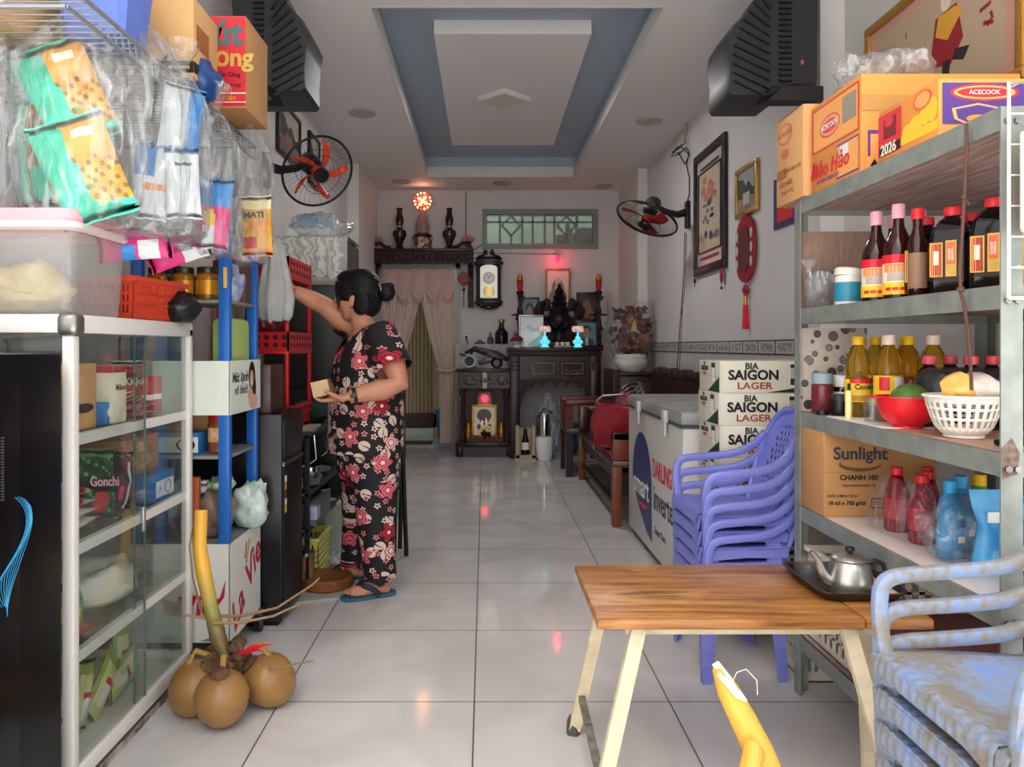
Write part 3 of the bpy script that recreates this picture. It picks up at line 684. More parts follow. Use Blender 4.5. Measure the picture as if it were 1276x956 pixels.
# ---------------------------------------------------------------- detergent shelf
z1 = LV[1]+.001
carton('detergent_carton', 'brown carton lettered Sunlight on the white board shelf', 'carton', (.99, 2.25, z1), (.33, .18, .256), CARD,
       [('F', .0, 1., .508, .512, BRN), ('F', .42, .64, .1, .22, INK), ('F', .43, .63, .12, .2, CARDL)] + [('F', .44+i*.024, .44+i*.024+.012, .13, .19, INK) for i in range(8)] + [('F', .13, .51, .52, .68, mat('brown_leaf', '#6d5335', .6), 'o'), ('F', .145, .51, .56, .69, CARD, 'o')],
       [('F', 'Sunlight', .05, .32, .72, mat('carton_ink', '#37434a', .6), .025), ('F', 'CHANH 100', .021, .31, .45, mat('carton_ink2', '#39322a', .6), .03), ('F', 'Nước rửa chén', .012, .2, .95, INK), ('F', '18 túi x 750 g/túi', .016, .2, .16, INK, .015), ('F', 'KHỐI LƯỢNG TỊNH', .01, .16, .24, INK), ('F', 'SẠCH NHANH DẦU MỠ', .009, .31, .36, INK)])
WRAP = glassy('thin_wrap', '#f8fafa', rough=.1, white=.02, fres=1.6, crease_glint=.18)
REDS = mat('red_syrup', '#9a0f2e', .08, trans=.3, spec=.5, ior=1.2)
RB = [(.029, 0), (.032, .005), (.032, .09), (.03, .105), (.016, .145), (.012, .15), (.012, .158)]
rg = 'red drink bottles in clear wrap'
r1 = bottle('drink_bottle', 'red drink bottle standing against the Sunlight carton', 'bottle', (1.115, 2.085, z1), RB, (.0155, .152, .172), REDS, REDCAP, (.035, .09, mat('crimson_label', '#b30f2b', .4)), group=rg)
for (x, y, l) in ((1.16, 2.02, 'red drink bottle second from the carton'), (1.11, 1.955, 'red drink bottle at the front edge of its group'), (1.2, 2.09, 'red drink bottle hidden at the back of its group')):
    dup(r1, (x, y, z1), label=l, group=rg)
t = MB(); hull = [(1.06, 2.135), (1.07, 1.92), (1.13, 1.9), (1.22, 2.0), (1.25, 2.08), (1.22, 2.125)]
rs = []
for z, k in ((0.001, 1), (.06, 1.03), (.12, .93), (.15, .8)):
    ring = []
    for i in range(len(hull)):
        a, b = Vector(hull[i]), Vector(hull[(i+1) % len(hull)])
        for q in range(4): p = a+(b-a)*q/4; ring.append(Vector(((p.x-1.15)*k, (p.y-2.03)*k, z)))
    rs.append(ring)
t.rings(rs, False, False).jitter(.006, 28); t = t.build('bottle_wrap', WRAP, None, (1.15, 2.03, z1), sharp=.3); tag(t, 'clear wrap around the red drink bottles', 'plastic wrap')
# blue refill pouches and water bottles
BL = mat('blue_refill', '#4ea6e0', .1, trans=.35, spec=.5, ior=1.2)
BLP = mat('blue_pouch', '#2f8fd0', .25, hex2='#6db6e0', var=.2, vscale=14)
bg = 'blue cleaning refill bottles'
def refill(loc, lab, sx=1.):
    t = thing('refill_bottle', lab, 'bottle', loc, .3, bg)
    MB().lathe([(.03, 0), (.034, .006), (.036, .05), (.03, .085), (.033, .11), (.025, .14), (.013, .155)], n=20, sy=.75).build('bottle_body', BL, t)
    MB().lathe([(.015, .153), (.015, .18), (.012, .183)], n=14).build('cap', SKYBLUE, t)
    m = MB(); m.m = 0; m.bx(-.018, .018, -.0285, -.026, .03, .075, .001); m.m = 1; m.bx(-.008, .01, -.0295, -.028, .04, .055); m.build('label', [mat('blue_label', '#3e8fc4', .4), CREAM], t)
    return t
refill((1.1, 1.82, z1), 'pale blue refill bottle with small barcode label')
refill((1.165, 1.885, z1), 'pale blue refill bottle behind the barcode one')
t = thing('detergent_pouch', 'bright blue detergent pouch with pinched waist', 'pouch', (1.125, 1.715, z1))
m = MB(); m.rings([[Vector((a*.05*k, .018*math.sin(i*PI/6)*k2*1.1, z)) for i, a in enumerate([math.cos(j*PI/6) for j in range(12)])] for z, k, k2 in ((0, .8, 1.6), (.01, .85, 1.6), (.06, .6, 1.3), (.1, .5, 1.1), (.14, .8, .9), (.165, .9, .25), (.18, .95, .1))])
m.build('pouch_body', BLP, t); MB().bx(-.02, .02, -.025, -.02, .11, .135, .002).build('label', PWHITE, t)
wg = 'clear water bottles with blue caps'
WB = [(.028, 0), (.031, .004), (.03, .03), (.031, .05), (.0305, .11), (.02, .145), (.012, .152), (.012, .16)]
w1b = bottle('water_bottle', 'clear water bottle with blue label and white cap by the rack post', 'bottle', (1.135, 1.625, z1), WB, (.015, .152, .172), CLEAR, PWHITE, (.05, .09, mat('water_label', '#2f6fc4', .4)), group=wg, prints=[(-PI/2-.2, -PI/2+.6, .1, .9, PWHITE), (-PI/2, -PI/2+.5, .3, .7, BRIGHTRED)])
dup(w1b, (1.2, 1.69, z1), label='clear water bottle behind the one with the white cap', group=wg)
bottle('water_bottle', 'water bottle with wide bright blue cap next to rack post', 'bottle', (1.1, 1.565, z1), WB, (.02, .15, .185), CLEAR, SKYBLUE, (.05, .085, mat('water_label2', '#c9d6e4', .4)), group=wg)
bottle('green_bottle', 'small green cleaner bottle behind the red drink bottles', 'bottle', (1.25, 1.945, z1), [(.024, 0), (.026, .004), (.026, .12), (.014, .15)], (.015, .148, .175), mat('green_clean', '#4aa05a', .2), YELCAP)
crumple('plastic_wrap', 'loose clear wrap around the blue refill bottles', 'plastic wrap', (1.115, 1.79, z1), (.2, .15, .16), WRAP, 8, .3)
t = bpy.data.objects['refill_bottle']

# crates at the bottom
def crate(name, lab, loc, size, m_, rotz=0., cat='crate', rows=3, cols=10):
    t = thing(name, lab, cat, loc, rotz); sx, sy, sz = size
    m = MB(); th = .004
    m.bx(-sx/2, sx/2, -sy/2, sy/2, 0, th)
    for s in (-1, 1):
        for (ax, L) in ((0, sx), (1, sy)):
            off = (sy/2 if ax == 0 else sx/2)*s
            def b(a0, a1, z0, z1):
                lo, hi = (off-th if s > 0 else off), (off if s > 0 else off+th)
                if ax == 0: m.bx(a0, a1, lo, hi, z0, z1)
                else: m.bx(lo, hi, a0, a1, z0, z1)
            b(-L/2, L/2, 0, sz*.16); b(-L/2, L/2, sz*.84, sz)
            nc = max(4, int(cols*L/sx)); w = L/nc
            for i in range(nc): b(-L/2+i*w, -L/2+i*w+w*.45, sz*.16, sz*.84)
            b(L/2-w*.45, L/2, sz*.16, sz*.84)
            for r in range(1, rows): zz = sz*.16+(sz*.68)*r/rows; b(-L/2, L/2, zz-.004, zz+.004)
    m.build('basket_shell', m_, t)
    mm = MB(); e = .008
    mm.bx(-sx/2-e, sx/2+e, -sy/2-e, -sy/2, sz-.014, sz); mm.bx(-sx/2-e, sx/2+e, sy/2, sy/2+e, sz-.014, sz); mm.bx(-sx/2-e, -sx/2, -sy/2, sy/2, sz-.014, sz); mm.bx(sx/2, sx/2+e, -sy/2, sy/2, sz-.014, sz)
    mm.build('rim', m_, t)
    return t
CRATE = mat('crate_white', '#cfc8b6', .5)
z0 = LV[0]+.001
crate('plastic_crate', 'white slotted plastic crate on the bottom shelf', (1.19, 2.26, z0), (.36, .3, .14), CRATE)
crate('plastic_crate', 'second white slotted crate stacked on top of the bottom one', (1.19, 2.26, z0+.141), (.36, .3, .14), CRATE)
crate('plastic_crate', 'white crate standing on the floor behind the lilac chairs', (1.16, 2.62, 0), (.24, .22, .22), CRATE)
carton('drink_carton', 'maroon printed carton on the bottom shelf by the table leg', 'carton', (1.0, 1.62, z0), (.36, .35, .22), mat('maroon_carton', '#7d4a44', .7), [('L', .1, .9, .3, .8, mat('maroon_dark', '#5c2f2d', .6)), ('F', .1, .9, .3, .8, mat('maroon_dark', '#5c2f2d', .6))], [])

# wire grid hung on the near end with a pink plastic pouch
WIRE = mat('white_wire', '#e4dfcf', .4)
t = thing('wire_grid', 'white wire display grid hung on the end of the rack', 'wire grid', (.985, 1.448, 1.185))
m = MB(); w, h = .3, .405
m.tube([(0, 0, 0), (0, 0, h), (w, 0, h), (w, 0, 0), (0, 0, 0)], .0035, 8)
for i in range(1, 7): m.tube([(0, 0, h*i/7), (w, 0, h*i/7)], .0018, 6)
for i in range(1, 8): m.tube([(w*i/8, 0, 0), (w*i/8, 0, h)], .0018, 6)
m.tube([(.02, 0, h), (.02, .02, h)], .002); m.tube([(.02, .0, .06), (.02, .022, .06)], .002)
m.build('grid_wires', WIRE, t)
t = thing('pink_pouch', 'pale pink plastic pouch with cherry print on the wire grid', 'pouch', (.992, 1.428, 1.305))
MB().bx(0, .2, -.008, .004, 0, .19, .008).build('pouch_body', mat('pale_pink', '#ecc8c4', .35), t)
m = MB(); m.m = 0; m.lathe([(.013, 0), (.013, .001)], n=16, R=RX(PI/2).to_matrix(), c=(.028, -.0085, .1)); m.lathe([(.014, 0), (.014, .001)], n=16, R=RX(PI/2).to_matrix(), c=(.052, -.0085, .107)); m.m = 1
m.poly([(.025, -.0095, .118), (.05, -.0095, .122), (.06, -.0095, .14), (.04, -.0095, .148), (.02, -.0095, .135)]); m.build('cherry_print', [mat('cherry', '#c23a46', .4), mat('leafprint', '#4c9a55', .5)], t)
# brown cord hanging from the top shelf
m = MB(); m.tube([(0, 0, 0), (.001, 0, -.06), (-.003, .001, -.15), (-.008, 0, -.22), (-.012, .002, -.3), (-.008, .004, -.345), (0, .006, -.37), (.01, .01, -.42), (.022, .02, -.5), (.03, .03, -.54)], .0035, 8)
m.ball((-.004, 0, -.148), (.007, .006, .006), 8, 6); m.ball((-.01, .002, -.335), (.008, .007, .007), 8, 6); m.tube([(-.004, 0, -.148), (.006, -.002, -.165)], .002, 6)
t = m.build('hanging_rope', mat('brown_cord', '#5a3a30', .7), None, (.975, 1.56, LV[4]-.01)); tag(t, 'knotted brown cord hanging across the soy sauce shelf', 'cord')

# ================================================================ folding table
WOODT = NT('table_wood'); c = WOODT.coord((2.5, 26, 26))
nz = WOODT.n('TexNoise', i_Scale=1.6, i_Detail=9., i_Roughness=.62, i_Distortion=.6); WOODT.l(c, nz.inputs['Vector'])
rp = WOODT.n('ValToRGB'); e = rp.color_ramp.elements; e[0].position = .25; e[0].color = lin('#4a2a16'); e[1].position = .74; e[1].color = lin('#c08a4e'); x_ = e.new(.46); x_.color = lin('#94602f')
WOODT.l(nz.outputs['Fac'], rp.inputs[0])
c2 = WOODT.coord((3.5, 7, 7)); n2 = WOODT.n('TexNoise', i_Scale=1.3, i_Detail=5.); WOODT.l(c2, n2.inputs['Vector'])
r2 = WOODT.n('ValToRGB'); r2.color_ramp.elements[0].position = .55; r2.color_ramp.elements[1].position = .8; WOODT.l(n2.outputs['Fac'], r2.inputs[0])
WOODT.l(WOODT.mix(r2.outputs[0], rp.outputs[0], lin('#c9a06a')), WOODT.b.inputs['Base Color'])
WOODT.b.inputs['Roughness'].default_value = .38
bp = WOODT.n('Bump', i_Strength=.25); bp.inputs['Distance'].default_value = .004; WOODT.l(nz.outputs['Fac'], bp.inputs['Height']); WOODT.l(bp.outputs[0], WOODT.b.inputs['Normal'])
t = thing('folding_table', 'worn wooden folding table on cream painted steel legs', 'table', (.245, 1.677, 0))
TL, TD, TH = .735, .425, .5
m = MB(); m.bx(0, .585, 0, TD, TH-.024, TH, .005); m.bx(.588, TL, 0, TD, TH-.024, TH, .005); m.build('tabletop', WOODT.m, t)
LEG = mat('cream_leg_paint', '#dccfb0', .5, hex2='#c8b898', var=.2, vscale=25)
def leg(p0, p1, w=.032): MB().bar(p0, p1, w, w*.6, (0, 1, 0)).build('leg', LEG, t)
leg((.10, .04, TH-.022), (-.012, .02, 0.0)); leg((.085, TD-.05, TH-.022), (.008, TD+.07, .016))
leg((TL-.175, .04, TH-.022), (TL-.045, .02, 0)); leg((TL-.06, .2, TH-.022), (TL-.03, .22, 0))
MB().bar((.016, .03, .12), (.024, TD+.03, .12), .018, .016).build('stretcher', mat('worn_stretcher', '#8f8a80', .6, hex2='#4a4743', var=.15, vscale=30), t)
MB().bar((TL-.098, .035, .2), (TL-.042, .21, .2), .018, .012).build('stretcher', LEG, t)
MB().bar((.07, .06, TH-.04), (TL-.1, .06, TH-.04), .02, .022).build('rail', LEG, t); MB().bar((.07, TD-.06, TH-.04), (TL-.1, TD-.06, TH-.04), .02, .022).build('rail', LEG, t)
MB().lathe([(.02, 0), (.021, .01), (.018, .035), (.013, .05)], n=10).jitter(.004, 50).xf(Matrix.Translation((.006, TD+.075, 0))).build('foot_wrap', mat('grey_tape', '#4c4a47', .7), t)
# tray, kettle, glasses
t = thing('serving_tray', 'dark metal serving tray with raised rim on the table', 'tray', (.882, 1.905, TH), .0)
m = MB(); hw, hd = .096, .125
def rr(w, d, z, r=.03, k=5):
    pts = []
    for (sx, sy, a0) in ((1, 1, 0), (-1, 1, PI/2), (-1, -1, PI), (1, -1, 1.5*PI)):
        for i in range(k): a = a0+PI/2*i/(k-1); pts.append(Vector((sx*(w-r)+r*math.cos(a), sy*(d-r)+r*math.sin(a), z)))
    return pts
m.rings([rr(hw-.02, hd-.02, .002), rr(hw-.012, hd-.012, .0005), rr(hw, hd, .024), rr(hw+.008, hd+.008, .026), rr(hw+.008, hd+.008, .0245), rr(hw-.012, hd-.012, -.0)], True, True)
m.build('tray_body', mat('tray_metal', '#4d4640', .3, .85), t)
t = thing('kettle', 'dented aluminium kettle with curved spout on the tray', 'kettle', (.884, 1.865, TH+.003))
ALU = mat('aluminium', '#b3b1ac', .33, .9, bump=.08, bscale=30)
MB().lathe([(.0, 0), (.052, 0), (.054, .004), (.052, .03), (.046, .06), (.041, .073), (.038, .076), (.0, .076)], n=36, cap0=False, cap1=False).build('kettle_body', ALU, t)
ld = MB().lathe([(.041, .074), (.042, .078), (.038, .083), (.02, .089), (.0, .09)], n=32, cap0=False, cap1=False).build('lid', ALU, t)
MB().lathe([(.006, .089), (.006, .094), (.011, .098), (.01, .106), (.0, .108)], n=14, cap1=False).build('knob', BLACK, ld)
MB().tube([(-.042, 0, .022), (-.06, 0, .03), (-.07, 0, .05), (-.078, 0, .075), (-.09, 0, .09), (-.096, 0, .093)], [.016, .015, .011, .008, .007, .006], 12).build('spout', ALU, t)
MB().tube([(.042, 0, .066), (.06, -.004, .074), (.078, -.006, .066), (.084, -.006, .045), (.076, -.005, .02), (.06, -.003, .008)], .0055, 10).build('handle', BLACK, t)
gg = 'upturned tea glasses on the tray'
g1 = thing('tea_glass', 'upturned tea glass on the tray beside the kettle spout', 'glass', (.812, 1.93, TH+.003), 0, gg)
MB().lathe([(.024, 0), (.0215, .05), (0, .05)], n=18, cap0=False, cap1=False).build('glass_body', CLEAR, g1)
dup(g1, (.82, 1.985, TH+.003), label='upturned tea glass at the far tray corner', group=gg); dup(g1, (.885, 1.975, TH+.003), label='upturned tea glass behind the kettle body', group=gg)
t = MB().box((0, 0, .018), (.03, .07, .008), RX(.3), .003).build('tea_packet', mat('tan_packet', '#cbb08a', .5), None, (.955, 1.93, TH+.003)); tag(t, 'tan tea packet on the tray behind the kettle handle', 'packet')
t = MB().box((0, 0, .012), (.035, .05, .01), RY(.2), .003).build('tea_packet', mat('tan_packet', '#cbb08a', .5), None, (.955, 1.82, TH+.003)); tag(t, 'tan tea packet at the tray rim under the chair arm', 'packet')

# ================================================================ plastic armchairs
def make_chair(name, label, M, group, sz):
    t = thing(name, label, 'chair', (0, 0, 0), 0, group)
    W = .19
    # seat: slightly dished shell with rolled front and a ribbed front apron
    m = MB(); nx, ny = 12, 14; vs = []
    for i in range(nx+1):
        row = []
        for j in range(ny+1):
            u = i/nx; v = j/ny*2-1
            x = -.142+.29*u; half = W-.028*u*u
            z = sz-.012*(1-v*v)*math.sin(PI*min(1, u*1.15))+.004*(1-u)
            if i == 0: z -= .008
            if abs(v) == 1: z -= .004
            row.append(m.bm.verts.new((x, v*half, z)))
        vs.append(row)
    for i in range(nx):
        for j in range(ny): m.bm.faces.new((vs[i][j], vs[i+1][j], vs[i+1][j+1], vs[i][j+1]))
    o = m.build('seat', M, t); md = o.modifiers.new('thick', 'SOLIDIFY'); md.thickness = .007; md.offset = -1
    # front and side aprons
    m = MB()
    m.rings([[(-.148, -W+.005, sz-.006), (-.152, -W+.02, sz-.05), (-.146, -W+.02, sz-.05), (-.142, -W+.005, sz-.004)], [(-.15, -W*.5, sz-.004), (-.153, -W*.5, sz-.034), (-.147, -W*.5, sz-.034), (-.142, -W*.5, sz-.002)], [(-.15, W*.5, sz-.004), (-.153, W*.5, sz-.034), (-.147, W*.5, sz-.034), (-.142, W*.5, sz-.002)], [(-.148, W-.005, sz-.006), (-.152, W-.02, sz-.05), (-.146, W-.02, sz-.05), (-.142, W-.005, sz-.004)]])
    for s in (-1, 1): m.rings([[(-.14, s*W, sz-.004), (-.14, s*(W+.003), sz-.045), (-.14, s*(W-.003), sz-.045), (-.14, s*(W-.006), sz-.003)], [(0, s*(W-.007), sz-.004), (0, s*(W-.004), sz-.034), (0, s*(W-.01), sz-.034), (0, s*(W-.013), sz-.003)], [(.145, s*(W-.028), sz-.004), (.145, s*(W-.025), sz-.04), (.145, s*(W-.031), sz-.04), (.145, s*(W-.034), sz-.003)]])
    m.build('apron', M, t)
    # ribs moulded into the front roll of the seat
    m = MB(); rs = []
    for k in range(61):
        y = -W*.86+W*1.72*k/60; h = .0014*math.sin(k/60*PI*26); rs.append([(-.1535-h, y, sz-.03), (-.1525-h, y, sz-.012), (-.146, y, sz+.001+h), (-.13, y, sz+.0025+h), (-.10, y, sz-.006)])
    m.rings(rs, closed=False); m.build('ribbed_edge', M, t)
    # legs: tapering angle section with cross ridges
    for sx, sy in ((-1, -1), (-1, 1), (1, -1), (1, 1)):
        m = MB()
        xt, yt = (-.13 if sx < 0 else .12), sy*(W-.03 if sx > 0 else W-.02)
        xb, yb = (-.148 if sx < 0 else .135), sy*(W+.005 if sx < 0 else W-.012)
        def sec(f, w, th):
            x = xt+(xb-xt)*f; y = yt+(yb-yt)*f; z = (sz-.006)*(1-f)
            a = -sx*w; b = -sy*w
            return [(x, y, z), (x+a, y, z), (x+a, y+sy*-th, z), (x-sx*th, y-sy*th, z), (x-sx*th, y+b, z), (x, y+b, z)]
        m.rings([sec(0, .05, .006), sec(.5, .04, .0055), sec(1, .03, .005)])
        for f in (.45, .62, .79, .97):
            w = .046-.016*f; x = xt+(xb-xt)*f; y = yt+(yb-yt)*f; z = (sz-.006)*(1-f)
            m.poly([(x, y, z), (x-sx*w, y, z), (x, y-sy*w, z)], (0, 0, .004))
        m.build('leg', M, t)
    # arms: broad flat band rising from the front corner, running back to the top of the back
    for s in (-1, 1):
        m = MB()
        pts = [(-.125, s*(W-.012), sz-.01), (-.13, s*(W-.003), sz+.04), (-.128, s*(W+.004), sz+.09), (-.118, s*(W+.008), sz+.118), (-.09, s*(W+.01), sz+.131), (-.03, s*(W+.008), sz+.137), (.04, s*(W+.002), sz+.144), (.1, s*(W-.012), sz+.158), (.15, s*(W-.03), sz+.19), (.185, s*(W-.046), sz+.235)]
        rs = []; pts = flow(pts, 4)
        for k, p in enumerate(pts):
            a = pts[max(0, k-1)]; b = pts[min(len(pts)-1, k+1)]; tt = (b-a).normalized()
            side = Vector((0, s, 0)); side = (side-tt*side.dot(tt)).normalized(); up = tt.cross(side)
            hw = .011; ht = .0135
            ring = []
            for (cu, cv) in ((-1, -.55), (-.8, -.88), (-.35, -1), (.35, -1), (.8, -.88), (1, -.55), (1, .55), (.8, .88), (.35, 1), (-.35, 1), (-.8, .88), (-1, .55)):
                ring.append(p+side*hw*cu+up*ht*cv)
            rs.append(ring)
        m.rings(rs); m.build('armrest', M, t)
    # back: curved shell with a lattice of diamond openings inside a solid border
    m = MB(); nu, nv = 26, 30; vs = []
    for i in range(nv+1):
        f = i/nv; row = []
        z = sz-.01+.335*f
        half = (.125+.03*math.sin(PI*min(1, f*1.25)*.8))
        if f > .72: q = (f-.72)/.28; half *= math.sqrt(max(0.0, 1-q*q*.80))
        for j in range(nu+1):
            v = j/nu*2-1
            x = .128+.115*f+.02*f*f-.035*v*v*(.4+.6*f)
            row.append(m.bm.verts.new((x, v*half, z)))
        vs.append(row)
    for i in range(nv):
        for j in range(nu):
            if 6 <= i <= 24 and 5 <= j <= 20 and not (12 <= j <= 13):
                if i % 2 == 0 and (j+(i//2)) % 2 == 0: continue
            m.bm.faces.new((vs[i][j], vs[i][j+1], vs[i+1][j+1], vs[i+1][j]))
    o = m.build('backrest', M, t); md = o.modifiers.new('thick', 'SOLIDIFY'); md.thickness = .006
    m = MB()
    edge = [tuple(vs_) for vs_ in []]
    pts = []
    for i in range(0, nv+1, 2):
        f = i/nv; half = (.125+.03*math.sin(PI*min(1, f*1.25)*.8))
        if f > .72: q = (f-.72)/.28; half *= math.sqrt(max(0.0, 1-q*q*.80))
        x = .128+.115*f+.02*f*f-.035*(.4+.6*f); pts.append(Vector((x, half, sz-.01+.335*f)))
    top = []
    half = pts[-1].y
    for j in range(1, 10): v = 1-2*j/10; top.append(Vector((.128+.135-.035*v*v, v*half, sz+.325+.006*(1-v*v))))
    full = pts+top+[Vector((p.x, -p.y, p.z)) for p in reversed(pts)]
    m.tube(full, .010, 8); m.build('back_rim', M, t)
    return t
LILAC = mat('lilac_plastic', '#787fcd', .32, hex2='#7278c4', var=.3, vscale=6)
cg = 'stack of lilac plastic armchairs'
c0 = make_chair('plastic_armchair', 'topmost lilac plastic armchair in the stack behind the table', LILAC, cg, .338)
cx_, cy_ = .845, 2.685
names = ['lowest lilac armchair standing on the floor under its stack', 'second lilac armchair up from the floor in its stack', 'middle lilac armchair in the stack of five', 'second lilac armchair from the top of its stack']
for k in range(4): dup(c0, (cx_+.002*(4-k), cy_, .052*k), 0, names[k], cg)
c0.location = (cx_, cy_, .052*4)
m = MB(); m.bx(-.001, .001, -.014, .014, -.008, .008, .0); 
st = m.build('label', mat('sticker', '#e8e2e6', .4), c0, (.247, 0, .338+.305)); st['label'] = 'small white brand sticker'; st.rotation_euler = (0, .35, 0)
DIRTY = NT('weathered_blue_plastic'); c = DIRTY.coord((1, 1, 1))
nz = DIRTY.n('TexNoise', i_Scale=6., i_Detail=8., i_Roughness=.7); DIRTY.l(c, nz.inputs['Vector'])
n3 = DIRTY.n('TexNoise', i_Scale=60., i_Detail=4.); DIRTY.l(c, n3.inputs['Vector'])
f_ = DIRTY.math('ADD', DIRTY.math('MULTIPLY', nz.outputs['Fac'], .75), DIRTY.math('MULTIPLY', n3.outputs['Fac'], .3))
rp = DIRTY.n('ValToRGB'); e = rp.color_ramp.elements; e[0].position = .4; e[0].color = lin('#7391d2'); e[1].position = .6; e[1].color = lin('#867f72'); x_ = e.new(.5); x_.color = lin('#8696b0')
DIRTY.l(f_, rp.inputs[0]); DIRTY.l(rp.outputs[0], DIRTY.b.inputs['Base Color']); DIRTY.b.inputs['Roughness'].default_value = .5
cg = 'stack of weathered blue armchairs'
c0 = make_chair('weathered_armchair', 'topmost weathered pale blue armchair in the stack by the table end', DIRTY.m, cg, .349)
names = ['lowest weathered blue armchair of its stack', 'second weathered blue armchair up from the bottom of its stack', 'weathered blue armchair directly beneath the topmost one']
cx_, cy_ = .862, 1.238
for k in range(3): dup(c0, (cx_+.002*(3-k), cy_, .062*k), 0, names[k], cg)
c0.location = (cx_, cy_, .062*3)
# ================================================================ chest freezer, beer cases, bench
FW = mat('freezer_white', '#c9c8c4', .35)
FX0, FX1, FY0, FY1 = .85, 1.45, 3.31, 4.55
t = thing('chest_freezer', 'white chest freezer with grey lid lettered DARLING', 'freezer', (FX0, FY0, 0))
w, d = FX1-FX0, FY1-FY0
MB().bx(0, w, 0, d, .04, .745, .012).build('cabinet_body', FW, t)
GL = mat('freezer_lid_grey', '#a5a7a6', .4, hex2='#7d7f7e', var=.2, vscale=7)
m = MB(); m.bx(-.012, w+.01, -.012, d+.01, .752, .815, .02); l1 = m.build('lid', GL, t)
m = MB(); m.bx(-.006, w, -.006, d, .742, .756); m.build('gasket', mat('rubber_grey', '#4b4f55', .7), t)
for y in (.25, .86): 
    h = MB(); h.bx(-.03, -.008, y-.03, y+.03, .742, .80, .006); h.bx(-.026, -.014, y-.02, y+.02, .68, .745, .004); h.build('handle', mat('handle_white', '#c8c7c2', .4), l1)
m = MB(); m.bx(0.02, w-.02, .02, d-.02, 0.012, .042); m.build('base', DARK, t)
for y in (.06, d-.06):
    for x in (.06, w-.06): MB().cyl((x, y-.012, .02), (x, y+.012, .02), .02).build('caster', BLACK, t)
BLU = mat('freezer_blue', '#1c2d70', .4)
arc = [(a, b) for a, b in [(-.0, .12), (.02, .22), (.055, .36), (.11, .47), (.17, .53), (.23, .55), (.29, .53), (.34, .46), (.37, .36), (.39, .24), (.4, .12)]]
# printed oval swoosh on the side facing the aisle
pts = []
for i in range(25):
    a = PI*.02+PI*.96*i/24; pts.append(Vector((-.0015, .86+.25*math.cos(a), .36+.27*math.sin(a)*1.0)))
pts2 = [Vector((-.0015, 1.19, .30)), ]
m = MB(); m.poly(pts+[Vector((-.0015, .60, .10)), Vector((-.0015, .72, .12)), Vector((-.0015, .9, .2)), Vector((-.0015, 1.04, .28))]); m.build('oval_emblem', BLU, t, smooth=False)
m = MB(); m.poly([(-.0022, .98, .25), (-.0022, .68, .26), (-.0022, .8, .225)]); m.build('red_streak', BRIGHTRED, t)
words('DARLING', .13, BRIGHTRED, t, (-.001, .385, .48), (0, -1, 0), (0, 0, 1), bold=.02, sx=.72)
words('smart', .17, PWHITE, t, (-.004, .86, .34), (0, -1, 0), (0, 0, 1), bold=.012)
words('inverter', .17, NAVY, t, (-.001, .335, .335), (0, -1, 0), (0, 0, 1), bold=.012, sx=.85)
words('Super Dura', .05, INK, t, (-.001, .42, .18), (0, -1, 0), (0, 0, 1))
# beer cases
BC = mat('beer_carton', '#dad6c4', .55)
bh = .1225; bz = .055
nm = ['at the bottom of the stack', 'second from the bottom of the stack', 'third from the bottom of the stack', 'fourth from the bottom of the stack', 'fourth from the top of the stack', 'third from the top of the stack', 'directly under the topmost beer case', 'on top of the stack']
REDBR = mat('lager_red', '#a4492f', .5)
p0 = MB(); 
for y in (0, .11, .22): p0.bx(0, .36, y, y+.05, .035, .055)
p0.bx(.02, .07, 0, .27, 0, .035); p0.bx(.29, .34, 0, .27, 0, .035)
tag(p0.build('wooden_pallet', PLY, None, (.9, 2.96, 0)), 'low wooden pallet under the beer cases', 'pallet')
first = None
for k in range(8):
    loc = (.892+(.004 if k % 2 else 0), 2.935, bz+k*(bh+.0006)); lab = 'cream beer case lettered SAIGON LAGER '+nm[k]
    if first is None:
        first = carton('beer_case', lab, 'beer case', loc, (.40, .28, bh), BC,
           [('F', .45, .82, .02, .2, DGREEN, ((0, 0), (1, 0), (1, 1), (.72, .75))), ('F', .66, .8, .2, .95, PWHITE), ('F', .67, .79, .25, .9, mat('can_print', '#b7b3a0', .4)), ('F', .67, .79, .25, .45, DGREEN), ('F', .67, .79, .78, .9, DGREEN),
            ('F', .0, .02, .0, 1, BC), ('L', .45, .98, .02, .5, DGREEN, ((0, 0), (1, 0), (1, 1))), ('L', .6, .82, .35, .95, mat('can_print', '#b7b3a0', .4)), ('L', .63, .79, .35, .9, PWHITE), ('L', .63, .79, .78, .92, DGREEN), ('L', 0, 1, .495, .505, mat('carton_line', '#9c998a', .6))],
           [('F', 'BIA', .034, .3, .83, DGREEN, .03), ('F', 'SAIGON', .051, .32, .55, INK, .035, 1.02), ('F', 'LAGER', .036, .33, .22, REDBR, .02, 1.25),
            ('L', 'BIA', .016, .3, .9, DGREEN, .02), ('L', 'SAIGON', .026, .3, .74, INK, .03), ('L', 'LAGER', .016, .3, .58, REDBR, .02)], group='stacked beer cases', seam=False)
    else: dup(first, loc, 0, lab, 'stacked beer cases')
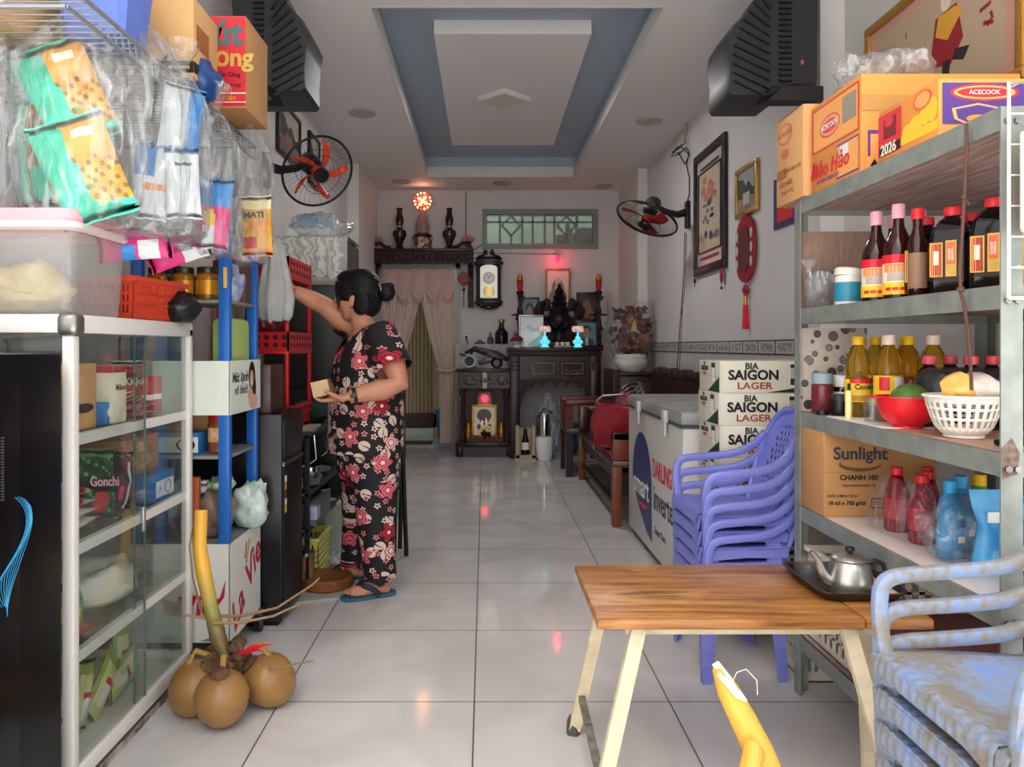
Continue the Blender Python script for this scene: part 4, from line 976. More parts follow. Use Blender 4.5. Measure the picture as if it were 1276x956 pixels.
# small things on top of the freezer end: folded dark cloths are the carved bench behind
# long settee of dark carved wood along the right wall
SEATW = mat('settee_wood', '#4a1d18', .3, hex2='#2f100f', var=.25, vscale=10, coat=.3)
ORW = mat('worn_orange_wood', '#8a4a28', .4, hex2='#6e3820', var=.25, vscale=12)
by = 4.66
t = thing('wooden_settee', 'long dark wooden settee with carved back behind the freezer', 'settee', (.775, by, 0))
L = 1.72; Wd = .66
MB().bx(0, Wd, 0, L, .36, .40, .006).build('seat', SEATW, t)
m = MB(); m.bx(.02, .05, .05, L-.05, .28, .36); m.bx(.02, .05, .05, L-.05, .1, .13); m.build('apron', CARVED, t)
for (x, y, mt) in ((0, 0, ORW), (0, L-.06, ORW), (Wd-.06, 0, SEATW), (Wd-.06, L-.06, SEATW)):
    m = MB(); m.bx(x, x+.055, y, y+.06, 0, .365, .004); m.build('leg', mt, t)
m = MB(); m.bx(Wd-.05, Wd, 0, L, .4, .88)
for i in range(9):
    y = L*(i+.5)/9; m.box((Wd-.03, y, .89), (.06, .15, .07+.02*(i % 2)), None, .02)
for v in m.bm.verts: pass
m.build('carved_back', CARVED, t)
m = MB(); m.bx(.0, .12, .0, .08, .40, .575, .01); m.bx(.0, Wd-.05, .0, .06, .52, .575, .01); m.build('armrest', mat('armrest_wood', '#7b3a2a', .35), t)
m = MB(); m.bx(.0, .08, L-.08, L, .40, .6, .01); m.bx(.0, Wd-.05, L-.06, L, .56, .61, .01); m.build('armrest', SEATW, t)
m = MB()   # key-pattern carving on the arm end
m.bx(-.004, .0, .015, .02, .45, .54); m.bx(-.004, 0, .015, .065, .535, .54); m.bx(-.004, 0, .06, .065, .47, .54); m.bx(-.004, 0, .03, .065, .47, .475); m.build('key_carving', ROSEWOOD, t)
# stacked red chairs on the settee
REDV = mat('red_vinyl', '#7d0b1d', .22, hex2='#930f25', var=.3, vscale=4, coat=.4)
gname = 'red cushioned chairs stacked upside down on the settee'
def red_chair(loc, lab, rz=0.):
    t = thing('stacking_chair', lab, 'chair', loc, rz, gname)
    m = MB(); n_ = 10
    prof = []
    for i in range(n_+1):
        f = i/n_; prof.append((-.02+.10*f*f, .28*f))
    rs = []
    for (x, z) in prof:
        f = z/.28; hw = .13+.08*min(1, f*2.2)
        rs.append([Vector((x+.025*(j/8*2-1)**2, hw*(j/8*2-1), z)) for j in range(9)])
    m.rings(rs, closed=False); o = m.build('backrest', REDV, t); md = o.modifiers.new('thick', 'SOLIDIFY'); md.thickness = .018
    m = MB(); m.rings([[Vector((x, y, z)) for x, y in ((-.01, -.15), (.3, -.18), (.3, .18), (-.01, .15))] for z in (-.0, .035)]); m.build('seat', REDV, t)
    m = MB()
    for s in (-1, 1): m.tube([(.02, s*.15, .02), (.05, s*.19, .12), (.12, s*.22, .29), (.16, s*.2, .32), (.19, s*.05, .335)], .009, 8)
    m.build('back_frame', STEEL, t)
    m = MB()
    for s in (-1, 1):
        for x in (.02, .28): m.tube([(x, s*.16, .0), (x+.01, s*.17, -.03)], .009, 8)
    m.build('leg', STEEL, t)
    return t
SX = .83
r0 = red_chair((SX, 5.02, .435), 'red cushioned chair at the front of the stack on the settee')
dup(r0, (SX+.05, 5.26, .455), label='red cushioned chair second in the leaning stack on the settee'); dup(r0, (SX+.08, 5.46, .475), label='red cushioned chair third in the leaning stack on the settee'); dup(r0, (SX+.11, 5.66, .495), label='red cushioned chair at the back of the leaning stack')
r0.rotation_euler = (0, 0, .75)
m = MB(); m.bx(0, .4, 0, 1.1, 0, .02, .008).jitter(.004, 9); tag(m.build('seat_mat', REDV, None, (.79, 4.72, .401)), 'glossy dark red mat spread on the settee seat', 'mat')
# dark armchair beyond the settee
t = thing('wooden_armchair', 'dark red wooden armchair beyond the settee near the altar', 'armchair', (.68, 6.45, 0))
m = MB(); m.bx(0, .45, 0, .5, .36, .41, .006); m.build('seat', ROSEWOOD, t)
for (x, y) in ((0, 0), (0, .44), (.39, 0), (.39, .44)): MB().bx(x, x+.06, y, y+.06, 0, .36).build('leg', ROSEWOOD, t)
for y in (0, .44): MB().bx(0, .45, y, y+.06, .6, .65, .01).bx(0, .06, y, y+.06, .41, .6).build('armrest', mat('armchair_red', '#5a1c16', .3), t)
MB().bx(.39, .45, 0, .5, .41, .9, .01).build('backrest', CARVED, t)

# dark cupboard in the corner with the wrapped plant
t = thing('corner_cupboard', 'dark wooden cupboard in the corner by the altar', 'cupboard', (1.15, 6.68, 0))
MB().bx(0, .355, 0, .48, .0, .84, .006).build('cupboard_body', mat('cupboard_wood', '#2c1214', .35), t)
for x in (.01, .18): 
    dd = MB().bx(x, x+.16, -.012, 0, .06, .78, .003).build('door', mat('cupboard_door', '#331618', .3), t)
    MB().ball((x+.08, -.02, .45), .01, 10, 6).build('knob', GOLD, dd)
MB().bx(-.01, .36, -.015, .49, .84, .862, .004).build('top', ROSEWOOD, t)
t = thing('wrapped_plant', 'red paper flower arrangement wrapped in cellophane in white pot', 'plant', (1.31, 6.9, .862))
MB().lathe([(.08, 0), (.1, .01), (.135, .06), (.15, .11), (.145, .15), (.13, .165), (.12, .16)], n=32).build('pot', CERAMIC, t)
FOL = mat('maroon_leaf', '#8a2229', .5, hex2='#541519', var=.3, vscale=20); FOLO = mat('orange_flower', '#b3502b', .5); FOLG = mat('dark_leaf', '#2f3a22', .5)
m = MB(); random.seed(11)
for i in range(190):
    a = random.uniform(0, 2*PI); h = random.uniform(.17, .58); r = random.uniform(.02, .165)*(.75+.4*math.sin(PI*(h-.15)/.45))
    c = Vector((r*math.cos(a), r*math.sin(a), h)); m.m = random.choice([0, 0, 0, 1, 2, 0])
    u = Vector((random.uniform(-1, 1), random.uniform(-1, 1), random.uniform(-.4, 1))).normalized()*random.uniform(.035, .07); v = u.cross(Vector((random.random(), random.random(), random.random()))).normalized()*random.uniform(.018, .035)
    m.poly([c-u, c-u*.2+v, c+u, c-u*.2-v])
m.build('foliage', [FOL, FOLO, FOLG], t)
m = MB(); m.poly([(-.03, -.17, .37), (.02, -.17, .37), (.015, -.165, .42), (.0, -.165, .47), (-.02, -.165, .42)], (0, .01, 0)); m.build('gold_ornament', GOLD, t)
m = MB(); m.lathe([(.14, .10), (.19, .2), (.215, .4), (.2, .55), (.22, .64)], n=26, cap0=False, cap1=False).jitter(.02, 9); m.build('cellophane', glassy('cellophane_film', '#f6f8f8', rough=.12, white=.02, fres=1.4, crease_glint=.12), t)

# ================================================================ altar
AY = 7.52; AX0, AX1 = .245, 1.135
t = thing('altar_table', 'dark carved rosewood altar table with two drawer panels', 'altar table', (AX0, AY, 0))
w = AX1-AX0; d = .62
MB().bx(-.02, w+.02, -.02, d, 1.05, 1.085, .008).build('tabletop', ROSEWOOD, t)
MB().bx(.02, w-.02, .0, d-.02, .78, 1.05).build('cabinet_body', ROSEWOOD, t)
MB().bx(-.01, w+.01, -.012, .02, 1.0, 1.045, .01).build('cornice', CARVED, t)
for x0 in (.2, .485):
    o = MB().bx(x0, x0+.25, -.008, .002, .805, .955).build('drawer', mat('drawer_wood', '#221013', .2), t)
    m = MB(); 
    for (a, b, c, e) in ((x0+.02, x0+.23, .825, .83), (x0+.02, x0+.23, .93, .935), (x0+.02, x0+.025, .825, .935), (x0+.225, x0+.23, .825, .935)): m.bx(a, b, -.012, -.008, c, e)
    m.build('inlay_line', mat('pearl_inlay', '#8f7b74', .3), o)
    m = MB(); random.seed(3)
    for i in range(9): m.ball((x0+.05+i*.019, -.009, .85+.012*math.sin(i*1.7)), (.009, .002, .012), 8, 6)
    m.build('inlay_flowers', mat('pearl_inlay_dim', '#5c4a46', .3), o)
for x in (0, w-.1):
    m = MB(); m.bx(x, x+.1, -.005, .09, 0, 1.05, .006); m.build('leg', ROSEWOOD, t)
    m = MB()
    for z in (.86, .9, .94): m.bx(x+.015, x+.085, -.012, -.004, z, z+.012)
    m.bx(x+.015, x+.027, -.012, -.004, .86, .952); m.bx(x+.073, x+.085, -.012, -.004, .86, .952); m.build('key_carving', CARVED, t)
    m = MB(); m.bx(x+.02, x+.09, d-.1, d-.02, 0, .8); m.build('leg', ROSEWOOD, t)
# carved apron: scalloped fretwork
m = MB()
top = .78; pts = []
for i in range(41):
    f = i/40; x = .1+(w-.2)*f; z = .70+.055*abs(math.sin(f*PI*6))-.22*(abs(f*2-1)**6)
    pts.append(Vector((x, 0, z)))
m.rings([[p, Vector((p.x, 0, top)), Vector((p.x, .025, top)), Vector((p.x, .025, p.z))] for p in pts]); m.build('carved_apron', CARVED, t)
az = 1.086
def frame(name, lab, cat, loc, size, fm, inner, fw=.018, rotz=0., tilt=0., mats=None, group=None, depth=.02):
    """picture frame standing up, facing -Y, bottom centre at loc; inner(m, w, h) draws the picture"""
    t = thing(name, lab, cat, loc, rotz, group, rot=(tilt, 0, rotz)); w, h = size
    m = MB()
    for (a, b, c, e) in ((-w/2, w/2, 0, fw), (-w/2, w/2, h-fw, h), (-w/2, -w/2+fw, fw, h-fw), (w/2-fw, w/2, fw, h-fw)): m.bx(a, b, -depth, 0, c, e, .003)
    m.build('frame', fm, t)
    m = MB(); m.m = 0; m.bx(-w/2+fw*.6, w/2-fw*.6, -depth*.5, -.002, fw*.6, h-fw*.6); inner(m, w-2*fw, h-2*fw, -depth*.5-.0008, fw); m.build('picture', mats, t, smooth=False)
    return t
def oval(m, cx_, cz_, rx, rz, y, n_=20, a0=0., a1=2*PI): m.poly([(cx_+rx*math.cos(a0+(a1-a0)*i/n_), y, cz_+rz*math.sin(a0+(a1-a0)*i/n_)) for i in range(n_)])
def portrait(m, w, h, y, fw):
    m.m = 1; m.poly([(-w*.42, y, fw), (w*.42, y, fw), (w*.36, y, fw+h*.22), (w*.12, y, fw+h*.34), (-w*.12, y, fw+h*.34), (-w*.36, y, fw+h*.22)])
    m.m = 2; m.poly([(-w*.07, y-.0003, fw), (w*.07, y-.0003, fw), (w*.1, y-.0003, fw+h*.34), (-w*.1, y-.0003, fw+h*.34)])
    m.m = 3; oval(m, 0, fw+h*.66, w*.25, h*.22, y-.0006)
    m.m = 4; oval(m, 0, fw+h*.55, w*.19, h*.2, y-.0009)
PB = mat('portrait_blue', '#5b7d8f', .3); PJ = mat('portrait_jacket', '#27313a', .4); PS = mat('portrait_shirt', '#b9c0c2', .4); PH = mat('portrait_hair', '#1c1716', .4); PF = mat('portrait_face', '#a5765f', .4)
frame('photo_frame', 'framed portrait of a person in dark jacket on the altar', 'photo frame', (PX(731, 7.75), 7.75, az), (.225, .27), ROSEWOOD, portrait, .02, 0, -.08, [PB, PJ, PS, PH, PF])
frame('photo_frame', 'framed portrait with pale shirt beside the tall candlestick', 'photo frame', (PX(660, 8.0), 8.0, az+.19), (.2, .33), ROSEWOOD, portrait, .02, 0, -.05, [PB, mat('portrait_pale', '#9a9aa6', .4), PS, PH, PF])
def glassart(m, w, h, y, fw):
    m.m = 1; m.poly([(-w/2, y, fw+h*.5), (-w*.1, y, fw+h*.72), (w*.15, y, fw+h*.6), (w/2, y, fw+h*.66), (w/2, y, fw+h*.5), (0, y, fw+h*.48), (-w*.2, y, fw+h*.6)])
    m.m = 2; m.poly([(-w*.2, y-.0003, fw), (w*.5, y-.0003, fw), (w*.5, y-.0003, fw+h*.4), (w*.1, y-.0003, fw+h*.2)])
frame('photo_frame', 'silver frame with bright pale picture glaring on the altar', 'photo frame', (PX(662, 7.66), 7.66, az), (.25, .325), STEEL, glassart, .018, 0, -.1, [mat('pale_picture', '#dfe9ea', .08), mat('picture_blue', '#a9c9d3', .1), mat('picture_teal', '#8db4bf', .1)])
def icon(m, w, h, y, fw):
    m.m = 1; oval(m, 0, fw+h*.45, w*.3, h*.34, y); m.m = 2; oval(m, 0, fw+h*.7, w*.14, h*.12, y-.0004)
    m.m = 1; oval(m, -w*.3, fw+h*.25, w*.14, h*.16, y-.0004); oval(m, w*.3, fw+h*.25, w*.14, h*.16, y-.0004); m.m = 2; oval(m, 0, fw+h*.4, w*.16, h*.22, y-.0006)
frame('icon_frame', 'gold framed shrine picture under the glowing red bulb', 'picture', (PX(695, 8.17), 8.16, 1.5), (.265, .42), mat('gold_frame_wood', '#a8682a', .35, .3), icon, .022, 0, -.02, [mat('icon_cream', '#e8e0cf', .4), mat('icon_grey', '#8c857a', .4), mat('icon_pale', '#cfc2a8', .4)])
frame('icon_frame', 'dark framed shrine picture above the jacket portrait', 'picture', (PX(731, 8.1), 8.1, az+.24), (.22, .34), ROSEWOOD, icon, .022, 0, -.04, [mat('icon_dark', '#3a2e28', .3), mat('icon_green', '#6d6a52', .4), mat('icon_rose', '#8c5548', .4)])
# candlesticks
def candlestick(x, lab):
    t = thing('candlestick', lab, 'candlestick', (x, 7.85, az), 0, 'tall altar candlesticks')
    MB().lathe([(.05, 0), (.052, .02), (.03, .04), (.024, .08), (.034, .11), (.022, .15), (.03, .25), (.018, .33), (.03, .36), (.026, .4), (.015, .43), (.022, .5), (.036, .55), (.04, .57), (.03, .575)], n=20).build('carved_stand', ROSEWOOD, t)
    MB().lathe([(.09, .325), (.095, .335), (.04, .345)], n=20).build('drip_plate', CARVED, t)
    MB().lathe([(.022, .575), (.03, .62), (.034, .68), (.028, .69)], n=18).build('lamp_glass', mat('red_lamp_glass', '#a01020', .1, emit=.06), t)
    MB().lathe([(.03, .69), (.034, .7), (.03, .72), (.02, .73), (.02, .75)], n=14).build('brass_cap', GOLD, t)
    m = MB(); 
    for k in range(5): m.box((.03*math.sin(k*2.1), -.02, .1+.1*k), (.03, .012, .05), RY(.5*(-1)**k), .006)
    m.build('dragon_carving', CARVED, t)
candlestick(PX(648, 7.85), 'tall red-lamped candlestick beside the pale shirt portrait')
candlestick(PX(746, 7.85), 'tall red-lamped candlestick beside the jacket portrait')
# censer
t = thing('incense_censer', 'dark tiered bronze incense censer in the middle of the altar', 'censer', (PX(697, 7.72), 7.72, az))
MB().bx(-.1, .1, -.08, .08, 0, .05, .01).build('base', CARVED, t)
BRZ = mat('dark_bronze', '#1d1013', .3, .4, bump=.5, bscale=60)
MB().lathe([(.04, .05), (.06, .07), (.045, .12), (.05, .16), (.1, .2), (.125, .25), (.12, .3), (.09, .34), (.1, .36)], n=24).build('bowl', BRZ, t)
MB().lathe([(.1, .36), (.105, .38), (.07, .42), (.085, .44), (.055, .48), (.068, .5), (.04, .54), (.05, .56), (.02, .6), (.012, .64)], n=20).build('lid', BRZ, t)
for s in (-1, 1): MB().tube([(s*.11, 0, .28), (s*.17, 0, .32), (s*.19, 0, .4), (s*.15, 0, .44)], .016, 8).ball((s*.16, 0, .44), .03, 10, 8).build('handle', BRZ, t)
t = thing('carved_screen', 'dark carved dragon screen standing behind the censer', 'screen', (PX(697, 7.95), 7.95, az))
m = MB(); m.bx(-.3, .3, -.01, .01, 0, .17); m.bx(-.2, .2, -.015, .015, .17, .3)
for s in (-1, 1): m.ball((s*.2, 0, .38), (.05, .02, .1), 12, 8); m.ball((s*.13, 0, .44), (.045, .02, .07), 12, 8); m.tube([(s*.22, 0, .3), (s*.26, 0, .38), (s*.2, 0, .46)], .014)
m.jitter(.006, 40).build('carved_panel', CARVED, t)
# lotus lamps
def lotus(x, lab):
    t = thing('lotus_lamp', lab, 'lamp', (x, 7.6, az), 0, 'cyan lotus lamps')
    MB().lathe([(.04, 0), (.045, .012), (.025, .02), (.05, .045), (.052, .06), (.02, .09), (.03, .1), (.012, .11), (.008, .16)], n=20).build('lamp_base', mat('cyan_glow', '#6fe3f2', .3, emit=.7), t)
    m = MB()
    for k in range(10): a = 2*PI*k/10; m.ball((.042*math.cos(a), .042*math.sin(a), .175+.012*(k % 2)), (.018, .018, .026), 8, 6)
    m.ball((0, 0, .185), .028, 10, 8)
    m.build('lotus_petals', mat('petal_glow', '#f3c4c0', .4, emit=.45), t)
    m = MB()
    for k in range(12): a = 2*PI*k/12; m.ball((.062*math.cos(a), .062*math.sin(a), .18+.02*math.sin(k*2)), .006, 6, 4)
    m.build('gold_beads', GOLD, t)
lotus(PX(679, 7.6), 'small cyan lotus lamp beside the silver picture frame'); lotus(PX(720, 7.6), 'small cyan lotus lamp beside the jacket portrait')
# cups and offering dish
t = thing('cup_tray', 'pale tray holding three small offering cups on the altar', 'tray', (PX(701, 7.56), 7.56, az))
MB().bx(-.085, .085, -.03, .03, 0, .018, .003).build('tray_body', mat('bone', '#a79e92', .4), t)
cg = 'three small white offering cups'
cp = MB().lathe([(.015, 0), (.02, .004), (.022, .035), (.02, .035), (.017, .006), (0, .006)], n=14, cap1=False).build('offering_cup', CERAMIC, None, (PX(701, 7.56)-.05, 7.56, az+.018)); tag(cp, 'small white offering cup on the tray toward the silver frame', 'cup', cg)
dup(cp, (PX(701, 7.56), 7.56, az+.018), label='small white offering cup in the middle of the tray', group=cg); dup(cp, (PX(701, 7.56)+.05, 7.56, az+.018), label='small white offering cup on the tray toward the jacket portrait', group=cg)
t = thing('offering_dish', 'white footed dish at the altar corner', 'dish', (PX(644, 7.6), 7.6, az))
MB().lathe([(.035, 0), (.03, .01), (.022, .03), (.05, .05), (.075, .058), (.07, .06), (.0, .052)], n=24, cap1=False).build('dish_body', CERAMIC, t)
m = MB(); random.seed(4)
for i in range(26): a = random.uniform(0, 6.28); r = random.uniform(0, .06); m.ball((r*math.cos(a), r*math.sin(a), .07+(.065-r)*.9*random.random()), (.02, .02, .018), 8, 6)
tag(m.build('red_fruit_heap', mat('dark_red_fruit', '#6e2420', .4), None, (PX(644, 7.6), 7.6, az)), 'heap of dark red dried fruit on the footed dish', 'fruit', kind='stuff')
crumple('green_plant', 'small dark green plant at the end of the altar', 'plant', (1.14, 7.85, az), (.16, .14, .22), FOLG, 2, .8)
bpy.data.objects['green_plant'].location.x = 1.06
# red bulb on its bracket
t = thing('red_bulb', 'glowing red bulb on the wall above the shrine picture', 'lamp', (PX(694, 8.2), 8.195, PZ(322, 8.15)))
MB().tube([(0, 0, .05), (0, -.03, .05), (0, -.05, .03)], .008).lathe([(.02, .03), (.024, .06), (.01, .07)], c=(0, -.05, -.02), n=14).build('socket', GREY, t)
MB().ball((.004, -.05, -.01), (.024, .024, .03), 16, 10).build('bulb', mat('red_glow', '#ff1436', .3, emit=6.), t)
L_ = bpy.data.lights.new('red_bulb_light', 'POINT'); L_.energy = 1.0; L_.color = (1, .03, .1); L_.shadow_soft_size = .03
o = bpy.data.objects.new('red_bulb_light', L_); COL.objects.link(o); o.location = (PX(694, 8.05), 8.06, PZ(324, 8.05))
# cable across the wall
m = MB(); m.tube([(PX(586, 8.19), 8.19, PZ(314, 8.19)), (PX(604, 8.19), 8.185, PZ(303, 8.19))], .006, 6); m.tube([(PX(590, 8.19), 8.195, PZ(315, 8.19)), (PX(640, 8.19), 8.195, PZ(316, 8.19)), (PX(692, 8.19), 8.195, PZ(316.5, 8.19))], .005, 6); m.tube([(PX(580.5, 8.19), 8.195, PZ(239, 8.19)), (PX(580.5, 8.19), 8.195, PZ(314, 8.19))], .008, 6)
tag(m.build('wall_cable', mat('cable_grey', '#8a8482', .6), None), 'grey cable run across the back wall toward the red bulb', 'cable')

# ---- wall clock
t = thing('wall_clock', 'carved black wall clock with bright white dial panel', 'clock', (PX(609, 8.2), 8.2, PZ(351, 8.2)))
CB = mat('clock_black', '#15131a', .3)
m = MB(); m.bx(-.13, .13, -.1, 0, -.215, .2, .006); m.build('case', CB, t)
m = MB(); m.bx(-.155, .155, -.12, 0, .175, .2, .005); m.bx(-.13, .13, -.11, 0, .2, .23, .005)
for s in (-1, 1):
    m.tube([(s*.135, -.06, .23), (s*.1, -.06, .26), (s*.06, -.06, .27), (s*.04, -.06, .31), (s*.015, -.06, .3)], .014, 8); m.ball((s*.035, -.06, .305), (.025, .02, .03), 10, 8); m.tube([(s*.1, -.06, .235), (s*.06, -.06, .25), (s*.0, -.06, .25)], .012)
m.build('carved_crown', CB, t)
m = MB(); m.bx(-.15, .15, -.12, 0, -.235, -.21, .005)
for s in (-1, 1): m.tube([(s*.13, -.06, -.235), (s*.08, -.06, -.27), (s*.03, -.06, -.285), (0, -.06, -.295)], .013, 8); m.tube([(s*.07, -.06, -.235), (s*.04, -.06, -.265), (0, -.06, -.25)], .01, 8)
m.build('carved_skirt', CB, t)
m = MB(); m.poly([Vector((-.09, -.104, -.18)), Vector((.09, -.104, -.18)), Vector((.09, -.104, .13))]+[Vector((.09*math.cos(a), -.104, .13+.04*math.sin(a))) for a in [PI*i/12 for i in range(1, 12)]]+[Vector((-.09, -.104, .13))], (0, .003, 0))
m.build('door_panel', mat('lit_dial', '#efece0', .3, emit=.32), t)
m = MB(); m.m = 0; m.lathe([(.065, 0), (.065, .002)], n=28, R=RX(PI/2).to_matrix(), c=(0, -.105, .03)); m.m = 1
for k in range(12): a = 2*PI*k/12; m.box((.053*math.sin(a), -.1085, .03+.053*math.cos(a)), (.005, .001, .016), RY(a))
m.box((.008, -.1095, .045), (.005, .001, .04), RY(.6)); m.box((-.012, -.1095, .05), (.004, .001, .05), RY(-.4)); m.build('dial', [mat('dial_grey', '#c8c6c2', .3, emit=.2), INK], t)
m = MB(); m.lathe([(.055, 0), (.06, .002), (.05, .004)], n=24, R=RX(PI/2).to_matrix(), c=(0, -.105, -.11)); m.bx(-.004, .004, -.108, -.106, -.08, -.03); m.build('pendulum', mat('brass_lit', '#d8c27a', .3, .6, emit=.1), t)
for s in (-1, 1): MB().lathe([(.012, -.2), (.015, -.17), (.01, -.15), (.012, .1), (.015, .14), (.011, .16)], n=12, c=(s*.118, -.105, 0)).build('side_pillar', CB, t)

# ---- carved header shelf over the doorway
HY = 7.98
hx0, hx1 = PX(462, HY), PX(590, HY)
t = thing('carved_shelf', 'long carved rosewood shelf over the curtained doorway', 'shelf', (hx0, HY, PZ(328, HY)))
w = hx1-hx0; h = .155
MB().bx(0, w, 0, .22, h-.025, h, .005).build('top', ROSEWOOD, t)
m = MB(); m.bx(.0, w, .01, .04, 0, h-.025, .006)
for i in range(16): m.ball((.06+i*(w-.12)/15, .008, h*.4), (.03, .012, .035), 10, 6)
m.jitter(.004, 30).build('carved_front', CARVED, t)
for x in (0, w-.06): 
    m = MB(); m.bx(x, x+.06, .15, .21, -.45 if x else -.2, 0); m.ball((x+.03, .12, -.06), (.03, .05, .08), 10, 8); m.build('bracket', CARVED, t)
for x, s in ((.09, 1), (w-.12, -1)): MB().tube([(x-s*.1, .05, h), (x-s*.06, .05, h+.05), (x, .05, h+.06), (x+s*.05, .05, h+.02), (x+s*.11, .05, h+.012)], .02, 8).build('scroll', CARVED, t)
hz = PZ(328, HY)+h
def vase(px, lab):
    t = MB().lathe([(.05, 0), (.055, .012), (.03, .04), (.04, .08), (.075, .15), (.07, .19), (.035, .22), (.03, .24), (.038, .27), (.045, .31), (.03, .37), (.026, .41), (.036, .425), (.034, .43)], n=24).build('vase', mat('dark_vase', '#241016', .12, coat=.5), None, (PX(px, 8.08), 8.08, hz))
    tag(t, lab, 'vase', 'dark double gourd vases')
    g = MB().lathe([(.034, .228), (.036, .236), (.034, .244)], n=20, cap0=False, cap1=False).build('gold_band', GOLD, t)
vase(498, 'tall dark gourd vase on the shelf end nearer the fan')
vase(560, 'tall dark gourd vase on the shelf end nearer the clock')
t = thing('lotus_light_disc', 'round disc of coloured lights on a white porcelain statue', 'lamp', (PX(527, 8.06), 8.06, hz))
MB().lathe([(.1, 0), (.105, .01), (.09, .03), (.1, .1), (.115, .115), (.1, .12)], n=28).build('porcelain_base', mat('porcelain_pattern', '#cdbfb6', .25, hex2='#7b3a38', var=.06, vscale=22), t)
MB().lathe([(.09, .12), (.1, .135), (.085, .155), (.06, .165)], n=24).build('dark_plinth', ROSEWOOD, t)
MB().lathe([(.06, .165), (.075, .2), (.07, .26), (.05, .3), (.055, .34), (.03, .38)], n=20).jitter(.008, 25).build('statue', mat('statue_porcelain', '#b79c92', .3, hex2='#8b6f68', var=.2, vscale=25), t)
dz = .50
MB().torus((0, -.02, dz), .1, .008, 'Y', 36, 8).build('disc_rim', GOLD, t)
m = MB(); m.lathe([(.095, 0), (.095, .004)], n=32, R=RX(PI/2).to_matrix(), c=(0, -.018, dz)); m.build('disc_back', mat('disc_glow', '#9b2a52', .4, emit=.5), t)
m = MB(); cols = [mat('led_yellow', '#ffd24a', .3, emit=7.), mat('led_cyan', '#54e6ff', .3, emit=6.), mat('led_red', '#ff3020', .3, emit=6.), mat('led_white', '#fff2d8', .3, emit=8.)]
for k in range(14): a = 2*PI*k/14; m.m = k % 4; m.ball((.083*math.cos(a), -.026, dz+.083*math.sin(a)), .009, 8, 6)
for k in range(16): a = 2*PI*k/8+.2; r = .025+.022*(k//8); m.m = (2, 0)[k % 2]; m.ball((r*math.cos(a), -.026, dz+r*math.sin(a)), (.016, .006, .014), 8, 6)
m.m = 3; m.ball((0, -.03, dz), .016, 10, 6); m.build('led_dots', cols, t)
L_ = bpy.data.lights.new('disc_light', 'POINT'); L_.energy = .5; L_.color = (1, .3, .25); L_.shadow_soft_size = .08
o = bpy.data.objects.new('disc_light', L_); COL.objects.link(o); o.location = (PX(527, 7.9), 7.9, hz+.6)
def lotus_flower(px, lab):
    t = thing('lotus_flower', lab, 'ornament', (PX(px, 8.06), 8.06, hz+.075), 0, 'pink lotus candle holders')
    m = MB(); m.lathe([(.03, -.02), (.04, 0), (.02, .012)], n=14); m.build('dark_foot', ROSEWOOD, t)
    m = MB()
    for ring, (n_, r, z, tl) in enumerate(((9, .045, .025, 1.0), (7, .028, .04, .6))):
        for k in range(n_): a = 2*PI*k/n_+ring*.4; m.ball((r*math.cos(a), r*math.sin(a), z), (.022, .012, .03), 8, 6, Euler((0, tl, a), 'XYZ'))
    m.build('petals', mat('lotus_pink', '#c78b90', .4), t)
lotus_flower(470, 'pink lotus ornament at the shelf end by the white column'); lotus_flower(583, 'pink lotus ornament at the shelf end by the transom window')
bpy.data.objects['lotus_flower'].location.z = hz+.06
# red hanging knot beside the doorway
t = thing('hanging_ornament', 'small round red ornament hanging beside the doorway', 'ornament', (PX(578, 8.15), 8.15, PZ(347, 8.15)))
MB().lathe([(.06, 0), (.068, .01), (.06, .02)], n=8, R=RX(PI/2).to_matrix(), c=(0, .0, 0)).build('red_disc', mat('ornament_red', '#8c1a26', .4), t)
MB().tube([(0, -.01, -.07), (0, -.01, -.3)], .004).ball((0, -.01, -.12), .018, 8, 6).build('tassel', mat('dark_tassel', '#50242a', .6), t)

# ---- curtain
CUR = mat('curtain_cream', '#dccabd', .7, sheen=.2); CURP = mat('curtain_rose', '#cfaea3', .7, sheen=.2)
cy = 8.12
t = thing('curtain', 'rose beige swagged curtain tied back in the doorway', 'curtain', (0, cy, 0))
x0, x1 = DX0+.01, DX1-.005; zt = DZ-.01
m = MB(); n_ = 5   # swagged valance
for k in range(n_):
    a, b = x0+(x1-x0)*k/n_, x0+(x1-x0)*(k+1)/n_; rs = []
    for r in range(9):
        f = r/8; ring = []
        for i in range(17):
            g = i/16; sag = (.19+.1*f*0)*math.sin(PI*g)
            x = a+(b-a)*g; z = zt-.02-.22*f-f*.13*math.sin(PI*g)-.0*sag
            y = -.02-.025*math.sin(PI*g)-.012*math.cos(f*PI*9)*math.sin(PI*g)
            ring.append(Vector((x, y, z)))
        rs.append(ring)
    m.rings(rs, closed=False)
m.build('valance', CURP, t)
def drape(top0, top1, mid0, mid1, zmid, bot0, bot1, zb, name):
    m = MB(); rs = []
    for r in range(25):
        f = r/24; z = zt-(zt-zb)*f
        if z > zmid: q = (zt-z)/(zt-zmid); q = q*q*(3-2*q) if False else q**1.6; a = top0+(mid0-top0)*q; b = top1+(mid1-top1)*q
        else: q = (zmid-z)/(zmid-zb+1e-6); a = mid0+(bot0-mid0)*q; b = mid1+(bot1-mid1)*q
        ring = []
        for i in range(61): g = i/60; ring.append(Vector((a+(b-a)*g, .012*math.sin(g*PI*2*11)+.006*math.sin(g*40+f*3), z)))
        rs.append(ring)
    m.rings(rs, closed=False); m.build(name, CUR, t)
sx = PX(524, 8.12)
drape(sx-.02, x1, x1-.17, x1-.0, PZ(462, 8.12), x1-.16, x1+.0, PZ(552, 8.12), 'drape')
drape(x0, sx+.02, x0-.0, x0+.2, PZ(462, 8.12), x0, x0+.14, PZ(552, 8.12), 'drape')
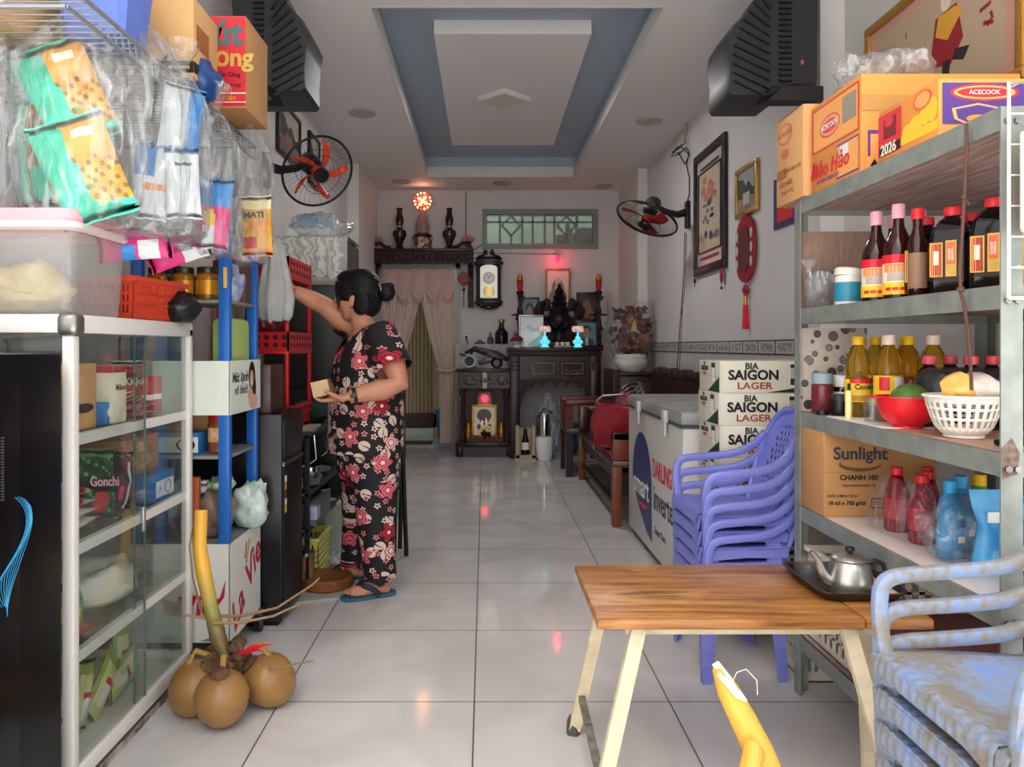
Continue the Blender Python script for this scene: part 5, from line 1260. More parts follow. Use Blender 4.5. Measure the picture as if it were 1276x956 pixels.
m = MB(); m.tube([(x1-.19, -.03, PZ(460, 8.12)), (x1-.08, -.035, PZ(463, 8.12)), (x1+.02, -.02, PZ(459, 8.12))], .014, 8); m.build('tieback', CURP, t)
# things seen through the doorway
n = NT('folding_door'); c = n.coord(); sp = n.n('SeparateXYZ'); n.l(c, sp.inputs[0])
t = thing('folding_partition', 'beige ribbed folding partition seen through the doorway', 'partition', (PX(480, 9.2), 9.2, 0))
n.b.inputs['Base Color'].default_value = lin('#a58f73'); n.b.inputs['Roughness'].default_value = .5
m = MB(); pts = []; W_ = PX(541, 9.2)-PX(480, 9.2); nn = 26
for i in range(nn+1): pts.append((W_*i/nn, (.02 if i % 2 else 0)))
m.rings([[Vector((x, y, z)) for x, y in pts] for z in (.3, 1.9)], closed=False); m.build('ribbed_panel', n.m, t)
MB().bx(-.02, W_+.04, -.01, .05, .12, .3, .01).build('base', mat('partition_base', '#3a2e26', .6), t); MB().bx(W_, W_+.05, -.01, .05, 0.0, 1.9).build('edge_post', mat('partition_edge', '#b09a7c', .5), t); MB().bx(-.02, .03, -.01, .05, 0, .3).build('leg', mat('partition_base', '#3a2e26', .6), t)
t = MB().bx(0, .35, 0, .25, 0, .012, .003).build('door_mat', mat('brown_mat', '#5a3d36', .9), None, (PX(500, 8.7), 8.62, 0)); tag(t, 'brown mat on the floor beyond the doorway', 'mat')
t = thing('blue_bucket', 'blue plastic bucket seen beyond the curtain', 'bucket', (PX(553, 9.3), 9.3, 0))
MB().lathe([(.11, 0), (.12, .01), (.15, .33), (.16, .34), (.145, .34), (.11, .02), (0, .02)], n=24, cap1=False).build('bucket_body', mat('bucket_blue', '#1d4f94', .35), t); MB().tube([(-.15, 0, .33), (-.1, -.05, .25), (0, -.14, .2), (.1, -.05, .25), (.15, 0, .33)], .005).build('handle', WIRE, t)
t = MB().tube([(0, 0, 0), (.02, .05, 1.5)], .014).build('broom_stick', mat('teal_stick', '#2e5a5a', .4), None, (PX(551, 9.6), 9.6, 0)); tag(t, 'dark teal broom stick leaning beyond the curtain', 'broom')

# ---- white tiled ledge, shrine, bottles, toy motorcycle
LX0, LX1 = PX(567, 8.0), PX(641, 8.0)
LT = mat('ledge_tile', '#b9b9b8', .12, hex2='#a3a5a6', var=.1, vscale=9)
struct('trim_4', MB().bx(LX0, LX1-.04, 8.0, 8.2, 0, 1.12, .004), LT, 'white marbled tile ledge behind the floor shrine')
m = MB(); ly = 7.78
t = thing('floor_shrine', 'dark carved floor shrine cabinet with an open lit front', 'shrine', (PX(604, 7.62), 7.62, 0))
w = .27; D = .37
m = MB(); m.bx(-w, w, 0, D, .0, .03); m.bx(-w-.02, w+.02, -.02, D, .1, .15, .006); m.bx(-w, w, 0, D, .03, .1); m.build('base', ROSEWOOD, t)
m = MB(); m.bx(-w, -w+.03, 0, D, .15, .84); m.bx(w-.03, w, 0, D, .15, .84); m.bx(-w, w, D-.02, D, .15, .84); m.build('cabinet_body', ROSEWOOD, t)
MB().bx(-w-.02, w+.02, -.02, D, .84, .87, .005).build('top', ROSEWOOD, t)
for s in (-1, 1):
    MB().lathe([(.035, .15), (.04, .18), (.025, .22), (.028, .6), (.04, .64), (.03, .68)], n=16, c=(s*(w-.05), .02, 0)).build('front_pillar', CARVED, t)
    MB().box((s*(w-.02), .02, .06), (.08, .06, .12), None, .02).build('leg', ROSEWOOD, t)
m = MB(); m.bx(-w, w, .01, .03, .68, .84); m.build('cornice', mat('cornice_dark', '#24150f', .3), t)
m = MB()
for x in (-.16, 0, .17): m.ball((x, .005, .76), (.055, .012, .05), 12, 8); m.ball((x+.03, .004, .74), (.04, .01, .03), 10, 6)
m.build('cornice_panels', mat('cornice_gold', '#6d6858', .3, hex2='#2b2a22', var=.1, vscale=40), t)
MB().bx(-.02, .02, -.005, .01, .68, .86).build('white_ribbon', mat('ribbon_grey', '#b9b6b4', .3), t)
m = MB()
for k in range(9): a = PI*(k+.5)/9; m.box((.1*math.cos(a), .05, .56+.09*math.sin(a)), (.012, .01, .05), RY(PI/2-a), .003)
m.build('ray_crown', mat('ray_wood', '#3a2420', .4), t)
MB().bx(-w+.03, w-.03, .2, .21, .15, .7).build('inner_back', mat('inner_maroon', '#2a0f12', .4), t)
MB().bx(-w+.03, w-.03, .04, .3, .15, .18).build('inner_shelf', mat('inner_rose', '#5e2a2a', .4), t)
def shrine_pic(m, w, h, y, fw):
    m.m = 1; oval(m, 0, fw+h*.7, w*.36, h*.22, y); m.m = 2
    for (x, z) in ((-.25, .3), (0, .36), (.25, .3), (-.12, .55), (.14, .55), (0, .12)): oval(m, w*x, fw+h*z, w*.1, h*.1, y-.0003)
    m.m = 3; oval(m, w*.1, fw+h*.45, w*.05, h*.16, y-.0006); oval(m, -w*.1, fw+h*.42, w*.05, h*.12, y-.0006)
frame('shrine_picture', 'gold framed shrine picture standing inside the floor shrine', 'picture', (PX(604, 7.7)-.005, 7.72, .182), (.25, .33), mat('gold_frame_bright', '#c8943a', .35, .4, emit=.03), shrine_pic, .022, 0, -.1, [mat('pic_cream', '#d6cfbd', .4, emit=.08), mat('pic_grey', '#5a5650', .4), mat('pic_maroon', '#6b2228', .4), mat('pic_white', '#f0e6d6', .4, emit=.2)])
t = MB().bx(-.07, .07, 0, .02, 0, .12, .003).build('ancestor_tablet', mat('tablet_pale', '#b9a7a2', .4), None, (PX(604, 7.76), 7.77, .515)); tag(t, 'pale tablet with red lamp inside the floor shrine', 'tablet'); t.location = (PX(604, 7.76), 7.79, .181)
bpy.data.objects['ancestor_tablet'].scale = (1, 1, 3.8)
t = MB().lathe([(.028, 0), (.036, .014), (.028, .028)], n=10, R=RX(PI/2).to_matrix()).build('red_lamp', mat('red_lamp_glow', '#ff2840', .3, emit=3.5), None, (PX(604, 7.76)+.0, 7.785, .57)); tag(t, 'glowing red lamp at the top of the floor shrine', 'lamp')
for s, nm_ in ((-1, 'gold deity figurine beside the shrine picture frame near the curtain'), (1, 'gold deity figurine beside the shrine picture frame near the altar')):
    t = MB().lathe([(.03, 0), (.035, .02), (.03, .05), (.035, .08), (.02, .11), (.022, .13), (.012, .155), (0, .16)], n=14, cap1=False).jitter(.004, 40).build('figurine', mat('gilt', '#b88a3c', .35, .6), None, (PX(604, 7.68)+s*.165, 7.7, .181)); tag(t, nm_, 'figurine', 'gilt figurines in the shrine')
t = thing('incense_bowl', 'small bowl with lit yellow bananas before the shrine picture', 'bowl', (PX(604, 7.66)+.01, 7.655, .181))
MB().lathe([(.03, 0), (.04, .01), (.055, .06), (.05, .06), (.0, .03)], n=18, cap1=False).build('bowl_body', ROSEWOOD, t)
t = MB().tube([(-.06, 0, .02), (-.045, 0, .05), (0, 0, .072), (.045, 0, .05), (.06, 0, .02)], [.008, .014, .017, .014, .008], 10).build('banana_bunch', mat('banana_yellow', '#e8c95c', .4, emit=.12), None, (PX(604, 7.66)+.01, 7.655, .235)); tag(t, 'curved yellow banana bunch on the shrine bowl', 'fruit')
cg = 'row of tiny red cups in the shrine'
c1 = MB().lathe([(.012, 0), (.018, .004), (.02, .035), (.017, .035), (.0, .01)], n=12, cap1=False).build('offering_cup', mat('cup_rose', '#9a4a4a', .3), None, (0, 0, 0)); tag(c1, 'tiny rose offering cup in the row before the shrine picture', 'cup', cg)
for k in range(6):
    p = (PX(604, 7.6)-.115+k*.046, 7.632-.0*k, .151+.03)
    if k == 0: c1.location = p
    else: dup(c1, p)
# toy motorcycle on the shrine
t = thing('toy_motorcycle', 'black model motorcycle with white wheel on the shrine top', 'model motorcycle', (PX(604, 7.7), 7.74, .871))
m = MB(); m.torus((-.155, 0, .075), .058, .013, 'Y', 28, 8); m.build('front_wheel', mat('tyre_white', '#bdbdbb', .5), t)
m = MB(); m.torus((.12, .02, .06), .045, .014, 'Y', 24, 8); m.build('rear_wheel', BLACK, t)
m = MB(); m.lathe([(.05, -.004), (.05, .004)], n=20, R=RX(PI/2).to_matrix(), c=(-.155, 0, .075)); m.build('wheel_hub', DARK, t)
m = MB(); m.tube([(-.2, 0, .16), (-.1, 0, .2), (0, 0, .17), (.12, 0, .14), (.24, 0, .09)], [.012, .03, .035, .04, .018], 10, flat=.7); m.tube([(-.155, .01, .075), (-.12, .01, .2)], .01); m.tube([(-.25, 0, .15), (-.18, 0, .13)], .012); m.build('bike_body', BLACK, t)
m = MB(); m.box((.1, -.035, .13), (.2, .006, .035), RY(.3), .004); m.build('side_panel', mat('bike_panel', '#4a332a', .3), t)
m = MB(); m.tube([(-.06, 0, .06), (0, -.02, .08), (.06, -.01, .09)], .03, 8); m.build('engine', mat('engine_grey', '#77787a', .3, .7), t)
# bottles on the ledge
lz = 1.121
def tallb(px, py_top, Y, r, mt, name, lab, cat='bottle', capm=GOLD):
    h = PZ(py_top, Y)-lz; X = PX(px, Y); t = thing(name, lab, cat, (X, Y, lz))
    MB().lathe([(r, 0), (r*1.05, .01), (r*1.05, h*.45), (r*.9, h*.52), (r*.42, h*.66), (r*.38, h*.88)], n=20).build('bottle_body', mt, t); MB().lathe([(r*.5, h*.86), (r*.55, h*.9), (r*.45, h)], n=14).build('cap', capm, t); return t
tallb(598, 424, 8.1, .055, mat('brown_glass', '#6d5a44', .1), 'liquor_bottle', 'squat bottle with gold neck behind the model motorcycle')
tallb(611, 414, 8.1, .032, mat('grey_glass', '#4e5557', .08), 'liquor_bottle', 'slim grey glass bottle on the tiled ledge')
tallb(625, 398, 8.08, .065, mat('dark_glass', '#15171a', .06), 'liquor_bottle', 'tall dark bottle with gold neck at the end of the ledge')
t = thing('wall_socket', 'white wall socket with plugged cord above the ledge', 'socket', (PX(580, 8.2), 8.2, PZ(417, 8.2)))
MB().bx(-.032, .032, -.012, 0, -.055, .055, .004).build('face_plate', WHITE, t); m = MB()
for x in (-.012, .012): m.bx(x-.003, x+.003, -.0135, -.011, .01, .03); 
m.build('pin_holes', INK, t)
MB().bx(-.0, .025, -.04, -.012, -.045, -.015, .004).tube([(.012, -.035, -.03), (.03, -.03, -.12), (.05, -.06, -.19), (.03, -.05, -.25)], .005).build('plug_cord', BLACK, t)
# things under the altar
t = thing('thermos', 'steel and white thermos standing under the altar', 'thermos', (PX(678, 7.45), 7.42, 0.0))
MB().lathe([(.06, 0), (.075, .03), (.085, .2), (.08, .22), (.06, .23)], n=24).build('flask_body', PWHITE, t); MB().lathe([(.05, .23), (.055, .25), (.055, .42), (.04, .45)], n=20).build('steel_top', CHROME, t); MB().tube([(-.06, 0, .25), (-.08, 0, .4), (0, 0, .5), (.08, 0, .45)], .008).build('handle', DARK, t)
crumple('blue_bag', 'crumpled blue plastic bag under the altar', 'bag', (PX(688, 7.7), 7.75, 0), (.62, .3, .3), mat('blue_film', '#1d4d70', .3), 5, .6)
t = thing('liquor_box', 'dark bottle in an open cream box beside the shrine', 'box', (PX(655, 7.4), 7.4, 0))
MB().bx(-.095, -.06, 0, .12, .02, .33).bx(.06, .095, 0, .12, .02, .33).bx(-.1, .1, 0, .13, 0, .05).bx(-.06, .06, .1, .12, .05, .3).build('box_body', mat('cream_box', '#b3a789', .6), t)
b_ = MB().lathe([(.04, .05), (.042, .16), (.018, .24), (.016, .3)], n=16, c=(0, .05, 0)).build('dark_bottle', SOY, t); MB().lathe([(.043, .1), (.043, .17)], n=16, c=(0, .05, 0), cap0=False, cap1=False).build('label', CREAM, b_)
crumple('clear_sack', 'hazy plastic sack around the thermos under the altar', 'bag', (PX(684, 7.62), 7.62, 0.3), (.3, .1, .3), BAG, 9, .4)
bpy.data.objects['clear_sack'].location.z = 0.001; bpy.data.objects['clear_sack'].location.y = 7.52; bpy.data.objects['clear_sack'].scale = (1, 1, 2.)
# ================================================================ left side: fridge, glass cabinet, racks
FXR = -.986
t = thing('black_fridge', 'glossy black fridge with cyan wave ribbon beside the glass cabinet', 'fridge', (-1.56, 1.16, 0))
w = FXR+1.56
MB().bx(0, w, .03, .64, .03, 1.08, .008).build('fridge_body', mat('gloss_black_side', '#0b0d10', .3, spec=.12), t)
MB().bx(.004, w-.004, 0, .026, .06, 1.075, .008).build('door', mat('gloss_black_door', '#07080a', .06, spec=.3), t)
MB().bx(w, w+.003, .04, .47, .06, 1.02, .001).build('side_panel', mat('gloss_black_panel', '#0c0e12', .22, spec=.1), t)
for x in (.05, w-.05): MB().cyl((x, .08, 0), (x, .08, .035), .02).cyl((x, .58, 0), (x, .58, .035), .02).build('foot', BLACK, t)
m = MB()
for k in range(11):
    pts = []
    for i in range(40):
        f = i/39; a = f*PI*1.7
        pts.append((w+.004, .435+.045*math.sin(a*.95+.35)+.016*math.sin(k*.3+a*1.3)+.02*(1-f)+.0052*k-.02, .765-.215*f+.014*math.cos(k*.35+a)))
    m.tube(pts, .0007, 4)
m.build('wave_ribbon', mat('cyan_line', '#38a5d6', .4), t)
m = MB()
for i in range(22): m.bx(w+.003, w+.0036, .405, .415, .78+i*.006, .783+i*.006)
m.build('small_print', mat('faint_print', '#4a4f57', .5), t)

CX0, CX1, CY0, CY1, CT = -1.5, -.985, 1.845, 2.6, 1.172
FR = mat('cabinet_white', '#dedad2', .4)
t = thing('glass_cabinet', 'white framed glass display cabinet with four shelf levels', 'display cabinet', (CX0, CY0, 0))
w, d = CX1-CX0, CY1-CY0; pw = .028
for (x, y) in ((0, 0), (w-pw, 0), (0, d-pw), (w-pw, d-pw)): MB().bx(x, x+pw, y, y+pw, 0, CT-.02, .003).build('post', FR, t)
for z in (CT-.045, .03):
    m = MB(); m.bx(pw, w-pw, 0, pw, z, z+.045, .003); m.bx(pw, w-pw, d-pw, d, z, z+.045, .003); m.bx(0, pw, 0, d, z, z+.045, .003); m.bx(w-pw, w, 0, d, z, z+.045, .003); m.build('rail_frame', FR, t)
MB().bx(.01, w-.01, .01, d-.01, CT-.012, CT-.002, .002).build('top_panel', mat('cabinet_top', '#d8d4cd', .4), t)
MB().box((w-.012, .012, CT-.025), (.05, .05, .056), None, .014, 3).build('corner_cap', mat('corner_metal', '#8c8b88', .3, .8), t)
SH = [.055, .345, .61, .88]
for z in SH:
    m = MB(); m.bx(w-.03, w-.012, .02, d-.02, z-.028, z); m.bx(.012, w-.03, .01, .03, z-.028, z); s_ = m.build('shelf', FR, t)
    MB().bx(.012, w-.03, .03, d-.03, z-.008, z-.001).build('shelf_glass', GLASS if z > .1 else FR, s_)
m = MB(); m.bx(w-.0085, w-.0045, pw, d*.53, .075, CT-.045); a_ = m.build('sliding_pane', GLASS, t)
m = MB(); m.bx(w-.0165, w-.0125, d*.47, d-pw, .075, CT-.045); b_ = m.build('sliding_pane', GLASS, t)
GE = mat('glass_edge', '#4f6f66', .15)
MB().bx(w-.0088, w-.0042, d*.53, d*.53+.004, .075, CT-.045).build('pane_edge', GE, a_); MB().bx(w-.0168, w-.0122, d*.47-.004, d*.47, .075, CT-.045).build('pane_edge', GE, b_)
MB().bx(w-.0045, w+.002, d*.5, d*.5+.014, .56, .63, .001).build('pull_handle', mat('alu_pull', '#b8b9b6', .3, .8), a_)
MB().bx(.005, .009, pw, d-pw, .075, CT-.045).build('rear_pane', GLASS, t)
MB().bx(pw, w-pw, .006, .010, .075, CT-.045).build('end_pane', GLASS, t); MB().bx(pw, w-pw, d-.010, d-.006, .075, CT-.045).build('end_pane', GLASS, t)
m = MB(); m.bx(w-.002, w+.001, .01, d-.01, .0, .02); m.build('base_strip', mat('worn_base_strip', '#b9b2a8', .7, hex2='#6e5a4c', var=.12, vscale=30), t)

# ---- foil packets
def pillow(name, lab, cat, loc, rot, size, mats, fn, group=None, thick=.35, parent=None, texts=(), seed=0.):
    """puffed foil packet: width x height in local XZ, facing -Y; fn(u,v) picks the printed colour"""
    t = thing(name, lab, cat, loc, 0, group, rot=rot) if cat else None
    w, h = size; nx, nz_ = 18, 22; m = MB(); sides = []
    for s in (-1, 1):
        vs = []
        for i in range(nz_+1):
            row = []
            for j in range(nx+1):
                u, v = j/nx, i/nz_; a = max(0, math.sin(PI*u))**.55; b = max(0, math.sin(PI*min(1, max(0, (v-.06)/.88))))**.5
                y = s*w*thick*.5*a*b; q = Vector((u*4+seed, v*5, seed)); y *= 1+.35*noise.noise(q)
                row.append(m.bm.verts.new((w*(u-.5)*(1-.10*b*a*0-.06*b), y, h*(v-.5)*(1-.03*a)+.004*noise.noise(q*1.7))))
            vs.append(row)
        for i in range(nz_):
            for j in range(nx):
                f = m.bm.faces.new((vs[i][j], vs[i][j+1], vs[i+1][j+1], vs[i+1][j])); f.material_index = fn((j+.5)/nx, (i+.5)/nz_)
    bmesh.ops.remove_doubles(m.bm, verts=m.bm.verts, dist=.0002)
    m.build('foil_body' if t else name, mats, t if t else parent, None if t else loc, sharp=1.2)
    for (s, sz, x, z, mt, bold) in texts: words(s, sz, mt, t, (x, -w*thick*.5-.004, z), bold=bold)
    return t
YF = mat('yellow_foil', '#e9b13c', .3, hex2='#d98f2a', var=.2, vscale=25); GRN = mat('leaf_foil', '#5f9a4a', .35); OCH = mat('ochre_foil', '#a8742c', .35, hex2='#6d5426', var=.2, vscale=30); WF = mat('white_foil', '#dfe2e4', .28); BF = mat('blue_foil', '#2c86cf', .3); PF_ = mat('pink_foil', '#dd2a7e', .3); SILV = mat('silver_foil', '#b9bcc0', .22, .7); DKG = mat('dark_green_foil', '#163f22', .25); REDF = mat('red_foil', '#b5202a', .3)
CRM = mat('cream_foil', '#f0dca4', .35)
def snack(u, v):
    if u < .40+.16*(1-v): return 0 if u > .08 or v > .5 else 2
    if v < .14 or v > .95: return 0
    if u < .1: return 0
    if .76 < v < .86 and .55 < u < .82: return 3
    if (u*7+v*5) % 1 < .22 and v < .6: return 2
    if .3 < v < .55 and u > .5: return 1
    if (u-.55)**2+(v-.42)**2 < .02: return 4
    return 1
tg = 'teal and yellow snack packets in the big hanging bag'
bagY = 1.93
def at(px, py, Y): return tuple(P(px, py, Y))
pillow('snack_packet', 'upper teal and yellow snack packet in the big hanging bag', 'snack packet', at(82, 118, 1.95), (0, -.42, .25), (.185, .27), [TEAL, YF, OCH, CREAM, GRN], snack, tg, seed=1)
pillow('snack_packet', 'lower teal snack packet with yellow side in the hanging bag', 'snack packet', at(103, 212, 1.90), (0, -.36, .2), (.185, .27), [TEAL, YF, OCH, CREAM, GRN], snack, tg, seed=4)
pillow('snack_packet', 'dark teal snack packet with ochre curls in the hanging bag', 'snack packet', at(58, 190, 2.0), (0, -.08, -.1), (.16, .3), [TEAL, OCH, OCH, YF, GRN], lambda u, v: 0 if u < .2 or v < .35 and u > .3 else (1 if v < .8 else (3 if .3 < u < .7 else 0)), tg, seed=7)
# gold curl print as little bent ribbons on the upper packet
def hang_bag(name, lab, px, top, bot, Y, half, depth, m_=BAG, seed=1., knot=.012, group=None, drop=.25, hook=True):
    """clear bag hanging from a gathered neck: px of neck, top and bottom image rows, half width in m"""
    X, zt, zb = PX(px, Y), PZ(top, Y), PZ(bot, Y); m = MB(); n_, k = 40, 16; rs = []
    for i in range(k+1):
        f = i/k; z = zt+(zb-zt)*f
        q = min(1, f/drop) if drop else 1; g = knot+(1-knot/half)*half*(q**.7) if True else half
        g = knot+(half-knot)*(q**.75)*(1-.12*max(0, f-.75)/.25)
        ring = []
        for j in range(n_):
            a = 2*PI*j/n_; ca, sa = math.cos(a), math.sin(a); fold = 1+.12*math.sin(a*9+seed)*(1-f*.7)+.1*noise.noise(Vector((ca*2+seed, sa*2, f*4)))
            if f > .99: fold *= .8
            ring.append(Vector((g*ca*fold, max(g*.2, depth*(g/half))*sa*fold, z-zt+.02*noise.noise(Vector((ca*3, sa*3+seed, f*3)))*f)))
        rs.append(ring)
    m.rings(rs, True, True)
    if hook: m.rings([[Vector((knot*r*math.cos(2*PI*j/10), knot*r*math.sin(2*PI*j/10), h)) for j in range(10)] for r, h in ((1, 0), (1.6, .02), (3.5, .055), (4.2, .075))], False, False).jitter(.006, 30)
    o = m.build(name, m_, None, (X, Y, zt), sharp=.5)
    tag(o, lab, 'bag', group)
    return o
hang_bag('hanging_bag', 'big clear bag of teal snack packets hung under the wire rack', 96, 16, 278, 1.96, .175, .11, BAG, 2, .014)
hang_bag('hanging_bag', 'big clear bag bulging behind the teal packets with silver packets inside', 165, 22, 292, 2.06, .14, .09, BAG, 5, .014)
hang_bag('hanging_bag', 'hazy clear bag hanging at the edge next to the big one', 0, 15, 265, 1.95, .085, .1, BAGW, 9, .014)
def bw(u, v): return 1 if u > .62 else (2 if v < .25 or (.4 < v < .48 and u < .5) else 0)
pillow('snack_packet', 'white and blue snack packet upright beside the red carton', 'snack packet', at(226, 150, 2.13), (0, .12, .5), (.11, .2), [WF, BF, WF], bw, None, seed=2)
pillow('snack_packet', 'white packet with black barcode lines below the blue one', 'snack packet', at(228, 228, 2.11), (0, -.05, .4), (.09, .2), [WF, INK, BF], lambda u, v: 1 if (.68 < v < .70 or .74 < v < .76) and .3 < u < .8 else (2 if v > .9 else 0), None, seed=3)
pillow('snack_packet', 'silver and blue packet seen dimly inside the second bag', 'snack packet', at(188, 225, 2.1), (0, .1, .2), (.1, .22), [WF, BF, ORANGE], lambda u, v: 1 if v > .55 and u < .6 else (2 if .35 < v < .45 and u > .4 else 0), None, seed=8)
hang_bag('hanging_bag', 'clear bag with upright white and blue packets beside the red carton', 226, 88, 296, 2.12, .075, .07, BAG, 3, .012)
def pk(u, v): return 1 if v > .6 else (2 if (u-.45)**2+(v-.42)**2*1.6 < .03 else (3 if v < .3 and .3 < u < .6 else 0))
pillow('snack_packet', 'bright pink and blue snack packet in a hanging bag', 'snack packet', at(265, 266, 2.3), (0, .1, .2), (.105, .22), [PF_, BF, YELLOW, WF], pk, None, seed=5)
hang_bag('hanging_bag', 'clear bag holding the pink and blue packet', 268, 138, 318, 2.33, .065, .07, BAG, 11, .012)
def mt_(u, v): return 1 if v > .78 else (2 if (u-.5)**2+(v-.9)**2*2 < .03 else (2 if .15 < v < .3 and u < .5 else (3 if v < .12 or .5 < v < .56 else 0)))
pillow('snack_packet', 'yellow snack packet with red tomato print in a hanging bag', 'snack packet', at(320, 282, 2.68), (0, -.04, .1), (.105, .215), [YF, CRM, RED, ORANGE], mt_, None, seed=6, texts=[('MATI', .03, -.005, .035, DGREEN, .03)])
hang_bag('hanging_bag', 'hazy clear bag around the yellow tomato packet', 312, 160, 328, 2.7, .075, .06, BAG, 13, .012)
pk_g = 'pink packets lying in bag bottoms over the red basket'
pillow('snack_packet', 'pink and blue packet lying flat above the red basket', 'snack packet', at(168, 305, 2.15), (0, 1.45, .3), (.09, .2), [PF_, BF, WF], lambda u, v: 1 if .3 < v < .5 and u > .5 else (2 if .55 < v < .8 and u > .4 else 0), pk_g, seed=9)
pillow('snack_packet', 'pink packet with white corner hanging over the honey jars', 'snack packet', at(222, 312, 2.3), (0, 1.2, .2), (.09, .19), [PF_, WF, REDF], lambda u, v: 1 if v > .55 and u > .3 else 0, pk_g, seed=12)
crumple('plastic_wrap', 'loose clear wrap under the pink packets', 'plastic wrap', at(195, 312, 2.22), (.26, .16, .1), BAG, 6, .35)
# white bag the woman reaches for
hang_bag('hanging_bag', 'white carrier bag hanging from the rack within her reach', 343, 300, 400, 3.28, .078, .065, mat('carrier_film', '#d9dad8', .25, trans=.35, ior=1.1, hex2='#bfc2c2', var=.25, vscale=14), 4, .02, drop=.7, hook=False)

# ---- overhead wire rack
WR = mat('rack_wire', '#c9c9c6', .35, .3); WRK = mat('rack_dark', '#85888a', .4, .3)
t = thing('wire_rack', 'wire shelf rack overhead carrying cartons and hanging bags', 'wire rack', (-1.6, 1.62, 0))
m = MB(); w, d, z = .72, 1.34, 1.86
m.tube([(0, 0, z), (w, 0, z), (w, d, z), (0, d, z), (0, 0, z)], .006, 8); m.tube([(w, 0, z-.05), (w, d, z-.05)], .005, 8); m.tube([(0, 0, z-.05), (w, 0, z-.05)], .005, 8)
for i in range(1, 40): m.tube([(0, d*i/40, z+.004), (w, d*i/40, z+.004)], .0025, 5)
for i in range(36): m.tube([(w, d*(i+.5)/36, z), (w, d*(i+1)/36, z-.05)], .002, 5)
m.build('wire_shelf', WRK, t)
for (x, y) in ((.01, .01), (.01, d-.01)): MB().cyl((x, y, 0), (x, y, 2.3), .011).build('post', WR, t)
for y in (.01, d-.01): MB().tube([(.01, y, 1.55), (w-.1, y, z-.01)], .006).build('brace', WR, t)
# things on it
t = thing('storage_bin', 'periwinkle blue plastic bin on the overhead wire rack', 'bin', (-.985, 2.0, 1.868))
MB().lathe([(.07, 0), (.08, .01), (.1, .2), (.108, .205), (.1, .208)], n=28, sq=.6, sy=.9).build('bin_body', mat('bin_blue', '#5a74c8', .4), t); MB().lathe([(.109, .205), (.11, .22), (.1, .225)], n=28, sq=.6, sy=.9).build('lid', mat('bin_lid', '#6f88d8', .4), t)
carton('kraft_carton', 'open kraft carton with black band print on the wire rack', 'carton', (-1.06, 2.21, 1.868), (.225, .2, .23), CARDL, [('F', 0, 1, .05, .2, mat('carton_black', '#2a2420', .7)), ('F', .05, .95, .1, .14, CARDL), ('R', 0, 1, .06, .2, mat('carton_black', '#2a2420', .7)), ('R', .1, .6, .4, .7, BRN)], [('F', 'GIẤY', .04, .6, .125, INK, .02)])
crumple('blue_bag', 'crumpled blue and green bag stuffed over the rack edge', 'bag', (-.845, 2.31, 1.83), (.1, .14, .13), mat('blue_film_dark', '#21508f', .3, hex2='#173a70', var=.2, vscale=20), 3, .22)
carton('red_carton', 'red printed carton lettered in gold on the rack end', 'carton', (-1.02, 2.5, 1.868), (.245, .25, .30), CARD, [('F', 0, 1, .02, .99, mat('carton_red', '#cf2434', .5)), ('F', 0, 1, .155, .17, CREAM), ('F', .0, 1, .06, .07, CREAM), ('F', 0.02, .98, .5, .505, mat('carton_red_dark', '#96141f', .5))],
       [('F', 'út', .115, .76, .8, mat('letter_teal', '#3b6a6a', .5), .03), ('F', 'ương', .082, .74, .54, mat('letter_gold', '#c6a64c', .4), .03), ('F', 'Mật Ong', .022, .76, .36, INK, .01), ('F', 'Bánh tằm cay', .018, .74, .25, INK, .01), ('F', 'quán', .024, .78, .11, GOLDP, .01)], tape=None)

carton('pale_carton', 'pale carton lying behind the blue bin on the wire rack', 'carton', (-1.56, 1.72, 1.868), (.42, .95, .28), CARDL, [('F', .3, .7, .2, .5, mat('carton_black', '#2a2420', .7))], [])
# ---- on top of the glass cabinet
t = thing('plastic_tub', 'large clear tub with pink lid on the glass cabinet', 'tub', (-1.235, 2.02, CT))
TUB = glassy('tub_clear', '#f0eee8', rough=.25, white=.24, fres=1.4)
m = MB(); m.rings([rr(.215, .13, 0, .03), rr(.222, .137, .01, .03), rr(.235, .15, .235, .035)], True, False); m.build('tub_body', TUB, t)
m = MB(); m.rings([rr(.243, .158, .225, .035), rr(.247, .162, .235, .035), rr(.243, .158, .258, .035), rr(.2, .12, .264, .03)], False, True); m.build('lid', mat('lid_pink', '#e3a4a9', .4), t)
m = MB(); m.rings([rr(.238, .153, .205, .035), rr(.248, .163, .212, .035), rr(.248, .163, .226, .035), rr(.238, .153, .23, .035)], False, False); m.build('lid_rim', mat('lid_pale', '#e6cfcb', .4), t)
t = crumple('yellow_packet', 'soft yellow packet inside the pink lidded tub', 'packet', (-1.27, 2.02, CT+.012), (.34, .2, .14), mat('soft_yellow', '#b99a44', .4, hex2='#d9cb93', var=.15, vscale=14), 4, .3)
t = crumple('orange_packet', 'orange foil packet at the bottom of the pink lidded tub', 'packet', (-1.3, 1.93, CT+.012), (.14, .08, .06), mat('orange_foil', '#e2812a', .3, .2), 7, .5)
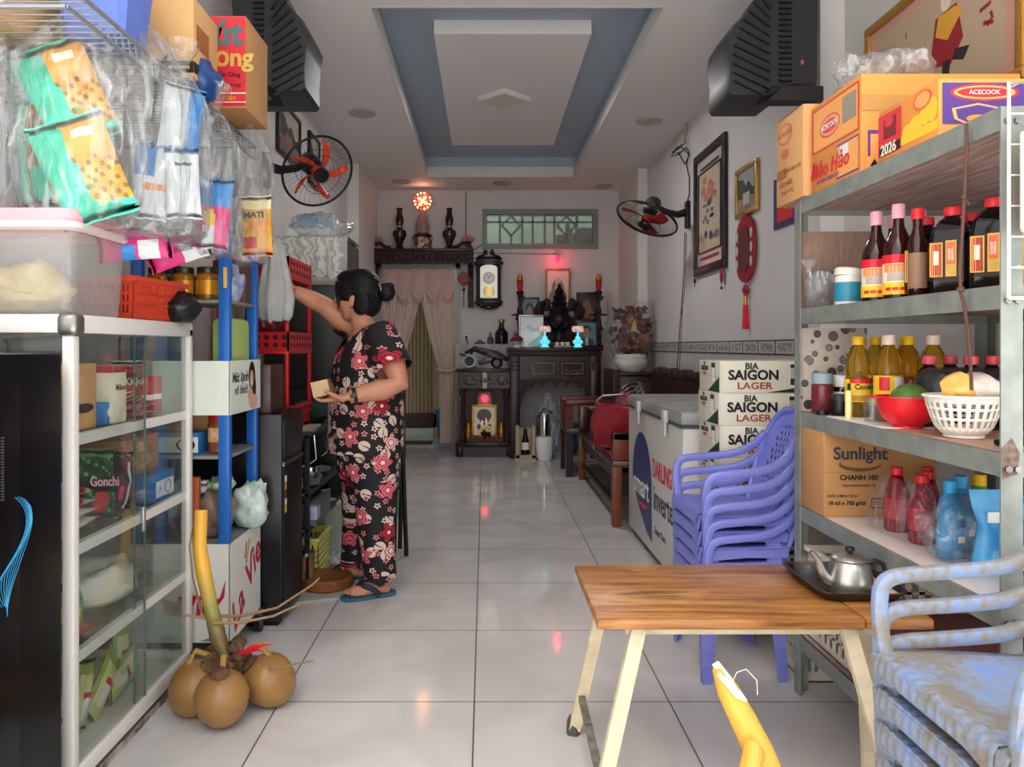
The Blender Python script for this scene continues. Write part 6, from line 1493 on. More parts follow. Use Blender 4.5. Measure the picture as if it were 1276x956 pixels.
# red basket with slotted sides
t = thing('plastic_basket', 'red orange slotted plastic basket on the glass cabinet', 'basket', (-1.105, 2.37, CT), -.1)
RB_ = mat('basket_red', '#d6482f', .3)
crate_t = crate('tmp_basket', 'tmp label red basket here', (0, 0, 0), (.235, .31, .125), RB_, rows=3, cols=16)
for ch in list(crate_t.children): ch.parent = t
bpy.data.objects.remove(crate_t)
for ch in t.children:
    for v in ch.data.vertices: k = 1-.16*(1-v.co.z/.12); v.co.x *= k; v.co.y *= k
crumple('black_bag', 'black plastic bag behind the red basket', 'bag', (-.985, 2.48, CT), (.13, .12, .10), mat('black_film', '#17171a', .25), 2, .22)
crumple('black_bag', 'black plastic bag wedged between tub and red basket', 'bag', (-1.36, 2.42, CT), (.2, .2, .17), mat('black_film', '#17171a', .25), 6, .25)

# ---- inside the glass cabinet
def cab(x, y, k): return (CX0+x, CY0+y, SH[k]+.001)
carton('coffee_box', 'cream coffee box with script lettering on the top glass shelf', 'box', cab(.36, .27, 3), (.12, .08, .16), CREAM, [('R', 0, 1, .88, 1, REDF), ('F', 0, 1, .88, 1, REDF)], [('R', 'Milano', .024, .5, .62, INK, .01, 1., .2)], seam=False)
carton('tall_box', 'tall kraft box close to the cabinet end', 'box', cab(.40, .03, 3), (.075, .16, .17), KRAFT, [('R', .3, .9, .25, .4, INK, 'o'), ('R', .05, .1, 0, 1, BRN)], [], seam=False)
carton('blue_box', 'small blue sweet box in front of the coffee box', 'box', cab(.42, .245, 3), (.05, .11, .06), mat('sky_box', '#3f86cf', .45), [('R', .1, .6, .3, .8, PWHITE, 'o'), ('R', .75, .95, .1, .9, NAVY)], [], seam=False)
pillow('candy_bag', 'red candy bag lettered in white in the glass cabinet', 'snack packet', cab(.41, .5, 3)[:2]+(SH[3]+.088,), (0, 0, PI/2-.3), (.14, .17), [REDF, WF, mat('dark_red_foil', '#7b1620', .3)], lambda u, v: 1 if v < .2 or v > .93 else (2 if .6 < v < .8 else 0), None, texts=[('KiQui', .032, 0, .02, CREAM, .02)], seed=2)
pillow('candy_bag', 'black candy bag with white script behind the striped packets', 'snack packet', (CX0+.36, CY0+.42, SH[3]+.07), (0, .1, PI/2), (.13, .13), [mat('black_foil', '#201c1c', .3), GOLD], lambda u, v: 1 if v > .85 else 0, None, texts=[('Vinac', .032, 0, .01, CREAM, .01)], seed=5)
sg = 'striped biscuit packets stacked in the cabinet'
for k, (zz, yy, l) in enumerate(((.012, .47, 'bottom biscuit packet of the striped pile'), (.034, .49, 'gold striped biscuit packet in the middle of the pile'), (.056, .46, 'red striped biscuit packet on top of the pile'))):
    pillow('biscuit_packet', l, 'biscuit packet', (CX0+.43, CY0+yy, SH[3]+zz), (PI/2-.12*(k == 2), .25*(k == 2), PI/2+.06*k), (.2, .09), [REDF, WF, [WF, GOLDP, INK][k]], lambda u, v: 1 if v < .2 or (u*6) % 1 < .3 else (2 if u > .75 else 0), sg, thick=.1, seed=k)
crg = 'red drink cans on the cabinet shelf'
can = thing('drink_can', 'red drink can standing by the sliding pane gap', 'can', cab(.43, .575, 3), 0, crg)
MB().lathe([(.024, 0), (.028, .006), (.028, .11), (.024, .12)], n=20).build('can_body', mat('can_red', '#c8252c', .25, .3), can); MB().lathe([(.024, .12), (.023, .123), (.018, .122)], n=20).build('can_top', STEEL, can)
m = MB(); m.lathe([(.0284, .045), (.0284, .062)], n=20, cap0=False, cap1=False); m.build('white_band', PWHITE, can)
dup(can, cab(.36, .62, 3), label='red drink can further back on the shelf', group=crg); dup(can, cab(.43, .635, 3), label='red drink can second along the front', group=crg)
# second level: foil bags and a carton
random.seed(5)
def gf(u, v): return 1 if .35 < v < .55 and u > .2 else (2 if (u-.6)**2+(v-.25)**2 < .03 else (3 if v > .85 or (u+v*2) % .5 < .06 else 0))
gg = 'dark green noodle bags in the glass cabinet'
pillow('noodle_bag', 'dark green noodle bag lettered in pink script in the cabinet', 'snack packet', (CX0+.42, CY0+.25, SH[2]+.11), (-.2, .15, PI/2-.3), (.2, .2), [DKG, mat('black_foil', '#201c1c', .3), REDF, GRN], gf, gg, texts=[('Gonchi', .036, .02, .0, mat('pink_letter', '#e6b0b4', .4), .02)], seed=1)
pillow('noodle_bag', 'dark green noodle bag leaning at the cabinet end', 'snack packet', (CX0+.36, CY0+.12, SH[2]+.12), (-.3, -.1, PI/2), (.2, .2), [DKG, mat('black_foil', '#201c1c', .3), GRN, SILV], gf, gg, seed=3)
pillow('noodle_bag', 'black noodle bag with pink characters by the pane gap', 'snack packet', (CX0+.43, CY0+.42, SH[2]+.09), (0, .1, PI/2-.2), (.11, .17), [mat('black_foil', '#201c1c', .3), PF_, WF, DKG], lambda u, v: 1 if .3 < u < .45 and .2 < v < .4 else (2 if .62 < u < .7 and v < .8 else (3 if v > .9 else 0)), None, seed=6)
wg_ = 'white powder bags with red stripes'
for k in range(4):
    pillow('powder_bag', ['lowest white powder bag at the cabinet end', 'second white powder bag in the low pile', 'third white powder bag with red stripe', 'topmost white powder bag with lime patch'][k], 'bag', (CX0+.40, CY0+.12+.01*k, SH[2]+.02+.03*k), (PI/2, .1*k-.1, PI/2+.05*k), (.2, .14), [mat('powder_film', '#d8cfc8', .35), REDF, GRN], lambda u, v, k=k: 1 if k > 1 and (v+u*.3) % .5 < .1 else (2 if k == 3 and u > .7 and v > .6 else 0), wg_, thick=.17, seed=k*2)
carton('brown_box', 'plain brown carton on the second shelf of the cabinet', 'carton', cab(.2, .46, 2), (.22, .25, .2), CARD, [], [], seam=True)
carton('tissue_box', 'blue and white tissue box on the second glass shelf', 'box', cab(.42, .52, 2), (.055, .18, .085), mat('tissue_blue', '#2b6fb0', .45), [('R', .2, .95, .1, .7, PWHITE), ('R', .55, .85, .15, .65, GREY, 'o'), ('R', .6, .8, .2, .6, PWHITE, 'o')], [('R', 'A', .03, .35, .4, GREY)], seam=False)
# third level
pillow('noodle_bag', 'green and yellow snack bag on the third shelf', 'snack packet', (CX0+.42, CY0+.14, SH[1]+.07), (-.2, .1, PI/2), (.16, .14), [GRN, YF, REDF, DKG], lambda u, v: 1 if .3 < v < .6 and u < .6 else (2 if u > .7 and v < .4 else (3 if v > .85 else 0)), None, seed=7)
crumple('rice_bag', 'white bag of rice slumped on the third shelf', 'bag', (CX0+.36, CY0+.42, SH[1]), (.2, .28, .13), mat('rice_film', '#d8d3c5', .4), 4, .25)
pillow('noodle_bag', 'flat yellow green snack bag lying on the third shelf', 'snack packet', (CX0+.42, CY0+.12, SH[1]+.015), (PI/2, 0, PI/2), (.18, .12), [YF, GRN, REDF, DKG], lambda u, v: 1 if u < .4 else (2 if v > .7 else 0), None, thick=.12, seed=17)
# bottom level: soap pouches
spg = 'green soap refill pouches in the bottom of the cabinet'
SG_ = mat('soap_green', '#b4bf6a', .35, hex2='#d3d6a8', var=.2, vscale=14); SG2 = mat('soap_dark', '#7d9a3a', .35)
for k, (y, z, ry, l) in enumerate(((.1, .06, .5, 'soap refill pouch leaning at the cabinet end'), (.22, .07, .3, 'soap refill pouch leaning with red lettering'), (.34, .05, .9, 'soap refill pouch tipped over in the middle'), (.5, .075, .15, 'soap refill pouch standing upright behind the second pane'), (.46, .03, 1.4, 'soap refill pouch lying flat by the door pane'))):
    pillow('soap_pouch', l, 'soap pouch', (CX0+.42-.03*(k == 3), CY0+y, SH[0]+z+.035), (0, ry, PI/2), (.1, .19), [SG_, SG2, REDF, WF], lambda u, v: 1 if v > .75 or u < .12 else (2 if .45 < v < .55 and .3 < u < .8 else (3 if (u-.5)**2+(v-.3)**2 < .03 else 0)), spg, seed=k*3)
pillow('noodle_bag', 'gold foil packet at the dark end pane under the cabinet top', 'snack packet', (CX0+.28, CY0+.06, SH[3]+.13), (0, .2, .1), (.12, .13), [mat('gold_foil', '#c99432', .25, .6), OCH], lambda u, v: 1 if (u*5+v*3) % 1 < .4 else 0, None, seed=2)
pillow('coffee_packet', 'dark coffee packet with pale script beside the cabinet post', 'snack packet', (CX0+.40, CY0+.05+.0, SH[3]+.205), (0, 1.5, .05), (.07, .16), [mat('coffee_foil', '#2b211d', .35), OCH], lambda u, v: 0, None, thick=.2, texts=[], seed=8)

# ================================================================ blue goods rack behind the cabinet
BX0, BX1, BY0, BY1 = -1.21, -.872, 2.63, 2.97
t = thing('blue_goods_rack', 'blue post display rack with white printed bands on casters', 'display rack', (BX0, BY0, 0))
w, d = BX1-BX0, BY1-BY0
for (x, y) in ((0, 0), (w-.038, 0), (0, d-.03), (w-.038, d-.03)): MB().bx(x, x+.038, y, y+.03, .08, 1.5, .003).build('post', BLUEMETAL, t)
for z in (1.5, 1.255, .72, .42): MB().bx(.005, w-.005, .005, d-.005, z-.012, z, .002).build('shelf', mat('rack_shelf_grey', '#7c7f7c', .5), t)
WB_ = mat('banner_white', '#dfe2d6', .45, hex2='#d3ded0', var=.3, vscale=5)
m = MB(); m.bx(-.004, w+.004, -.006, -.001, .86, 1.045); m.bx(w+.001, w+.006, -.006, d+.004, .86, 1.045); b_ = m.build('printed_band', WB_, t)
words('Mát lạnh', .05, mat('band_ink', '#3a4048', .5), b_, (w+.006, .1, .985), (0, 1, 0), bold=.02, shear=.2); words('vô hình!', .045, mat('band_ink', '#3a4048', .5), b_, (w+.006, .11, .94), (0, 1, 0), bold=.02, shear=.2)
# smiling woman printed on the band: flat print
m = MB(); x = w+.0068
def prt(cy_, cz_, ry, rz, dx=0., n_=18): m.poly([(x+dx, cy_+ry*math.cos(2*PI*i/n_), cz_+rz*math.sin(2*PI*i/n_)) for i in range(n_)])
m.m = 0; prt(.235, .985, .04, .055); prt(.255, .94, .03, .05, .0001)
m.m = 1; prt(.23, .975, .022, .032, .0003); prt(.215, .92, .03, .022, .0003); prt(.25, .89, .05, .028, .0002)
m.m = 2; m.poly([(x+.0005, .22, .962), (x+.0005, .24, .962), (x+.0005, .235, .956), (x+.0005, .225, .956)])
m.build('printed_figure', [PH, mat('print_skin', '#d9a98f', .45), PWHITE], b_)
m = MB(); m.bx(-.004, w+.004, -.006, -.001, .085, .42); m.bx(w+.001, w+.006, -.006, d+.004, .085, .42); m.bx(-.004, w+.004, d, d+.004, .085, .42); m.bx(-.004, -.001, 0, d, .085, .42); p_ = m.build('printed_panel', mat('panel_white', '#dcdad2', .45), t)
LV_ = mat('script_red', '#b01e38', .45)
words('La Vie', .15, LV_, p_, (w+.006, .17, .235), (0, 1, .62), (0, -.62, 1), bold=.02, shear=.25)
words('La Vie', .1, LV_, p_, (w-.17, -.0065, .2), (1, 0, .3), (0, 0, 1), bold=.03, shear=.25)
m = MB(); m.m = 0; m.poly([(w-.08, -.0065, .2), (w-.03, -.0065, .24), (w-.01, -.0065, .3), (w-.015, -.0065, .24), (w-.05, -.0065, .19)]); m.m = 1; m.poly([(w-.1, -.0065, .09), (w-.01, -.0065, .09), (w-.04, -.0065, .115), (w-.07, -.0065, .1)]); m.build('print_swoosh', [LV_, mat('teal_leaf', '#2f8f86', .5), GRN], p_); m = MB(); m.m = 2
m.tube([(w+.007, .16, .31), (w+.007, .18, .345), (w+.007, .2, .39)], .004, 6); m.m = 0; m.tube([(w+.007, .15, .33), (w+.007, .16, .36), (w+.007, .165, .385)], .003, 6); m.build('print_leaf', [LV_, mat('teal_leaf', '#2f8f86', .5), GRN], p_)
for (x, y) in ((.03, .03), (w-.03, .03), (.03, d-.02), (w+.004, d-.01)):
    c_ = MB().cyl((x-.011, y, .033), (x+.011, y, .033), .033, n=20).build('caster', BLACK, t); MB().cyl((x-.013, y, .033), (x+.013, y, .033), .02, n=16).build('hub', STEEL, c_); MB().bx(x-.015, x+.015, y-.012, y+.012, .055, .09).build('fork', STEEL, c_)
t2 = MB().bx(-.002, .0, -.006, .006, -.035, .035).build('sticker', GOLDP, t, (w-.019+.006, -.0015, 1.33)); t2.rotation_euler = (0, 0, PI/2)
# goods on the blue rack
def rk(x, y, z): return (BX0+x, BY0+y, z)
jg = 'amber honey jars on the blue rack'
j1 = thing('honey_jar', 'amber honey jar with black lid beside the blue post', 'jar', rk(.235, .08, 1.2555), 0, jg)
MB().lathe([(.036, 0), (.04, .004), (.04, .085), (.033, .095)], n=24).build('jar_body', mat('honey_glass', '#b87a22', .1, .15, hex2='#8a4f14', var=.2, vscale=8), j1); MB().lathe([(.035, .095), (.036, .098), (.036, .115), (.033, .117)], n=20).build('lid', mat('lid_dark', '#3a2a1a', .3, .3), j1); MB().lathe([(.0405, .02), (.0405, .07)], n=24, cap0=False, cap1=False).build('label', mat('jar_gold', '#d69a2c', .3, .4), j1)
dup(j1, rk(.15, .08, 1.2555), label='amber honey jar second from the blue post', group=jg); dup(j1, rk(.06, .09, 1.2555), label='amber honey jar near the black bag', group=jg)
crumple('blue_packet', 'crumpled blue and white packet on the upper shelf of the blue rack', 'packet', rk(.29, .2, 1.2555), (.06, .1, .14), mat('blue_white_film', '#4a68b0', .3, hex2='#c9ccd4', var=.15, vscale=25), 3, .4)
carton('dark_box', 'dark red brown box on the top shelf of the blue rack', 'box', rk(.2, .23, 1.2555), (.12, .09, .16), mat('umber_box', '#5a3d36', .5), [], [], seam=False)
t = MB().box((0, 0, .1), (.09, .2, .2), None, .02).build('green_cushion', mat('lime_cloth', '#93ad5b', .8, hex2='#a8bf70', var=.3, vscale=9), None, rk(.27, .2, 1.045)); tag(t, 'lime green cushion wedged behind the printed band', 'cushion'); t.location = rk(.29, .17, .985)
t.scale = (.8, 1.1, 1.05)
ag = thing('red_lid_jar', 'clear jar of orange snacks with red lid on the blue rack', 'jar', rk(.275, .09, .7205))
MB().lathe([(.036, 0), (.04, .005), (.04, .1), (.034, .115)], n=24).build('jar_body', mat('snack_jar', '#9c5a34', .15, hex2='#5f3a24', var=.15, vscale=30), ag); MB().lathe([(.038, .112), (.038, .145), (.034, .148)], n=24).build('lid', RED, ag); MB().lathe([(.0407, .04), (.0407, .09)], n=24, cap0=False, cap1=False).build('label', mat('jar_label', '#e9c48c', .4, hex2='#d98a3a', var=.1, vscale=40), ag)
carton('milk_box', 'white and blue carton with round face mark in the blue rack', 'box', rk(.02, .03, .7205), (.2, .1, .075), mat('milk_blue', '#2f72b4', .45), [('F', .3, 1., .1, .8, PWHITE), ('F', .62, .95, .15, .75, INK, 'o'), ('F', .66, .91, .22, .68, PWHITE, 'o')], [], seam=False)
carton('wood_box', 'pale orange carton standing above the round face box', 'box', rk(.02, .14, .7205), (.2, .12, .135), mat('pale_orange_card', '#c8935c', .6), [], [], seam=False)
t = MB().bx(0, .06, 0, .03, 0, .22, .004).build('orange_box', mat('orange_sachet', '#b5562f', .5), None, rk(.16, .03, .4215)); tag(t, 'rust orange packet standing behind the yellow stalk', 'packet')
t = MB().bx(0, .03, 0, .03, 0, .2, .002).build('comb_strip', mat('comb_strip', '#2a2b33', .5, hex2='#c9c9c4', var=.03, vscale=50, stretch=(.01, .01, 1)), None, rk(.2, .08, .4215)); tag(t, 'striped dark sachet strip behind the blue post', 'packet')
crumple('clear_packet', 'clear bag of brown snacks on the low shelf of the blue rack', 'bag', rk(.24, .12, .4215), (.14, .16, .17), mat('brown_snack_film', '#8d7a6a', .3, hex2='#5f4c3e', var=.2, vscale=20), 5, .35)
crumple('white_packet', 'white printed packet sticking out of the blue rack', 'bag', rk(.33, .26, .4215), (.14, .15, .17), mat('pale_print_film', '#d5dcd6', .35, hex2='#a9c4b4', var=.1, vscale=22), 8, .35)
crumple('green_packet', 'small green and white packet on top of the low rack goods', 'packet', rk(.26, .14, .57), (.09, .1, .06), mat('green_white_film', '#57ab5a', .35, hex2='#d9dcd4', var=.1, vscale=20), 2, .4)
# ---- black speaker unit and boxes on it
t = thing('black_speaker_tower', 'tall black speaker tower beside the blue rack', 'speaker', (-1.2, 3.0, 0))
w, d = .41, .335
MB().bx(0, w, 0, d, .02, .83, .008).build('cabinet_body', mat('speaker_black', '#101114', .3), t)
MB().bx(w, w+.004, .012, d-.012, .05, .62, .002).build('grille', mat('grille_black', '#0a0a0c', .5), t); MB().bx(w, w+.005, .012, d-.012, .66, .8, .002).build('control_panel', mat('panel_dark', '#1f2125', .3), t); MB().bx(w, w+.007, .012, d-.012, .625, .64).build('trim_strip', STEEL, t)
m = MB()
for i in range(5): m.m = i % 3; m.bx(w+.004, w+.0052, .03, .055, .44+i*.03, .465+i*.03)
m.build('warning_sticker', [GOLDP, PWHITE, mat('sticker_dark', '#5a3b2a', .5)], t)
m = MB(); m.bx(0.02, w-.02, .02, d-.02, 0, .022); m.build('base', BLACK, t)
carton('dark_case', 'brown leather look case on top of the speaker tower', 'case', (-1.1, 3.04, .831), (.255, .2, .19), mat('umber_leather', '#4a322d', .3, hex2='#3a2622', var=.2, vscale=10), [('R', .9, .95, 0, 1, mat('umber_edge', '#6d544c', .4))], [], seam=False)

# ---- metal kitchen stand with pots
t = thing('kitchen_stand', 'black metal kitchen stand with shelves behind the woman', 'stand', (-1.22, 3.42, 0))
w, d = .44, .85
for (x, y) in ((0, 0), (w-.02, 0), (0, d-.02), (w-.02, d-.02)): MB().bx(x, x+.02, y, y+.02, 0, .7).build('leg', BLACK, t)
for z in (.7, .44, .28): MB().bx(0, w, 0, d, z-.015, z, .002).build('shelf', DARK, t)
m = MB()
for y in (.1, .35, .6): m.tube([(w, y, .69), (w+.01, y, .58), (w-.02, y, .56)], .005)
m.build('hook_rail', CHROME, t)
t = MB().bx(0, .2, 0, .3, 0, .006).build('newspaper', mat('newsprint', '#a9a199', .8), None, (-.99, 3.55, .7005)); tag(t, 'grey newspaper on the kitchen stand', 'paper'); t.rotation_euler = (0, 0, .1)
crumple('cloth_bundle', 'dark green cloth bundle on the kitchen stand', 'cloth', (-.9, 3.98, .7005), (.2, .2, .11), mat('green_cloth', '#24382d', .9), 3, .3)
pg = 'plates and pans on the kitchen stand'
pl = thing('steel_pan', 'shallow grey pan on the middle shelf of the kitchen stand', 'pan', (-.88, 3.62, .4405))
MB().lathe([(.07, 0), (.1, .01), (.115, .045), (.12, .047), (.112, .046), (.095, .014), (0, .012)], n=28, cap1=False).build('pan_body', mat('pan_grey', '#7d837f', .35, .4), pl); MB().bx(-.02, .02, -.2, -.11, .03, .04, .004).build('handle', BLACK, pl)
p2 = thing('stacked_plate', 'dark plate stack on the middle shelf', 'plate', (-.9, 3.95, .4405)); MB().lathe([(.05, 0), (.09, .01), (.11, .03), (.105, .032), (0, .016)], n=24, cap1=False).build('plate_body', mat('plate_grey', '#8f918f', .25), p2)
t = thing('plastic_caddy', 'grey plastic caddy on the low shelf of the kitchen stand', 'caddy', (-.86, 3.6, .2805)); MB().bx(-.1, .1, -.12, .2, 0, .1, .006).build('caddy_body', mat('caddy_grey', '#54585f', .4), t); MB().bx(.07, .105, -.125, -.06, .03, .09, .004).build('label', mat('caddy_label', '#9aa3b8', .4), t)
for k, (y, r) in enumerate(((3.5, .04), (3.75, .05), (4.05, .06))):
    t = MB().lathe([(r*.6, 0), (r, .02), (r*.95, .07), (r*1.02, .075), (r*.9, .07), (0, .02)], n=20, cap1=False).build('metal_bowl', CHROME, None, (-.83-.02*k, y, [.381, .4405, .2805][k] if k else .4405)); tag(t, ['small metal bowl at the near shelf edge of the stand', 'metal bowl between pan and plate', 'metal bowl on the low shelf beside the pot'][k], 'bowl')
t = bpy.data.objects['metal_bowl']; t.location = (-.83, 3.48, .4405)
crate('yellow_basket', 'yellow slotted plastic basket on the floor by the stand', (-.87, 3.72, 0), (.19, .26, .2), mat('basket_yellow', '#d6cf6a', .4), 0, 'basket', rows=5, cols=9)
t = thing('green_pot', 'pale green lidded pot on the floor behind the yellow basket', 'pot', (-.84, 4.1, 0)); MB().lathe([(.075, 0), (.085, .01), (.085, .25), (.08, .258)], n=28).build('pot_body', mat('pale_green_enamel', '#a9b9ab', .3), t); MB().lathe([(.087, .255), (.087, .265), (.05, .28), (.0, .284)], n=28).build('lid', mat('pale_green_enamel2', '#b9c6b9', .3), t)
t = thing('paint_tin', 'brown labelled tin beside the yellow basket', 'tin', (-.80, 3.455, 0)); MB().lathe([(.035, 0), (.036, .16)], n=20).build('tin_body', mat('tin_brown', '#6d4a35', .35, hex2='#8f6a48', var=.1, vscale=30), t); MB().lathe([(.038, .16), (.038, .175)], n=20).build('lid', STEEL, t)
# ---- red plastic shelf on the stand, with contents
t = thing('red_shelf', 'red plastic shelf unit with holes standing on the kitchen stand', 'shelf', (-1.21, 3.46, .701))
w, d, H_ = .33, .46, .76
for (x, y) in ((.012, .012), (w-.012, .012), (.012, d-.012), (w-.012, d-.012)): MB().cyl((x, y, 0), (x, y, H_), .012).build('post', RED, t)
for z in (.02, .36, .70):
    m = MB(); m.bx(0, w, 0, d, z, z+.012, .002); m.bx(w-.008, w, 0, d, z+.012, z+.10); m.bx(0, w, 0, .008, z+.012, z+.1); s_ = m.build('shelf', RED, t)
    m = MB()
    for i in range(8):
        for j in range(2): m.cyl((w-.001, .05+i*.052, z+.04+j*.035), (w+.0008, .05+i*.052, z+.04+j*.035), .012, n=12); m.cyl((.03+i*.04, .001, z+.04+j*.035), (.03+i*.04, -.0008, z+.04+j*.035), .012, n=12)
    m.build('hole_row', mat('hole_dark', '#2a0608', .7), s_)
crumple('red_bag', 'dark red bag filling the red shelf', 'bag', (-1.05, 3.7, 1.074), (.2, .3, .3), mat('wine_film', '#6d1420', .4), 6, .3)
crumple('red_bag', 'wine red bag low in the red shelf', 'bag', (-1.05, 3.7, .734), (.2, .3, .26), mat('wine_film', '#6d1420', .4), 9, .3)
carton('amber_box', 'amber lidded box behind the small jar on the stand', 'box', (-.83-.05, 4.05, .7015), (.09, .1, .12), mat('amber_plastic', '#8a5a26', .3), [], [], seam=False) if False else None
# ---- tall dark cabinet under a lace cloth
t = thing('tall_cabinet', 'tall dark cabinet standing by the wall behind the woman', 'cabinet', (-1.23, 4.32, 0))
MB().bx(0, .45, 0, .46, .0, 1.70, .006).build('cabinet_body', mat('cabinet_dark', '#2c3130', .5), t); MB().bx(.01, .44, -.012, 0, .05, .85, .003).build('door', mat('cabinet_door_dark', '#333a38', .4), t); MB().bx(.01, .44, -.012, 0, .87, 1.68, .003).build('door', mat('cabinet_door_dark', '#333a38', .4), t)
n = NT('lace'); c = n.coord((1, 1, 1)); wv = n.n('TexWave', i_Scale=7., i_Distortion=14., i_Detail=4.); wv.inputs['Detail Scale'].default_value = 1.6; n.l(c, wv.inputs['Vector'])
vo = n.n('TexVoronoi', i_Scale=70.); n.l(c, vo.inputs['Vector'])
rp = n.n('ValToRGB'); rp.color_ramp.elements[0].position = .35; rp.color_ramp.elements[1].position = .6; rp.color_ramp.elements[0].color = lin('#b4b7b3'); rp.color_ramp.elements[1].color = lin('#dcdcd7'); n.l(wv.outputs['Color'], rp.inputs[0]); n.l(rp.outputs[0], n.b.inputs['Base Color']); n.b.inputs['Roughness'].default_value = .8
t = thing('lace_cloth', 'white lace cloth with looped fringe over the tall cabinet', 'cloth', (-1.24, 4.295, 1.45))
m = MB(); nx = 40
rs = []
for (y, z) in ((.5, .262), (.02, .262), (.004, .255), (-.004, .2), (-.006, .1), (-.008, .03)): rs.append([Vector((.475*i/nx, y+(.006*math.sin(i*.9) if z < .25 else 0), z+(.012*math.sin(i*1.1) if z < .05 else 0))) for i in range(nx+1)])
m.rings(rs, closed=False); m.build('cloth_body', n.m, t)
m = MB()
for i in range(48): x = .475*i/47; m.tube([(x, -.008, .035), (x-.012, -.012, .005), (x, -.012, -.012), (x+.012, -.012, .005), (x, -.008, .035)], .0028, 5)
m.build('fringe', mat('fringe_cream', '#c9c6b8', .8), t); m = MB()
for i in range(10): y = .5*i/9; m.tube([(-.004, y, .26), (-.012, y-.02, .2), (-.006, y, .17)], .003, 5)
m.build('fringe', mat('fringe_cream', '#c9c6b8', .8), t)
t = thing('food_container', 'white food container with blue lid on the lace cloth', 'container', (-1.0, 4.5, 1.714)); MB().bx(-.14, .12, -.1, .1, 0, .06, .012).build('container_body', PWHITE, t); MB().bx(-.08, .1, -.08, .08, .06, .125, .01).build('blue_pack', mat('soft_blue', '#8fb9d6', .4), t)
crumple('clear_packet', 'hazy plastic bag lying over the container on the lace cloth', 'bag', (-.95, 4.45, 1.714), (.36, .26, .15), BAGW, 3, .3)
# folded black stand behind the woman
t = thing('folded_stand', 'folded black chair frame standing behind the woman', 'folding chair', (-.44, 3.98, 0))
m = MB(); m.tube([(-.03, 0, 0), (-.01, .03, .9)], .012); m.tube([(.03, .05, 0), (.0, .03, .92)], .012); m.tube([(-.02, .2, 0), (0, .2, .9)], .012); m.tube([(-.01, .03, .9), (0, .2, .9)], .012); m.build('frame', BLACK, t)
MB().bx(-.015, .01, .02, .22, .35, .85, .008).build('seat', BLACK, t); MB().bx(-.035, -.016, 0.0, .1, .2, .45, .003).build('label', mat('green_tag', '#4f9a63', .4), t)

# ================================================================ coconuts
CO = mat('coconut_husk', '#835e36', .3, hex2='#a67e48', var=.3, vscale=9, bump=.08, bscale=30)
cgp = 'orange brown coconuts tied to one stalk'
BRWN = mat('husk_brown', '#6a4c30', .8, hex2='#4a3320', var=.2, vscale=25)
def coconut(X, Y, r, tilt, lab, rz=0.):
    t = thing('coconut', lab, 'coconut', (X, Y, 0), 0, cgp)
    prof = [(0.0, -1.12), (.3, -1.06), (.62, -.86), (.87, -.5), (.99, -.1), (1., .15), (.93, .45), (.76, .72), (.5, .92), (.25, 1.02), (.0, 1.05)]
    R = Euler((tilt[0], tilt[1], rz)).to_matrix()
    m = MB(); m.lathe([(a*r, b*r) for a, b in prof], n=32, R=R, cap0=False, cap1=False)
    for v in m.bm.verts: v.co *= 1+.018*noise.noise(v.co*18+Vector((X*7, 0, 0)))
    zmin = min(v.co.z for v in m.bm.verts)
    for v in m.bm.verts: v.co.z -= zmin
    m.build('husk', CO, t)
    top = R @ Vector((0, 0, r*1.0)); top.z -= zmin
    m = MB(); m.lathe([(.025, 0), (.03, .005), (.022, .014), (.01, .018)], n=8, c=tuple(top*0.99), R=R).jitter(.004, 60); m.build('calyx', BRWN, t)
    return Vector((X, Y, 0))+top
k1 = coconut(-.857, 2.285, .077, (.1, .55), 'coconut lying against the glass cabinet base')
k2 = coconut(-.755, 2.215, .077, (.25, 0), 'coconut sitting upright in front of its bunch')
k3 = coconut(-.655, 2.345, .077, (.2, -.75), 'coconut at the aisle side of its bunch')
k4 = coconut(-.775, 2.43, .055, (-.2, .2), 'small brown coconut at the back of the bunch')
t = thing('coconut_stalk', 'cut yellow coconut stalk standing up from its bunch', 'stalk', (-.79, 2.34, 0))
STK = NT('stalk_skin'); c = STK.coord(); sp = STK.n('SeparateXYZ'); STK.l(c, sp.inputs[0]); rp = STK.n('ValToRGB'); e = rp.color_ramp.elements
e[0].position = .22; e[0].color = lin('#6e5832'); e[1].position = .42; e[1].color = lin('#e0a93a'); x_ = e.new(.31); x_.color = lin('#8f8a45')
nz = STK.n('TexNoise', i_Scale=14.); STK.l(c, nz.inputs['Vector'])
STK.l(STK.math('ADD', sp.outputs[2], STK.math('MULTIPLY', STK.math('SUBTRACT', nz.outputs['Fac'], .5), .1)), rp.inputs[0]); STK.l(rp.outputs[0], STK.b.inputs['Base Color']); STK.b.inputs['Roughness'].default_value = .4
def loc_(px, py, Y): v = P(px, py, Y)-Vector((-.79, 2.34, 0)); return v
sp0 = [loc_(288, 832, 2.32), loc_(272, 795, 2.33), loc_(262, 755, 2.34), loc_(254, 715, 2.36), loc_(249, 680, 2.38), loc_(251, 636, 2.4)]
MB().tube(sp0, [.018, .024, .021, .023, .021, .019], 14).jitter(.003, 40).build('stem', STK.m, t)
m = MB(); random.seed(2)
for i in range(22): a = random.uniform(0, 6.28); p = loc_(280, 818, 2.33)+Vector((.03*math.cos(a), .03*math.sin(a), random.uniform(-.05, .05))); q = p+Vector((.035*math.cos(a), .035*math.sin(a), random.uniform(-.03, .01))); m.tube([p, (p+q)/2+Vector((0, 0, .01)), q], [.012, .015, .006], 6)
m.jitter(.006, 50).build('bract_cluster', BRWN, t)
def twig(pts, r0, r1, nm='twig'): MB().tube([loc_(*p) for p in pts], [r0+(r1-r0)*i/(len(pts)-1) for i in range(len(pts))], 6).jitter(.002, 60).build(nm, mat('twig_tan', '#8f7350', .8), t)
